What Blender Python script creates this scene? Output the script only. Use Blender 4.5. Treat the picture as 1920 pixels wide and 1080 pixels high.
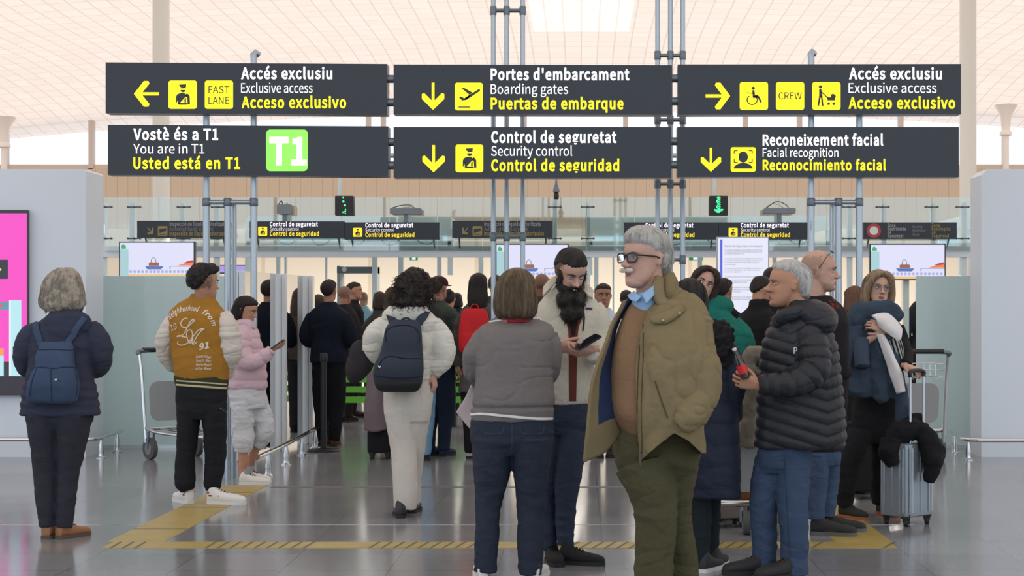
import bpy, bmesh, math, random
import numpy as np
from mathutils import Vector, Matrix, Euler

for o in list(bpy.data.objects):
    bpy.data.objects.remove(o)
SC = bpy.context.scene
COL = SC.collection
rng = np.random.RandomState(7)
random.seed(7)

# ------------------------------------------------------------------ camera, sky, exposure
F, CX, CY, CH = 3000.0, 1090.0, 587.0, 1.40        # focal length in px, vanishing point, eye height
cam_d = bpy.data.cameras.new('camera')
cam = bpy.data.objects.new('camera', cam_d)
COL.objects.link(cam)
cam.location = (0, 0, CH)
cam.rotation_euler = (math.radians(90), 0, 0)
cam_d.sensor_width = 36
cam_d.lens = F / 1920 * 36
cam_d.shift_x = -(CX - 960) / 1920
cam_d.shift_y = (CY - 540) / 1920
cam_d.clip_end = 400
SC.camera = cam

W = bpy.data.worlds.new('sky')
SC.world = W
W.use_nodes = True
wn = W.node_tree.nodes
wn['Background'].inputs[0].default_value = (0.86, 0.93, 1.0, 1)
wn['Background'].inputs[1].default_value = 1.15

SC.view_settings.view_transform = 'Standard'
SC.view_settings.look = 'None'
SC.view_settings.exposure = 0.34
SC.view_settings.gamma = 1
SC.view_settings.use_curve_mapping = False
SC.cycles.use_denoising = True
SC.cycles.max_bounces = 8
SC.cycles.transparent_max_bounces = 24
SC.cycles.sample_clamp_indirect = 4

def area(name, loc, size, power, col, rot=(0, 0, 0)):
    l = bpy.data.lights.new(name, 'AREA')
    l.shape = 'RECTANGLE'
    l.size, l.size_y = size
    l.energy = power
    l.color = col
    o = bpy.data.objects.new(name, l)
    COL.objects.link(o)
    o.location = loc
    o.rotation_euler = rot
    return o
# lamps in the security hall beyond the glass screen
area('security_hall_lamp', (0.5, 30.5, 3.0), (18, 3.4), 980, (1.0, 0.96, 0.89))

# ------------------------------------------------------------------ helpers
def lin(c):
    c = c / 255.0
    return c / 12.92 if c <= 0.04045 else ((c + 0.055) / 1.055) ** 2.4
def rgb(r, g, b):
    return (lin(r), lin(g), lin(b), 1.0)

MATS = {}
def mat(name, col, rough=0.6, metal=0.0, emis=0.0, bump=0.0, bscale=60.0, var=0.0, vscale=6.0,
        stretch=(1, 1, 1), spec=0.5, sheen=0.0, coat=0.0):
    """col: sRGB 0-255 triple. bump: fine grain of the surface; var: soft tone variation of the cloth itself."""
    if name in MATS:
        return MATS[name]
    m = bpy.data.materials.new(name)
    m.use_nodes = True
    nt = m.node_tree
    b = nt.nodes['Principled BSDF']
    c = rgb(*col)
    b.inputs['Base Color'].default_value = c
    b.inputs['Roughness'].default_value = rough
    b.inputs['Metallic'].default_value = metal
    b.inputs['Specular IOR Level'].default_value = spec
    if sheen:
        b.inputs['Sheen Weight'].default_value = sheen
        b.inputs['Sheen Roughness'].default_value = 0.5
    if coat:
        b.inputs['Coat Weight'].default_value = coat
    if name.startswith('screen '):
        b.inputs['Base Color'].default_value = (0.01, 0.01, 0.012, 1)
    if emis:
        b.inputs['Emission Color'].default_value = c
        b.inputs['Emission Strength'].default_value = emis * 0.81
    if bump or var:
        tc = nt.nodes.new('ShaderNodeTexCoord')
        mp = nt.nodes.new('ShaderNodeMapping')
        mp.inputs['Scale'].default_value = stretch
        nt.links.new(tc.outputs['Object'], mp.inputs['Vector'])
    if bump:
        n = nt.nodes.new('ShaderNodeTexNoise')
        n.inputs['Scale'].default_value = bscale
        n.inputs['Detail'].default_value = 3
        nt.links.new(mp.outputs[0], n.inputs['Vector'])
        bp = nt.nodes.new('ShaderNodeBump')
        bp.inputs['Strength'].default_value = bump
        bp.inputs['Distance'].default_value = 0.01
        nt.links.new(n.outputs['Fac'], bp.inputs['Height'])
        nt.links.new(bp.outputs[0], b.inputs['Normal'])
    if var:
        n2 = nt.nodes.new('ShaderNodeTexNoise')
        n2.inputs['Scale'].default_value = vscale
        n2.inputs['Detail'].default_value = 4
        nt.links.new(mp.outputs[0], n2.inputs['Vector'])
        mx = nt.nodes.new('ShaderNodeMix')
        mx.data_type = 'RGBA'
        mx.inputs[6].default_value = tuple(x * (1 - var) for x in c[:3]) + (1,)
        mx.inputs[7].default_value = tuple(min(1, x * (1 + var)) for x in c[:3]) + (1,)
        nt.links.new(n2.outputs['Fac'], mx.inputs[0])
        nt.links.new(mx.outputs[2], b.inputs['Base Color'])
    MATS[name] = m
    return m
def cloth(name, col, **k):
    a = dict(rough=0.92, bump=0.35, bscale=220, var=0.12, vscale=9, spec=0.2)
    a.update(k)
    return mat(name, col, **a)

def pane_mat(name, tint, gloss, diff=0.0, dcol=(200, 220, 220), rough=0.03, transl=0.0):
    """sheet glass: what passes straight through (tint), a clear mirror share by angle, and frosting (diff)"""
    if name in MATS:
        return MATS[name]
    m = bpy.data.materials.new(name)
    m.use_nodes = True
    nt = m.node_tree
    for n in list(nt.nodes):
        nt.nodes.remove(n)
    out = nt.nodes.new('ShaderNodeOutputMaterial')
    tr = nt.nodes.new('ShaderNodeBsdfTransparent')
    tr.inputs[0].default_value = rgb(*tint)
    gl = nt.nodes.new('ShaderNodeBsdfGlossy')
    gl.inputs['Roughness'].default_value = rough
    fr = nt.nodes.new('ShaderNodeFresnel')
    fr.inputs[0].default_value = 1.5
    mu = nt.nodes.new('ShaderNodeMath'); mu.operation = 'MULTIPLY'
    mu.inputs[1].default_value = gloss
    nt.links.new(fr.outputs[0], mu.inputs[0])
    base = tr
    if diff:
        df = nt.nodes.new('ShaderNodeBsdfDiffuse')
        df.inputs[0].default_value = rgb(*dcol)
        tl = nt.nodes.new('ShaderNodeBsdfTranslucent')
        tl.inputs[0].default_value = rgb(*dcol)
        m2 = nt.nodes.new('ShaderNodeMixShader'); m2.inputs[0].default_value = transl
        nt.links.new(df.outputs[0], m2.inputs[1]); nt.links.new(tl.outputs[0], m2.inputs[2])
        m1 = nt.nodes.new('ShaderNodeMixShader'); m1.inputs[0].default_value = diff
        nt.links.new(tr.outputs[0], m1.inputs[1]); nt.links.new(m2.outputs[0], m1.inputs[2])
        base = m1
    mx = nt.nodes.new('ShaderNodeMixShader')
    nt.links.new(mu.outputs[0], mx.inputs[0])
    nt.links.new(base.outputs[0], mx.inputs[1])
    nt.links.new(gl.outputs[0], mx.inputs[2])
    nt.links.new(mx.outputs[0], out.inputs[0])
    MATS[name] = m
    return m

WL = {}                                              # world position of each object's origin
def at(px, py, d):
    return np.array([(px - CX) / F * d, d, CH + (CY - py) / F * d])
def gd(py):                                          # distance of a floor point seen at row py
    return F * CH / (py - CY)

def tag(o, label=None, cat=None, group=None, kind=None):
    for k, v in (('label', label), ('category', cat), ('group', group), ('kind', kind)):
        if v:
            o[k] = v
    return o
def thing(name, loc, label, cat, group=None):
    o = bpy.data.objects.new(name, None)
    COL.objects.link(o)
    o.empty_display_size = 0.1
    o.location = loc
    WL[o.name] = np.array(loc, float)
    return tag(o, label, cat, group)

class MB:
    """collects shapes in world coordinates; build() links them as ONE mesh object"""
    def __init__(s):
        s.v, s.f, s.mi, s.n = [], [], [], 0
    def add(s, v, f, mi=0):
        v = np.asarray(v, float)
        s.v.append(v)
        s.f += [tuple(int(i) + s.n for i in q) for q in f]
        s.mi += [mi] * len(f)
        s.n += len(v)
        return s
    def box(s, lo, hi, mi=0):
        x0, y0, z0 = lo; x1, y1, z1 = hi
        v = [(x0, y0, z0), (x1, y0, z0), (x1, y1, z0), (x0, y1, z0), (x0, y0, z1), (x1, y0, z1), (x1, y1, z1), (x0, y1, z1)]
        return s.add(v, [(0, 3, 2, 1), (4, 5, 6, 7), (0, 1, 5, 4), (1, 2, 6, 5), (2, 3, 7, 6), (3, 0, 4, 7)], mi)
    def rbox(s, lo, hi, r=0.01, seg=3, mi=0):
        """box with rounded vertical-plane corners (x-z outline rounded, extruded in y)"""
        x0, y0, z0 = lo; x1, y1, z1 = hi
        pts = []
        for cx, cz, a0 in ((x1 - r, z1 - r, 0), (x0 + r, z1 - r, 90), (x0 + r, z0 + r, 180), (x1 - r, z0 + r, 270)):
            for k in range(seg + 1):
                a = math.radians(a0 + 90 * k / seg)
                pts.append((cx + r * math.cos(a), cz + r * math.sin(a)))
        return s.prism(pts, y0, y1, mi)
    def prism(s, pts, y0, y1, mi=0):
        """x-z outline extruded from y0 to y1"""
        n = len(pts)
        v = [(x, y0, z) for x, z in pts] + [(x, y1, z) for x, z in pts]
        f = [tuple(range(n)), tuple(range(2 * n - 1, n - 1, -1))]
        f += [(i, i + n, (i + 1) % n + n, (i + 1) % n) for i in range(n)]
        return s.add(v, f, mi)
    def tube(s, pts, r, n=10, cap=True, mi=0, flat=1.0, up=None):
        v, f = tube_mesh(pts, r, n, cap, flat, up)
        return s.add(v, f, mi)
    def lathe(s, c, prof, n=16, mi=0):
        c = np.asarray(c, float)
        v, f = [], []
        for r, z in prof:
            for k in range(n):
                a = 2 * math.pi * k / n
                v.append((c[0] + r * math.cos(a), c[1] + r * math.sin(a), c[2] + z))
        m = len(prof)
        for i in range(m - 1):
            for k in range(n):
                f.append((i * n + k, i * n + (k + 1) % n, (i + 1) * n + (k + 1) % n, (i + 1) * n + k))
        f.append(tuple(range(n - 1, -1, -1)))
        f.append(tuple(range((m - 1) * n, m * n)))
        return s.add(v, f, mi)
    def ell(s, c, r, n=16, m=10, rot=None, mi=0):
        v, f = ell_mesh(c, r, n, m, rot)
        return s.add(v, f, mi)
    def build(s, name, mats, parent=None, smooth=True, label=None, angle=40):
        if not s.v:
            return None
        v = np.concatenate(s.v)
        return mkobj(name, v, s.f, mats, parent, smooth, s.mi, label, angle)

def mkobj(name, v, f, mats, parent=None, smooth=True, mi=None, label=None, angle=40, org=None):
    v = np.asarray(v, float)
    if parent is not None:
        o0 = WL[parent.name]
    elif org is not None:
        o0 = np.asarray(org, float)
    else:
        lo, hi = v.min(0), v.max(0)
        o0 = np.array([(lo[0] + hi[0]) / 2, (lo[1] + hi[1]) / 2, lo[2]])
    me = bpy.data.meshes.new(name)
    me.from_pydata((v - o0).tolist(), [], f)
    if not isinstance(mats, (list, tuple)):
        mats = [mats]
    for m in mats:
        me.materials.append(m)
    if mi is not None and len(mats) > 1:
        me.polygons.foreach_set('material_index', np.asarray(mi, np.int32))
    if smooth:
        me.shade_smooth()
        if angle < 180:
            me.set_sharp_from_angle(angle=math.radians(angle))
    me.update()
    o = bpy.data.objects.new(name, me)
    COL.objects.link(o)
    if parent is not None:
        o.parent = parent
    else:
        o.location = o0
    WL[o.name] = o0
    if label:
        o['label'] = label
    return o

def frames(P, up=None):
    P = np.asarray(P, float)
    n = len(P)
    T = np.zeros_like(P)
    T[1:-1] = P[2:] - P[:-2]
    T[0] = P[1] - P[0]
    T[-1] = P[-1] - P[-2]
    T /= np.maximum(np.linalg.norm(T, axis=1, keepdims=True), 1e-9)
    U, V = np.zeros_like(P), np.zeros_like(P)
    ref = np.array(up if up is not None else ((0, 1, 0) if abs(T[0][1]) < 0.9 else (1, 0, 0)), float)
    for i in range(n):
        u = ref - T[i] * np.dot(ref, T[i])
        if np.linalg.norm(u) < 1e-6:
            u = np.array([1.0, 0, 0])
        u /= np.linalg.norm(u)
        U[i] = u
        V[i] = np.cross(T[i], u)
        if up is None:
            ref = u
    return T, U, V
def tube_mesh(P, r, n=10, cap=True, flat=1.0, up=None):
    """flat scales the section along the frame's first axis"""
    P = np.asarray(P, float)
    m = len(P)
    r = np.broadcast_to(np.asarray(r, float), (m,))
    fl = np.broadcast_to(np.asarray(flat, float), (m,))
    T, U, V = frames(P, up)
    a = np.arange(n) * 2 * math.pi / n
    v = P[:, None, :] + (r * fl)[:, None, None] * np.cos(a)[None, :, None] * U[:, None, :] + r[:, None, None] * np.sin(a)[None, :, None] * V[:, None, :]
    v = v.reshape(-1, 3)
    f = []
    for i in range(m - 1):
        for k in range(n):
            f.append((i * n + k, i * n + (k + 1) % n, (i + 1) * n + (k + 1) % n, (i + 1) * n + k))
    if cap:
        f.append(tuple(range(n - 1, -1, -1)))
        f.append(tuple(range((m - 1) * n, m * n)))
    return v, f
def ell_mesh(c, r, n=16, m=10, rot=None):
    c = np.asarray(c, float)
    v = [(0, 0, -1)]
    for i in range(1, m):
        t = math.pi * i / m
        for k in range(n):
            a = 2 * math.pi * k / n
            v.append((math.sin(t) * math.cos(a), math.sin(t) * math.sin(a), -math.cos(t)))
    v.append((0, 0, 1))
    v = np.array(v) * np.asarray(r, float)
    if rot is not None:
        v = v @ np.asarray(rot).T
    f = []
    for k in range(n):
        f.append((0, 1 + (k + 1) % n, 1 + k))
        L = 1 + (m - 2) * n
        f.append((L + k, L + (k + 1) % n, L + n))
    for i in range(m - 2):
        for k in range(n):
            f.append((1 + i * n + k, 1 + i * n + (k + 1) % n, 1 + (i + 1) * n + (k + 1) % n, 1 + (i + 1) * n + k))
    return v + c, f
def spline(P, m):
    """Catmull-Rom through the points, m samples"""
    P = np.asarray(P, float)
    if len(P) < 3:
        t = np.linspace(0, 1, m)[:, None]
        return P[0] * (1 - t) + P[-1] * t
    Q = np.vstack([2 * P[0] - P[1], P, 2 * P[-1] - P[-2]])
    t = np.linspace(0, len(P) - 1 - 1e-6, m)
    i = t.astype(int)
    u = (t - i)[:, None]
    a, b, c, d = Q[i], Q[i + 1], Q[i + 2], Q[i + 3]
    return 0.5 * (2 * b + (c - a) * u + (2 * a - 5 * b + 4 * c - d) * u ** 2 + (3 * b - a - 3 * c + d) * u ** 3)

try:
    import os
    _ff = [os.path.join(r, f) for r, _, fs in os.walk(bpy.utils.system_resource('DATAFILES')) for f in fs if f.startswith('Noto Sans CJK')]
    FONT = bpy.data.fonts.load(_ff[0]) if _ff else None
except Exception:
    FONT = None
def font_mesh(body, off=0.0):
    c = bpy.data.curves.new('t', 'FONT')
    if FONT:
        c.font = FONT
    c.body = body
    c.size = 1
    c.offset = off
    c.space_character = 1.06 if off > 0.008 else 1.0
    c.resolution_u = 3
    o = bpy.data.objects.new('t', c)
    COL.objects.link(o)
    dg = bpy.context.evaluated_depsgraph_get()
    me = bpy.data.meshes.new_from_object(o.evaluated_get(dg))
    v = np.zeros(len(me.vertices) * 3)
    me.vertices.foreach_get('co', v)
    v = v.reshape(-1, 3)
    f = [tuple(p.vertices) for p in me.polygons]
    bpy.data.objects.remove(o)
    bpy.data.curves.remove(c)
    bpy.data.meshes.remove(me)
    return v, f
CAPH = float(font_mesh('H')[0][:, 1].max())
def text_on(mb, body, x0, x1, yb, cap, d, off=0.0, mi=0, fit=True):
    """lettering standing on the plane y = d: from pixel column x0 to x1 on base line yb, capitals cap pixels high"""
    v, f = font_mesh(body, off)
    s = cap / CAPH * d / F
    a = at(x0, yb, d)
    b = at(x1, yb, d)
    w = v[:, 0].max() - v[:, 0].min()
    sx = (b[0] - a[0]) / w if fit else s
    V = np.stack([a[0] + (v[:, 0] - v[:, 0].min()) * sx, np.full(len(v), d), a[2] + v[:, 1] * s], 1)
    mb.add(V, f, mi)
def poly_on(mb, pts, box, d, mi=0, flip=False):
    """flat sign shape: pts in 0..100 units (y down) inside the pixel box (x0, y0, x1, y1)"""
    x0, y0, x1, y1 = box
    V = [at(x0 + (x1 - x0) * p[0] / 100, y0 + (y1 - y0) * p[1] / 100, d) for p in pts]
    mb.add(V, [tuple(range(len(pts)))], mi)
def circle_pts(cx, cy, rx, ry=None, n=20, a0=0, a1=360):
    ry = ry or rx
    return [(cx + rx * math.cos(math.radians(a0 + (a1 - a0) * k / (n if a1 - a0 == 360 else n - 1))),
             cy + ry * math.sin(math.radians(a0 + (a1 - a0) * k / (n if a1 - a0 == 360 else n - 1)))) for k in range(n)]
def rrect_pts(x0, y0, x1, y1, r):
    p = []
    for cx, cy, a in ((x1 - r, y1 - r, 0), (x0 + r, y1 - r, 90), (x0 + r, y0 + r, 180), (x1 - r, y0 + r, 270)):
        p += [(cx + r * math.cos(math.radians(a + 22.5 * k)), cy + r * math.sin(math.radians(a + 22.5 * k))) for k in range(5)]
    return p
def stroke_on(mb, pts, w, box, d, mi=0):
    """a line of width w (units) as flat quads"""
    for (ax, ay), (bx, by) in zip(pts[:-1], pts[1:]):
        l = math.hypot(bx - ax, by - ay) or 1
        nx, ny = -(by - ay) / l * w / 2, (bx - ax) / l * w / 2
        poly_on(mb, [(ax + nx, ay + ny), (bx + nx, by + ny), (bx - nx, by - ny), (ax - nx, ay - ny)], box, d, mi)
# ------------------------------------------------------------------ setting: floor, ceiling, walls, columns
def floor_mat():
    m = bpy.data.materials.new('polished stone tiles'); m.use_nodes = True
    nt = m.node_tree; b = nt.nodes['Principled BSDF']
    tc = nt.nodes.new('ShaderNodeTexCoord')
    mp = nt.nodes.new('ShaderNodeMapping'); mp.inputs['Location'].default_value = (-0.128, 0.1, 0)
    br = nt.nodes.new('ShaderNodeTexBrick')
    br.offset = 0
    br.inputs['Scale'].default_value = 1
    br.inputs['Brick Width'].default_value = 0.587; br.inputs['Row Height'].default_value = 0.587
    br.inputs['Mortar Size'].default_value = 0.0022; br.inputs['Mortar Smooth'].default_value = 0
    br.inputs['Color1'].default_value = rgb(128, 132, 137); br.inputs['Color2'].default_value = rgb(137, 141, 146)
    br.inputs['Mortar'].default_value = rgb(92, 92, 94)
    no = nt.nodes.new('ShaderNodeTexNoise'); no.inputs['Scale'].default_value = 160; no.inputs['Detail'].default_value = 5
    mx = nt.nodes.new('ShaderNodeMix'); mx.data_type = 'RGBA'; mx.blend_type = 'MULTIPLY'
    rp = nt.nodes.new('ShaderNodeMapRange'); rp.inputs[3].default_value = 0.86; rp.inputs[4].default_value = 1.1
    nt.links.new(tc.outputs['Object'], mp.inputs[0]); nt.links.new(mp.outputs[0], br.inputs['Vector'])
    nt.links.new(mp.outputs[0], no.inputs['Vector']); nt.links.new(no.outputs['Fac'], rp.inputs[0])
    mx.inputs[0].default_value = 1
    nt.links.new(br.outputs['Color'], mx.inputs[6]); nt.links.new(rp.outputs[0], mx.inputs[7])
    nt.links.new(mx.outputs[2], b.inputs['Base Color'])
    n2 = nt.nodes.new('ShaderNodeTexNoise'); n2.inputs['Scale'].default_value = 1.3
    r2 = nt.nodes.new('ShaderNodeMapRange'); r2.inputs[3].default_value = 0.10; r2.inputs[4].default_value = 0.20
    nt.links.new(mp.outputs[0], n2.inputs['Vector']); nt.links.new(n2.outputs['Fac'], r2.inputs[0]); nt.links.new(r2.outputs[0], b.inputs['Roughness'])
    b.inputs['Specular IOR Level'].default_value = 0.5
    return m
def ceil_mat(name, base, line, share=0.75):
    m = bpy.data.materials.new(name); m.use_nodes = True
    nt = m.node_tree
    for n in list(nt.nodes): nt.nodes.remove(n)
    out = nt.nodes.new('ShaderNodeOutputMaterial')
    tc = nt.nodes.new('ShaderNodeTexCoord')
    br = nt.nodes.new('ShaderNodeTexBrick'); br.offset = 0
    br.inputs['Scale'].default_value = 1
    br.inputs['Brick Width'].default_value = 0.36; br.inputs['Row Height'].default_value = 0.55
    br.inputs['Mortar Size'].default_value = 0.017; br.inputs['Mortar Smooth'].default_value = 0.3
    br.inputs['Color1'].default_value = rgb(*base); br.inputs['Color2'].default_value = rgb(*[min(255, c + 5) for c in base])
    br.inputs['Mortar'].default_value = rgb(*line)
    nt.links.new(tc.outputs['Object'], br.inputs['Vector'])
    df = nt.nodes.new('ShaderNodeBsdfDiffuse'); tl = nt.nodes.new('ShaderNodeBsdfTranslucent')
    nt.links.new(br.outputs['Color'], df.inputs[0]); nt.links.new(br.outputs['Color'], tl.inputs[0])
    mx = nt.nodes.new('ShaderNodeMixShader'); mx.inputs[0].default_value = share
    nt.links.new(df.outputs[0], mx.inputs[1]); nt.links.new(tl.outputs[0], mx.inputs[2]); nt.links.new(mx.outputs[0], out.inputs[0])
    return m

fl = MB().box((-32, -8, -0.3), (32, 44, 0)).build('floor', floor_mat(), smooth=False)
fl.data.transform(Matrix.Translation(fl.location)); fl.location = (0, 0, 0); WL['floor'] = np.zeros(3)
tag(fl, kind='structure')

def ceil_z(x, y):
    return 6.55 + 0.085 * (41 - y) + 0.25 * math.sin((41 - y) * 0.36) - 0.0032 * x * x
xs = np.linspace(-32, 32, 65); ys = np.linspace(-3, 41, 89)
V = [(x, y, ceil_z(x, y)) for y in ys for x in xs]
Fq = [(j * 65 + i, j * 65 + i + 1, (j + 1) * 65 + i + 1, (j + 1) * 65 + i) for j in range(88) for i in range(64) if not (31 <= i < 33 and 65 <= j < 73)]
ce = mkobj('ceiling', V, Fq, ceil_mat('peach ceiling panels lit from above', (249, 225, 208), (233, 207, 190)), angle=180, org=(0, 0, 0))
tag(ce, kind='structure')
# the paler skylight field of the ceiling
xs2 = np.linspace(-1, 1, 8); ys2 = np.linspace(29.5, 33.5, 10)
V = [(x, y, ceil_z(x, y)) for y in ys2 for x in xs2]
Fq = [(j * 8 + i, j * 8 + i + 1, (j + 1) * 8 + i + 1, (j + 1) * 8 + i) for j in range(9) for i in range(7)]
tag(mkobj('ceiling_skylight', V, Fq, ceil_mat('pale skylight panels', (254, 238, 224), (240, 220, 204), 0.85), angle=180, org=(0, 0, 0)), kind='structure')

def panel_wall_mat(name, col, line, width=1.05):
    m = bpy.data.materials.new(name); m.use_nodes = True
    nt = m.node_tree; b = nt.nodes['Principled BSDF']
    tc = nt.nodes.new('ShaderNodeTexCoord')
    sp = nt.nodes.new('ShaderNodeSeparateXYZ'); nt.links.new(tc.outputs['Object'], sp.inputs[0])
    dv = nt.nodes.new('ShaderNodeMath'); dv.operation = 'DIVIDE'; dv.inputs[1].default_value = width
    fr = nt.nodes.new('ShaderNodeMath'); fr.operation = 'FRACT'
    gt = nt.nodes.new('ShaderNodeMath'); gt.operation = 'LESS_THAN'; gt.inputs[1].default_value = 0.035
    nt.links.new(sp.outputs[0], dv.inputs[0]); nt.links.new(dv.outputs[0], fr.inputs[0]); nt.links.new(fr.outputs[0], gt.inputs[0])
    mx = nt.nodes.new('ShaderNodeMix'); mx.data_type = 'RGBA'
    mx.inputs[6].default_value = rgb(*col); mx.inputs[7].default_value = rgb(*line)
    nt.links.new(gt.outputs[0], mx.inputs[0]); nt.links.new(mx.outputs[2], b.inputs['Base Color'])
    b.inputs['Roughness'].default_value = 0.6
    return m
def struct(mb, name, m, smooth=False):
    return tag(mb.build(name, m, smooth=smooth), kind='structure')
struct(MB().box((-32, 40, 3.2), (32, 40.4, 5.02)), 'wall_far', panel_wall_mat('tan timber wall panels', (214, 192, 168), (176, 152, 130), 0.27))
M_frame = mat('pale window frame', (214, 196, 182), 0.5)
wmb = MB().box((-32, 40.05, 5.02), (32, 40.2, 5.12))
for px in (8, 170, 690, 718, 983, 1173, 1398, 1500, 1690, 1886):
    x = at(px, 200, 40)[0]
    wmb.box((x - 0.06, 40.0, 5.0), (x + 0.06, 40.2, ceil_z(x, 40.1)))
tag(wmb.build('window_frame_trim', M_frame, smooth=False), kind='structure')
tag(MB().box((-32, 40.1, 5.1), (32, 40.12, 6.9)).build('window_1', pane_mat('clear window pane', (250, 252, 255), 0.5), smooth=False), kind='structure')
# flared heads where the distant columns meet the ceiling
for px in (8, 1886):
    x = at(px, 200, 39.3)[0]
    zt = ceil_z(x, 39.3)
    tag(MB().lathe((x, 39.3, 0), [(0.075, 0.0), (0.075, zt - 0.75), (0.15, zt - 0.72), (0.15, zt - 0.66), (0.10, zt - 0.6), (0.13, zt - 0.25), (0.28, zt + 0.02)], 20).build('column', mat('cream column paint', (250, 238, 228), 0.5)), kind='structure')
for px, r in ((302, 0.152), (1815, 0.15)):
    x = at(px, 300, 29.0)[0]
    tag(MB().lathe((x, 29.0, 0), [(r * 1.15, 0), (r * 1.15, 0.12), (r, 0.14), (r, ceil_z(x, 29) + 0.05)], 28).build('column', mat('white column paint', (228, 222, 212), 0.35)), kind='structure')
# lit cream wall of the security hall
struct(MB().box((-32, 36, 0), (32, 36.25, 3.3)), 'wall_back', panel_wall_mat('cream wall panels', (242, 230, 210), (224, 208, 184), 2.4))

# grey entrance blocks on both sides
M_grey = mat('light grey lacquered panel', (219, 230, 242), 0.45, bump=0.03, bscale=30)
xl = at(161, 600, 15.55)[0]; xr = at(1840, 600, 15.55)[0]
def block(name, x0, x1, y0, y1, z1, ch):
    mb = MB()
    pts = [(x0, 0), (x1, 0), (x1, z1 - (ch if name.endswith('left') else 0)), (x1 - (ch if name.endswith('left') else 0), z1), (x0 + (ch if name.endswith('right') else 0), z1), (x0, z1 - (ch if name.endswith('right') else 0))]
    mb.prism(pts, y0, y1)
    return struct(mb, name, M_grey)
block('wall_left', -9, xl, 15.55, 16.12, 2.80, 0.02)
block('wall_right', xr, 9, 15.55, 15.98, 2.80, 0.06)

# yellow marking on the floor: a U of tape, dark hatching on the near bar
M_tape = mat('worn yellow floor tape', (164, 147, 84), 0.42, var=0.25, vscale=7)
M_hatch = mat('dark grey hatch tape', (92, 86, 62), 0.6)
mb = MB()
y0, y1 = gd(1028), gd(1016.5)
mb.box((-2.86, y0, 0), (1.885, y1, 0.002))
mb.box((-2.9, y1, 0), (-2.55, 13.0, 0.002)); mb.box((1.55, y1, 0), (1.9, 13.4, 0.002))
def hatch(px0, px1):
    for px in np.arange(px0, px1, 23.0):
        a = at(px, 1028, y0)[0]; b = at(px + 20, 1016.5, y1)[0]
        mb.add([(a, y0, 0.0028), (a + 0.016, y0, 0.0028), (b + 0.016, y1, 0.0028), (b, y1, 0.0028)], [(0, 1, 2, 3)], 1)
for h in ((205, 260), (383, 585), (690, 875), (1040, 1190), (1335, 1410), (1520, 1535), (1655, 1665)):
    hatch(*h)
for yy in (10.35, 11.5, 12.45):
    mb.box((-2.9, yy, 0.002), (-2.55, yy + 0.02, 0.0026), 1)
tag(mb.build('floor_marking', [M_tape, M_hatch], smooth=False), kind='structure')
tag(MB().box((-2.5, gd(914.5), 0), (1.5, gd(911.5), 0.0015)).build('floor_joint_trim', mat('dark expansion joint', (96, 96, 98), 0.5), smooth=False), kind='structure')
tag(MB().box((-3.9, gd(984), 0), (2.2, gd(983), 0.0012)).build('floor_strip_trim', mat('steel floor strip', (190, 192, 194), 0.25, 1.0), smooth=False), kind='structure')

# ------------------------------------------------------------------ pink advertising screen on the left block
d = 15.50
a = at(-190, 741, d); b = at(52, 394, d)
t = thing('advertising_screen', (a[0] / 2 + b[0] / 2, 15.53, a[2]), 'bright pink advertising screen with pale blue graphics on left grey block', 'screen')
MB().box((a[0], 15.47, a[2]), (b[0], 15.549, b[2])).build('housing', mat('charcoal screen housing', (62, 60, 74), 0.4), t, False)
M_scr = lambda n, c, e=0.9: mat('screen ' + n, c, 0.4, emis=e)
mb = MB()
Bx = (-190, 400, 50, 705)
def prc(mb, x0, y0, x1, y1, d, mi):
    mb.add([at(x0, y1, d), at(x1, y1, d), at(x1, y0, d), at(x0, y0, d)], [(0, 1, 2, 3)], mi)
dd = 15.468
prc(mb, -190, 400, 50.5, 705, dd, 0)
e = 0.001
prc(mb, -190, 487, 15, 523, dd - e, 1)
prc(mb, 20, 563, 40, 705, dd - e, 2); prc(mb, 17, 563, 20.5, 705, dd - 2 * e, 3)
prc(mb, -190, 566, 17, 581, dd - e, 4); prc(mb, -190, 655, 7, 705, dd - e, 2); prc(mb, -190, 653, 7, 667, dd - 2 * e, 5)
prc(mb, 7, 678, 17, 705, dd - e, 1); prc(mb, 0, 569, 5, 575, dd - 2 * e, 6)
poly_on(mb, [(0, 0), (100, 50), (0, 100)], (-4, 499, 3, 512), dd - 2 * e, 7)
mb.build('picture', [M_scr('pink', (255, 82, 205)), M_scr('slate', (70, 68, 88), 0.5), M_scr('ice blue', (192, 240, 250)), M_scr('white', (240, 250, 255)),
                     M_scr('teal', (96, 160, 180)), M_scr('orange', (250, 170, 90)), M_scr('red', (250, 80, 100)), M_scr('lemon', (245, 240, 80))], t, False)

# ------------------------------------------------------------------ frosted partitions, glass row, floor rails
M_frost = pane_mat('frosted greenish glass', (190, 214, 212), 0.9, 0.86, (222, 244, 246), 0.08, 0.22)
M_clear = pane_mat('green tinted sheet glass', (158, 186, 178), 2.6, 0.10, (150, 176, 170), 0.02, 0.4)
M_alu = mat('satin aluminium', (196, 206, 212), 0.35, 0.75)
M_alu_w = mat('white coated aluminium post', (224, 232, 238), 0.4)
M_chrome = mat('polished steel', (205, 208, 212), 0.16, 1.0)
zt = CH + (CY - 518) * 16.6 / F
def partition(x0, x1, y, label, top=None):
    top = top or zt
    t = thing('glass_partition', ((x0 + x1) / 2, y, 0), label, 'partition', 'frosted glass partitions')
    MB().box((x0, y - 0.006, 0.02), (x1, y + 0.006, top)).build('pane', M_frost, t, False)
    MB().box((x0, y - 0.02, 0.0), (x1, y + 0.02, 0.035)).build('floor_channel', M_alu, t, False)
    return t
partition(at(150, 600, 16.6)[0], at(437, 600, 16.6)[0], 16.6, 'frosted pale green glass partition beside left grey block, behind the luggage trolley')
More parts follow.
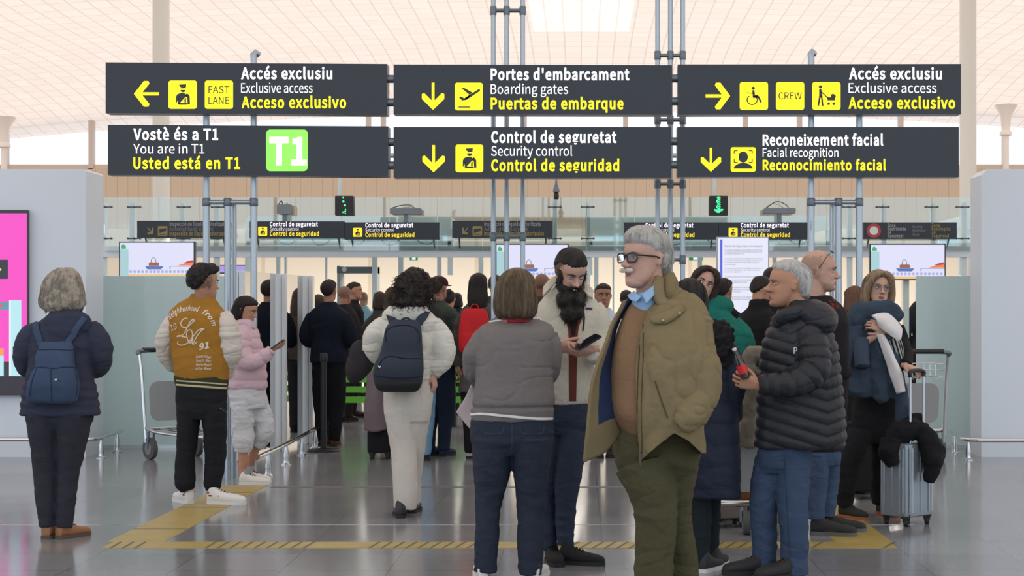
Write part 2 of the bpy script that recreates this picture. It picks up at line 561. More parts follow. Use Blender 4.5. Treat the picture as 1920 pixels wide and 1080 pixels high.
partition(at(1718, 600, 16.6)[0], at(1832, 600, 16.6)[0], 16.6, 'frosted pale green glass partition beside the right grey block')
# green glass row running away from us
A = np.array([at(441, 700, 15.1)[0], 15.1]); B = np.array([at(590, 700, 17.5)[0], 17.5])
t = thing('glass_screen_row', (A[0], A[1], 0), 'row of green tinted glass panels with white posts beside the woman in pink', 'glass screen')
ztop = 1.80
ts = [0.0, 0.40, 0.62, 0.93, 1.0]
def plank(mb, p, q, w, z0, z1):
    p, q = np.array(p), np.array(q)
    n = np.array([-(q - p)[1], (q - p)[0]]); n = n / np.linalg.norm(n) * w / 2
    v = [(*(p + n), z0), (*(q + n), z0), (*(q - n), z0), (*(p - n), z0), (*(p + n), z1), (*(q + n), z1), (*(q - n), z1), (*(p - n), z1)]
    mb.add(v, [(3, 2, 1, 0), (4, 5, 6, 7), (0, 1, 5, 4), (1, 2, 6, 5), (2, 3, 7, 6), (3, 0, 4, 7)])
pos = lambda u: A * (1 - u) + B * u
for u0, u1 in ((0.0, 0.18), (0.18, 0.47), (0.54, 0.83), (0.9, 1.0)):
    mb = MB(); plank(mb, pos(u0 + 0.006), pos(u1 - 0.006), 0.012, 0.05, ztop)
    mb.build('pane', M_frost if u0 == 0 else M_clear, t, False)
for u in (0.0, 0.505, 0.865):
    c = pos(u)
    mb = MB().rbox((c[0] - 0.078, c[1] - 0.05, 0), (c[0] + 0.035, c[1] + 0.05, ztop), 0.012).rbox((c[0] + 0.042, c[1] - 0.04, 0), (c[0] + 0.083, c[1] + 0.04, ztop), 0.01)
    mb.build('post', M_alu_w, t)
def foot(mb, x, y, h=0.2):
    mb.lathe((x, y, 0), [(0.055, 0), (0.055, 0.008), (0.03, 0.02), (0.026, 0.06), (0.03, 0.085), (0.012, h - 0.02), (0.012, h)], 14)
def floor_rail(pts, feet, label):
    t = thing('floor_rail', (pts[0][0], pts[0][1], 0), label, 'rail', 'low steel trolley rails')
    MB().tube(spline([np.array(p) for p in pts], 30), 0.02, 12).build('bar', M_chrome, t)
    for x, y in feet:
        m_ = MB(); foot(m_, x, y, pts[0][2]); m_.build('foot', M_chrome, t)
zr = 0.2
floor_rail([(-7.5, 15.2, zr), (-5.3, 15.2, zr), (at(168, 800, 15.2)[0], 15.2, zr), (at(200, 800, 15.7)[0], 15.7, zr), (at(228, 800, 16.3)[0], 16.3, zr)],
           [(at(105, 800, 15.2)[0], 15.2), (at(190, 800, 15.45)[0], 15.45), (at(220, 800, 16.1)[0], 16.1)], 'low steel rail on the floor in front of left grey block')
floor_rail([(6.5, 15.1, zr), (4.2, 15.1, zr), (at(1818, 800, 15.15)[0], 15.15, zr), (at(1800, 800, 15.6)[0], 15.6, zr), (at(1783, 800, 16.2)[0], 16.2, zr)],
           [(at(1815, 800, 15.25)[0], 15.25), (at(1789, 800, 15.95)[0], 15.95)], 'low steel rail on the floor in front of right grey block')
floor_rail([(-2.69, 13.3, zr), (-2.7, 14.5, zr), (-2.74, 15.8, zr), (-2.77, 17.0, zr)],
           [(-2.69, 13.75), (-2.72, 14.75), (-2.74, 15.7), (-2.76, 16.6)], 'low steel rail beside the green glass row, running away from us')
# ------------------------------------------------------------------ hanging direction signs
M_panel = mat('charcoal sign face', (31, 40, 52), 0.35, bump=0.05, bscale=400)
M_pedge = mat('sign casing edge', (40, 44, 50), 0.5)
M_wt = mat('lit white lettering', (252, 250, 255), 0.5, emis=1.0)
M_yt = mat('lit yellow lettering', (255, 240, 22), 0.5, emis=0.95)
M_gt = mat('lit green badge', (130, 226, 84), 0.5, emis=0.9)
M_ink = mat('charcoal pictogram ink', (44, 52, 62), 0.5)
DS = 13.3
D2 = 24.0
M_clamp = mat('grey tube clamp', (112, 122, 132), 0.4, 0.7)
ARROW_D = [(44, 0), (56, 0), (56, 66), (90, 38), (100, 42), (100, 60), (50, 100), (0, 60), (0, 42), (10, 38), (44, 66)]
def rot_pts(p, a):
    c, s = math.cos(math.radians(a)), math.sin(math.radians(a))
    return [(50 + (x - 50) * c - (y - 50) * s, 50 + (x - 50) * s + (y - 50) * c) for x, y in p]
def ic_officer(mb, b, d, mi=1):
    P = lambda p: poly_on(mb, p, b, d, mi)
    P([(37, 14), (63, 13), (62, 22), (40, 23)]); P([(43, 23), (61, 22), (62, 27), (44, 28)])
    P(circle_pts(51, 33, 9, 9, 14, 0, 180))
    P([(37, 46), (46, 44), (26, 84), (26, 58), (30, 49)]); P([(64, 45), (70, 48), (75, 56), (76, 84), (67, 84), (66, 62), (60, 56)])
    P([(46, 44), (56, 44), (66, 52), (36, 84), (33, 84), (33, 66)])
    P([(36, 79), (66, 79), (66, 86), (36, 86)]); P([(56, 66), (62, 60), (62, 78), (56, 78)])
def ic_plane(mb, b, d, mi=1):
    P = lambda p: poly_on(mb, p, b, d, mi)
    P([(14, 53), (22, 50), (34, 56), (84, 24), (91, 24), (90, 30), (42, 62), (26, 65)])
    P([(24, 20), (32, 18), (64, 36), (52, 44)]); P([(50, 45), (62, 40), (40, 62), (32, 62)])
    P([(13, 86), (54, 86), (54, 90), (13, 90)])
def ic_chair(mb, b, d, mi=1):
    P = lambda p: poly_on(mb, p, b, d, mi)
    P(circle_pts(48, 22, 6)); P([(44, 29), (52, 29), (54, 46), (66, 46), (66, 52), (46, 53)])
    P([(46, 50), (68, 50), (79, 72), (73, 75), (64, 57), (46, 57)])
    stroke_on(mb, circle_pts(44, 64, 18, 17, 22, -40, 235), 4, b, d, mi)
    stroke_on(mb, [(26, 38), (38, 40), (52, 40)], 3, b, d, mi)
def ic_pram(mb, b, d, mi=1):
    P = lambda p: poly_on(mb, p, b, d, mi)
    P(circle_pts(29, 17, 6)); P([(24, 25), (33, 25), (36, 52), (24, 52)])
    P([(24, 50), (31, 50), (24, 86), (18, 86)]); P([(30, 50), (36, 50), (40, 86), (34, 86)])
    stroke_on(mb, [(33, 36), (44, 46), (56, 58)], 4, b, d, mi)
    P([(52, 54), (82, 54), (80, 66), (54, 66)]); P([(66, 44), (74, 42), (82, 46), (84, 54), (66, 54)])
    P(circle_pts(58, 78, 5)); P(circle_pts(76, 78, 5))
def ic_face(mb, b, d, mi=1):
    P = lambda p: poly_on(mb, p, b, d, mi)
    P(circle_pts(50, 40, 19, 23)); P(circle_pts(50, 88, 38, 24, 18, 180, 360))
    for sx, sy in ((14, 14), (86, 14), (14, 62), (86, 62)):
        hx = 14 if sx < 50 else -14; hy = 14 if sy < 50 else -14
        stroke_on(mb, [(sx + hx, sy), (sx, sy), (sx, sy + hy)], 4, b, d, mi)
def ic_word(body):
    def fn(mb, b, d, mi=1):
        x0, y0, x1, y1 = b
        w, h = x1 - x0, y1 - y0
        L = body.split('\n')
        for i, s in enumerate(L):
            yb = y0 + h * (0.45 + 0.38 * i if len(L) > 1 else 0.62)
            text_on(mb, s, x0 + w * (0.13 if len(L) > 1 else 0.09), x1 - w * (0.13 if len(L) > 1 else 0.09), yb, h * 0.25, d, 0.003, mi)
    return fn
DULL = {}
def sign(box, label, items, d=DS, depth=0.155, parent_group='hanging direction signs', name='direction_sign', mats=None, couplings=True):
    (x0, y0, x1, y1, dy) = box                         # dy: px the far end sits lower
    mw, my, mg = mats or (M_wt, M_yt, M_gt)
    t = thing(name, at((x0 + x1) / 2, y1, d), label, 'sign', parent_group)
    c = [at(x0, y0, d), at(x1, y0 + dy, d), at(x1, y1 + dy, d), at(x0, y1, d)]
    v = c + [p + np.array([0, depth, 0]) for p in c]
    MB().add(v, [(0, 3, 2, 1), (4, 5, 6, 7), (0, 1, 5, 4), (1, 2, 6, 5), (2, 3, 7, 6), (3, 0, 4, 7)]).build('casing', M_panel, t, False)
    df = d - 0.004
    for it in items:
        k = it[0]
        mb = MB()
        if k == 'text':
            _, body, xa, xb, yb, cap, col, off = it
            text_on(mb, body, xa, xb, yb, cap, df, off)
            mb.build('text_line', mw if col == 'w' else my, t, False)
        elif k == 'arrow':
            _, b, ang = it
            poly_on(mb, rot_pts(ARROW_D, ang), b, df)
            mb.build('arrow', my, t, False)
        elif k == 'icon':
            _, b, fn = it
            poly_on(mb, rrect_pts(0, 0, 100, 100, 9), b, df)
            fn(mb, b, df - 0.002)
            mb.build('pictogram', [my, M_ink], t, False)
        elif k == 'badge':
            _, b = it
            poly_on(mb, rrect_pts(0, 0, 100, 100, 10), b, df)
            text_on(mb, 'T1', b[0] + 6, b[2] - 2, b[1] + 64, 47, df - 0.002, 0.018, 1)
            mb.build('badge', [mg, mw], t, False)
    if name == 'lane_sign':
        for px in (x0 + 12, x1 - 12):
            b0 = at(px, y1 - 4, d + depth); b1 = at(px, 470, D2 + 0.1)
            MB().tube(np.array([b0 + [0, -0.02, 0], b0 + [0, 0.10, -0.02], [b0[0], D2 + 0.04, b1[2] + 0.05], [b0[0], D2 + 0.10, b1[2]]]), 0.012, 8).build('sign_bracket', M_clamp, SCREEN)
    return t
BD, RG = 0.0125, 0.0
sign((198, 117, 726, 212, 3), 'upper left hanging sign, arrow left to exclusive access and FAST LANE', [
    ('arrow', (251, 152, 298, 200), 90), ('icon', (316, 151, 369, 204), ic_officer), ('icon', (384, 151, 437, 204), ic_word('FAST\nLANE')),
    ('text', 'Accés exclusiu', 452, 623, 147.5, 20, 'w', BD), ('text', 'Exclusive access', 452, 586, 174, 18, 'w', RG), ('text', 'Acceso exclusivo', 453, 649, 202, 20, 'y', BD)])
sign((202, 234, 728, 328, 3), 'lower left hanging sign reading You are in T1 with green badge', [
    ('text', 'Vostè és a T1', 250, 409, 262, 20, 'w', BD), ('text', 'You are in T1', 250, 383, 288, 18, 'w', RG), ('text', 'Usted está en T1', 250, 450, 316, 20, 'y', BD),
    ('badge', (499, 243, 577, 321))])
sign((738, 121, 1260, 214, 1), 'upper middle hanging sign for the boarding gates with plane pictogram', [
    ('arrow', (791, 155, 833, 206), 0), ('icon', (853, 155, 905, 207), ic_plane),
    ('text', "Portes d'embarcament", 920, 1180, 149.5, 20, 'w', BD), ('text', 'Boarding gates', 920, 1065, 176, 18, 'w', RG), ('text', 'Puertas de embarque', 920, 1169, 204, 20, 'y', BD)])
sign((738, 238, 1259, 333, 0), 'lower middle hanging sign for security control with officer pictogram', [
    ('arrow', (792, 272, 834, 323), 0), ('icon', (854, 271, 906, 323), ic_officer),
    ('text', 'Control de seguretat', 921, 1156, 267, 20, 'w', BD), ('text', 'Security control', 921, 1073, 292, 18, 'w', RG), ('text', 'Control de seguridad', 921, 1161, 320, 20, 'y', BD)])
sign((1271, 121, 1802, 215, -1), 'upper right hanging sign, arrow right with wheelchair, CREW and pram pictograms', [
    ('arrow', (1323, 155, 1369, 205), -90), ('icon', (1387, 154, 1440, 206), ic_chair), ('icon', (1455, 154, 1508, 206), ic_word('CREW')), ('icon', (1523, 154, 1576, 206), ic_pram),
    ('text', 'Accés exclusiu', 1592, 1766, 148, 20, 'w', BD), ('text', 'Exclusive access', 1591, 1756, 174, 18, 'w', RG), ('text', 'Acceso exclusivo', 1591, 1791, 203, 20, 'y', BD)])
sign((1270, 238, 1798, 332, 0), 'lower right hanging sign for facial recognition with face pictogram', [
    ('arrow', (1314, 277, 1352, 322), 0), ('icon', (1370, 276, 1417, 322), ic_face),
    ('text', 'Reconeixement facial', 1430, 1656, 272, 19, 'w', BD), ('text', 'Facial recognition', 1430, 1572, 294, 16, 'w', RG), ('text', 'Reconocimiento facial', 1430, 1661, 319, 18.5, 'y', BD)])

# steel tube stands that carry the signs
M_tube = mat('galvanised tube', (168, 180, 190), 0.32, 0.8)
M_clamp = mat('grey tube clamp', (112, 122, 132), 0.4, 0.7)
def vtube(px, y_top, y_bot, d, wpx, cap=False):
    a, b = at(px, y_top, d), at(px, y_bot, d)
    z0 = max(0.0, b[2])
    pts = [(a[0], d, z0), (a[0], d, a[2])]
    if cap:
        pts = [(a[0], d, z0), (a[0], d, a[2] - 0.05), (a[0] - 0.004, d, a[2] - 0.02), (a[0] + 0.01, d + 0.015, a[2]), (a[0] + 0.03, d + 0.04, a[2] - 0.015)]
    return MB().tube(np.array(pts), wpx / 2 * d / F, 14)
def stand(px1, px2, px3, px4, ycap, which, label, text=False):
    d = 13.48
    c = at((px1 + px2) / 2, 700, d)
    t = thing('sign_stand', (c[0], d, 0), label, 'sign stand', 'tube stands of the hanging signs')
    for px in (px1, px2):
        vtube(px, ycap if px == which else 130, 2000, d, 12.5, px == which).build('pole', M_tube, t)
    for px, w in ((px3, 12.5), (px4, 9)):
        vtube(px, 374, 2000, d + (0.0 if w > 10 else 0.10), w).build('brace_pole', M_tube, t)
    a, b = at(px1, 379, d), at(px2, 379, d)
    MB().tube(np.array([a, b]), 0.021, 12).build('cross_bar', M_tube, t)
    for px in (px1, px2, px3):
        p = at(px, 379, d)
        MB().lathe(p, [(0.033, -0.035), (0.036, -0.03), (0.036, 0.03), (0.033, 0.035)], 14).build('clamp', M_clamp, t)
    if text:
        mb = MB()
        v, f = font_mesh('ST 00201', 0.0)
        s = 0.045
        p = at(px1 + 3.5, 414, d)
        V = np.stack([p[0] - v[:, 1] * s * -1 - 0.028, np.full(len(v), d - 0.0292), p[2] - v[:, 0] * s * 1.25], 1)
        mb.add(V, [tuple(reversed(q)) for q in f])
        mb.build('stencilled_text', M_ink, t, False)
    return t
stand(387, 476, 427, 439, 98, 476, 'steel tube stand behind the two left hanging signs')
stand(1521, 1611, 1572, 1560, 97, 1521, 'steel tube stand behind the two right hanging signs', True)
def mast(pxs, ys, label):
    d = 14.6
    t = thing('sign_mast', (at(pxs[1], 700, d)[0], d, 0), label, 'sign mast', 'tube masts behind the middle signs')
    for px in pxs:
        a = at(px, 500, d)
        MB().tube(np.array([(a[0], d, 0), (a[0], d, 5.2), (a[0], d, ceil_z(a[0], d))]), 0.0225, 12).build('tube', M_tube, t)
    for y in ys:
        mb = MB()
        mb.tube(np.array([at(pxs[0], y, d), at(pxs[2], y, d)]), 0.018, 10)
        for px in pxs:
            mb.lathe(at(px, y, d), [(0.028, -0.04), (0.03, -0.035), (0.03, 0.035), (0.028, 0.04)], 12)
        mb.build('coupling', M_clamp, t)
mast((925, 950, 980), (20, 444), 'three-tube steel mast left of the bearded man, rising to the ceiling')
mast((1233, 1257, 1280), (104, 225, 345, 487), 'three-tube steel mast behind the grey-haired man with glasses')
# short couplings that join neighbouring panels
for px0, px1, pl, word in ((724, 740, (148, 192, 266, 310), 'left'), (1258, 1273, (147, 190, 265, 309), 'right')):
    for i, y in enumerate(pl):
        a, b = at(px0, y, DS + 0.05), at(px1, y, DS + 0.05)
        tag(MB().tube(np.array([a, b]), 0.034, 12).build('panel_coupling', M_clamp),
            'dark round coupling in the %s gap between signs, %s' % (word, ('topmost', 'second from top', 'third from top', 'lowest')[i]), 'coupling', 'couplings between sign panels')

# ------------------------------------------------------------------ security lanes behind
M_beam = mat('grey blue steel beam', (228, 238, 246), 0.5)
M_teal = mat('pale teal enamel', (222, 240, 242), 0.45)
M_post = mat('pale teal glazing post', (214, 230, 233), 0.45)
M_lane_glass = pane_mat('clear screen glass', (236, 244, 243), 4.5, 0.05, (220, 236, 234))
D2 = 24.0
SCREEN = t = thing('security_glass_screen', (0, D2, 0), 'tall clear glass screen wall with steel beam across the security lanes', 'glass screen')
edges = [195, 298, 375, 470, 555, 640, 730, 820, 905, 1038, 1100, 1190, 1280, 1370, 1460, 1550, 1655, 1747, 1826]
for x0, x1 in zip(edges[:-1], edges[1:]):
    a, b = at(x0 + 0.6, 470, D2), at(x1 - 0.6, 370, D2)
    MB().box((a[0], D2 - 0.008, a[2]), (b[0], D2 + 0.008, b[2])).build('pane', M_lane_glass, t, False)
a, b = at(150, 482, D2 + 0.1), at(1850, 462, D2 + 0.1)
MB().box((a[0], D2 + 0.05, a[2]), (b[0], D2 + 0.3, b[2])).build('beam', M_beam, t, False)
for px in (197, 251, 344, 408, 1040, 1102, 1592, 1655, 1747, 1805):
    a = at(px, 470, D2 + 0.2)
    z1 = at(px, 381 if px not in (1040,) else 374, D2 + 0.2)[2]
    mb = MB().box((a[0] - 0.036, D2 + 0.1, 0), (a[0] + 0.036, D2 + 0.2, z1))
    o = mb.build('post', M_post, t, False)
    mb = MB()
    for y in (388, 447):
        p = at(px, y, D2 - 0.03)
        mb.tube(np.array([p - [0.1, 0, 0], p + [0.1, 0, 0]]), 0.009, 8)
        for sx in (-0.09, 0, 0.09):
            mb.ell(p + [sx, 0.0, 0], (0.016, 0.03, 0.016), 8, 6)
        mb.tube(np.array([p, p + [0, 0.14, 0]]), 0.012, 8)
    mb.build('spider_fitting', M_clamp, t)
for px, w in ((522, 6), (536, 3.5), (612, 3), (703, 9), (752, 9), (824, 8), (902, 9), (1118, 8), (1150, 3), (1312, 8), (1452, 7), (1492, 6), (1640, 5), (1720, 6)):
    a = at(px, 480, D2 + 1.8)
    r = w / 2 * (D2 + 1.8) / F
    MB().box((a[0] - r, D2 + 1.75, 0), (a[0] + r, D2 + 1.85, at(px, 470, D2 + 1.8)[2])).build('door_post', M_post, t, False)

# lane canopies with cabling
def canopy(x0, x1, label):
    d = 25.2
    t = thing('lane_canopy', (at((x0 + x1) / 2, 500, d)[0], d, 2.4), label, 'canopy', 'canopies over the security lanes')
    a, b = at(x0, 459, d), at(x1, 430, d)
    MB().rbox((a[0], d, b[2]), (b[0], d + 2.2, at(x1, 404, d)[2]), 0.06).build('roof', M_teal, t)
    MB().box((a[0], d, a[2]), (b[0], d + 0.1, at(x1, 452, d)[2])).build('lower_rail', M_teal, t, False)
    mb = MB()
    for px in (x0 + 2, x1 - 2):
        p = at(px, 500, d)
        mb.box((p[0] - 0.04, d, 2.0), (p[0] + 0.04, d + 0.1, b[2]))
    mb.build('upright', M_teal, t, False)
    MB().box((a[0] + 0.1, d + 2.0, a[2]), (b[0] - 0.1, d + 2.05, b[2])).build('opening_glow', mat('pale blue opening glow', (196, 226, 236), 0.5, emis=0.55), t, False)  # no lamp: glow put into the material for the bright openings under the roof
    mb = MB()
    for k in range(5):
        u = x0 + (x1 - x0) * (0.15 + 0.17 * k)
        mb.tube(spline([at(u, 449, d - 0.06), at(u + 10, 456 + 3 * (k % 2), d - 0.07), at(u + 26, 457, d - 0.06), at(u + 34, 449, d - 0.06)], 12), 0.008, 6)
    mb.build('cable', M_clamp, t)
canopy(462, 846, 'pale teal canopy over the left security lane behind its signs')
canopy(1104, 1556, 'pale teal canopy over the right security lane behind its signs')
canopy(1802, 1990, 'pale teal canopy partly hidden behind right grey block')

# small signs over the lanes
M_wd = mat('dim white lettering', (150, 152, 156), 0.6)
M_yd = mat('dim yellow lettering', (150, 138, 84), 0.6)
M_wl = mat('lit small white lettering', (245, 240, 255), 0.5, emis=0.75)
M_yl = mat('lit small yellow lettering', (240, 214, 40), 0.5, emis=0.75)
D3 = 23.7
G = 'small signs over the security lanes'
def small_on(x0, x1, label, icx, tx, clip=None):
    s_ = sign((x0, 415 + (2 if x0 > 600 else 0), x1, 447 + (2 if x0 > 600 else 0), 0), label, [], D3, 0.12, G, 'lane_sign', (M_wl, M_yl, M_gt))
    o = 2 if x0 > 600 else 0
    df = D3 - 0.004
    mb = MB(); b = (icx, 425 + o, icx + 17, 442 + o)
    poly_on(mb, rrect_pts(0, 0, 100, 100, 9), b, df); ic_officer(mb, b, df - 0.002); mb.build('pictogram', [M_yl, M_ink], s_, False)
    for body, w, yb, cap, m, off in (('Control de seguretat', 90, 424, 7.6, M_wl, 0.012), ('Security control', 54, 432.5, 6.6, M_wl, -0.003), ('Control de seguridad', 92, 442, 7.6, M_yl, 0.012)):
        mb = MB(); text_on(mb, body, tx, tx + w, yb + o, cap, df, off); mb.build('text_line', m, s_, False)
small_on(468, 645, 'small lit security control sign, first over the left lane', 484, 506)
small_on(646, 824, 'small lit security control sign, second over the left lane', 662, 685)
small_on(1170, 1347, 'small lit security control sign behind the head of the grey-haired man', 1188, 1210)
small_on(1348, 1514, 'small lit security control sign above the portrait notice screen', 1366, 1389)
def small_off(x0, x1, label, ang, ax, ix, tx):
    s_ = sign((x0, 414, x1, 446, 0), label, [('arrow', (ax, 425, ax + 14, 441), ang)], D3, 0.12, G, 'lane_sign', (M_wd, M_yd, M_gt))
    df = D3 - 0.004
    mb = MB(); b = (ix, 424, ix + 18, 442)
    poly_on(mb, rrect_pts(0, 0, 100, 100, 9), b, df)
    poly_on(mb, [(14, 30), (86, 22), (86, 50), (14, 74)], b, df - 0.002, 1); poly_on(mb, [(14, 82), (86, 82), (86, 90), (14, 90)], b, df - 0.002, 1)
    mb.build('pictogram', [M_yd, M_ink], s_, False)
    for body, w, yb, cap, m, off in (('Inspecció de líquids autoritzats', 106, 423.5, 7.2, M_wd, 0.012), ('Authorized liquids screening', 82, 432, 6.2, M_wd, -0.003), ('Inspección de líquidos autorizados', 112, 441.5, 7.2, M_yd, 0.012)):
        mb = MB(); text_on(mb, body, tx, tx + w, yb, cap, df, off); mb.build('text_line', m, s_, False)
small_off(257, 428, 'small unlit liquids inspection sign behind left sign stand', -45, 275, 296, 318)
small_off(848, 1035, 'small unlit liquids inspection sign behind the left mast', 45, 865, 886, 908)
s_ = sign((1619, 417, 1794, 448, 0), 'small restricted zone sign with red ring, left of right grey block', [], D3, 0.12, G, 'lane_sign')
df = D3 - 0.004
mb = MB(); b = (1625, 419, 1652, 446)
poly_on(mb, circle_pts(50, 50, 50, 50, 28), b, df); poly_on(mb, circle_pts(50, 50, 30, 30, 24), b, df - 0.002, 1)
mb.build('no_entry_ring', [mat('dull red ring', (178, 62, 70), 0.5), mat('pale ring centre', (214, 226, 222), 0.5)], s_, False)
for L, tx, ws, m, y00, st, cap, off in ((('Zona', 'Restringida', 'de', 'Seguretat'), 1664, (15, 35, 7, 30), M_wd, 425, 6.7, 5.6, 0.015), (('Security', 'Restricted', 'Area'), 1711, (19, 24, 12), M_wd, 427.5, 7.2, 5.2, -0.003),
                                (('Zona', 'Restringida', 'de', 'Seguridad'), 1747, (15, 35, 7, 32), M_yd, 425, 6.7, 5.6, 0.01)):
    for i, (body, w) in enumerate(zip(L, ws)):
        mb = MB(); text_on(mb, body, tx, tx + w, y00 + i * st, cap, df, off); mb.build('text_line', m, s_, False)

# screens with the tray picture
def tray_screen(x0, x1, y0, y1, d, label, full=True):
    t = thing('information_screen', at((x0 + x1) / 2, y1, d), label, 'screen', 'wide screens showing trays')
    a, b = at(x0 - 2, y1 + 2, d), at(x1 + 2, y0 - 2, d)
    MB().box((a[0], d, a[2]), (b[0], d + 0.07, b[2])).build('housing', mat('black screen bezel', (40, 40, 60), 0.4), t, False)
    w, h = x1 - x0, y1 - y0
    M = [M_scr('lavender white', (226, 226, 252), 0.95), M_scr('pale teal', (176, 214, 220)), M_scr('logo green', (60, 186, 106)), M_scr('tan bag', (160, 104, 84)), M_scr('tray blue', (90, 120, 190)),
         M_scr('orange flap', (240, 140, 90)), M_scr('crimson flap', (206, 60, 74)), M_scr('roller lilac', (178, 184, 230)), M_scr('sand', (246, 206, 140)), M_scr('dark stroke', (84, 84, 110))]
    mb = MB(); df = d - 0.002
    R = lambda u0, v0, u1, v1, mi, k=1: prc(mb, x0 + u0 * w, y0 + v0 * h, x0 + u1 * w, y0 + v1 * h, df - 0.0012 * k, mi)
    R(0, 0, 1, 1, 0, 0); R(0, 0.2, 0.115, 1, 1); R(0.115, 0.93, 1, 1, 8)
    bx = (x0, y0, x1, y1)
    poly_on(mb, [(2, 18), (2, 8), (4.5, 4), (6.5, 8), (8, 8), (8, 18)], bx, df - 0.002, 2)
    poly_on(mb, [(34, 69), (59, 69), (56, 78), (37, 78)], bx, df - 0.002, 4); poly_on(mb, [(39, 60), (40, 58), (52, 58), (53, 60), (53, 68), (39, 68)], bx, df - 0.003, 3)
    stroke_on(mb, [(42, 58), (43, 47), (45.5, 43), (48, 47), (49, 58)], 0.8, bx, df - 0.003, 9)
    poly_on(mb, [(78, 67), (90, 59), (100, 57), (100, 67)], bx, df - 0.002, 5); poly_on(mb, [(86, 60), (92, 54), (99, 51), (100, 57), (92, 60)], bx, df - 0.003, 6)
    stroke_on(mb, [(68, 77), (68, 70), (70, 69), (100, 70)], 1.0, bx, df - 0.003, 9)
    for k in range(16):
        poly_on(mb, circle_pts(14.5 + 5.4 * k, 85, 1.9, 4.2, 12), bx, df - 0.002, 7)
    mb.build('picture', M, t, False)
    # bracket down to the floor
    c = at((x0 + x1) / 2, y1, d)
    MB().box((c[0] - 0.03, d + 0.07, 0), (c[0] + 0.03, d + 0.13, a[2] + 0.2)).build('stand_post', M_post, t, False)
    return t
tray_screen(225, 363, 455, 519, 17.6, 'wide screen with bag in a tray, above the left frosted glass partition')
tray_screen(931, 1064, 459, 523, 18.6, 'wide screen with bag in a tray, behind the bearded man')
tray_screen(1633, 1771, 459, 523, 17.6, 'wide screen with bag in a tray, left of right grey block')
d = 16.2
t = thing('notice_screen', at(1393, 840, d) * [1, 1, 0], 'tall portrait screen with lines of security notice text and blue stripe', 'screen')
a, b = at(1344, 720, d), at(1442, 444, d)
MB().box((a[0], d, 0.0), (b[0], d + 0.09, b[2])).build('housing', mat('pale totem casing', (190, 196, 214), 0.4), t, False)
mb = MB(); df = d - 0.002
prc(mb, 1346, 446, 1440, 705, df, 0); prc(mb, 1350, 449, 1354.5, 705, df - 0.001, 1)
mb.build('picture', [M_scr('notice white', (236, 238, 255), 0.92), M_scr('notice blue', (96, 104, 226))], t, False)
mb = MB()
text_on(mb, 'Normes de Seguretat en els aeroports', 1359, 1430, 463, 3.6, df - 0.002)
for yb, w in ((470, 70), (473.5, 70), (477, 36), (486, 72), (489.5, 70), (493, 64), (497, 20), (504, 71), (507.5, 66), (511, 30), (520, 60), (526, 70), (530, 42), (540, 66), (544, 70), (548, 30), (558, 69), (562, 50)):
    text_on(mb, 'Les normes de seguretat de l aviació obliguen a passar pel control'[:max(8, int(w * 0.9))], 1359, 1359 + w, yb, 2.4, df - 0.002)
mb.build('text_block', mat('grey notice lettering', (96, 98, 124), 0.6), t, False)

# led lane displays, small monitors, cameras, exit signs
M_black = mat('black plastic', (24, 27, 30), 0.45)
M_led = mat('green led', (60, 250, 140), 0.5, emis=2.0)
d = 21.57
t = thing('display_truss', (at(1000, 500, d)[0], d, 0), 'steel tube truss behind the signs carrying lane displays and camera', 'truss')
zt_ = at(0, 292, d)[2]
for px in (387, 1611):
    vtube(px, 290, 2000, d, 9).build('post', M_tube, t)
MB().tube(np.array([at(385, 292, d), at(1613, 292, d)]), 0.03, 12).build('rail', M_tube, t)
def led(x0, x1, label, dots):
    d = 21.5
    t = thing('lane_display', at((x0 + x1) / 2, 404, d), label, 'lane display', 'green led lane displays')
    a, b = at(x0, 404, d), at(x1, 367, d)
    MB().rbox((a[0], d, a[2]), (b[0], d + 0.14, b[2]), 0.012).build('housing', M_black, t)
    mb = MB()
    for u, v, r in dots:
        p = at(x0 + u, 367 + v, d - 0.003)
        mb.ell(p, (r * d / F, 0.004, r * d / F), 8, 6)
    mb.build('led_dots', M_led, t)
    c = at((x0 + x1) / 2 - 8, 360, d + 0.07)
    MB().tube(np.array([(c[0], d + 0.07, b[2] - 0.01), (c[0], d + 0.07, zt_)]), 0.026, 10).build('hanger', M_post, t)
led(628, 663, 'black lane display with sparse green dots under the lower signs', [(15.5, 3, 1.4), (15.8, 11, 1.9), (18.5, 18, 2.0), (20, 26, 1.2), (19.5, 29.5, 1.3), (15, 31, 1.3), (19.5, 33, 1.1), (17.5, 30, 1.1)])
dots = [(18 + 2.2 * math.sin(k * 2.1), 2.5 + k * 1.45, 1.15) for k in range(20)] + [(15.5 + 1.6 * math.sin(k * 1.3), 3 + k * 2.1, 1.1) for k in range(12)] + [(10 + k * 1.5, 26 + abs(k - 4.5) * 0 + (k % 2) * 2, 1.1) for k in range(11)] + [(14 + k * 1.4, 30 + (k % 2), 1.1) for k in range(5)]
led(1330, 1365, 'black lane display with solid green downward arrow', dots)
def monitor(x0, x1, y0, y1, label):
    d = 23.72
    t = thing('lane_monitor', at((x0 + x1) / 2, y1, d), label, 'monitor', 'grey monitors above the lane signs')
    a, b = at(x0, y1, d), at(x1, y0, d)
    MB().rbox((a[0], d, a[2]), (b[0], d + 0.2, b[2]), 0.015).build('case', mat('grey monitor casing', (124, 134, 142), 0.5), t)
    c = at((x0 + x1) / 2, y1, d)
    MB().box((c[0] - 0.03, d + 0.05, at(0, 420, d)[2]), (c[0] + 0.03, d + 0.12, a[2])).build('bracket', M_clamp, t, False)
    MB().tube(spline([at(x0 + 4, y0, d + 0.05), at((x0 + x1) / 2 - 6, y0 - 12 if x0 > 1000 else y0 - 5, d + 0.05), at(x1 - 16, y0 - 4, d + 0.05), at(x1 - 12, y1, d + 0.1)], 14), 0.007, 6).build('cable', M_black, t)
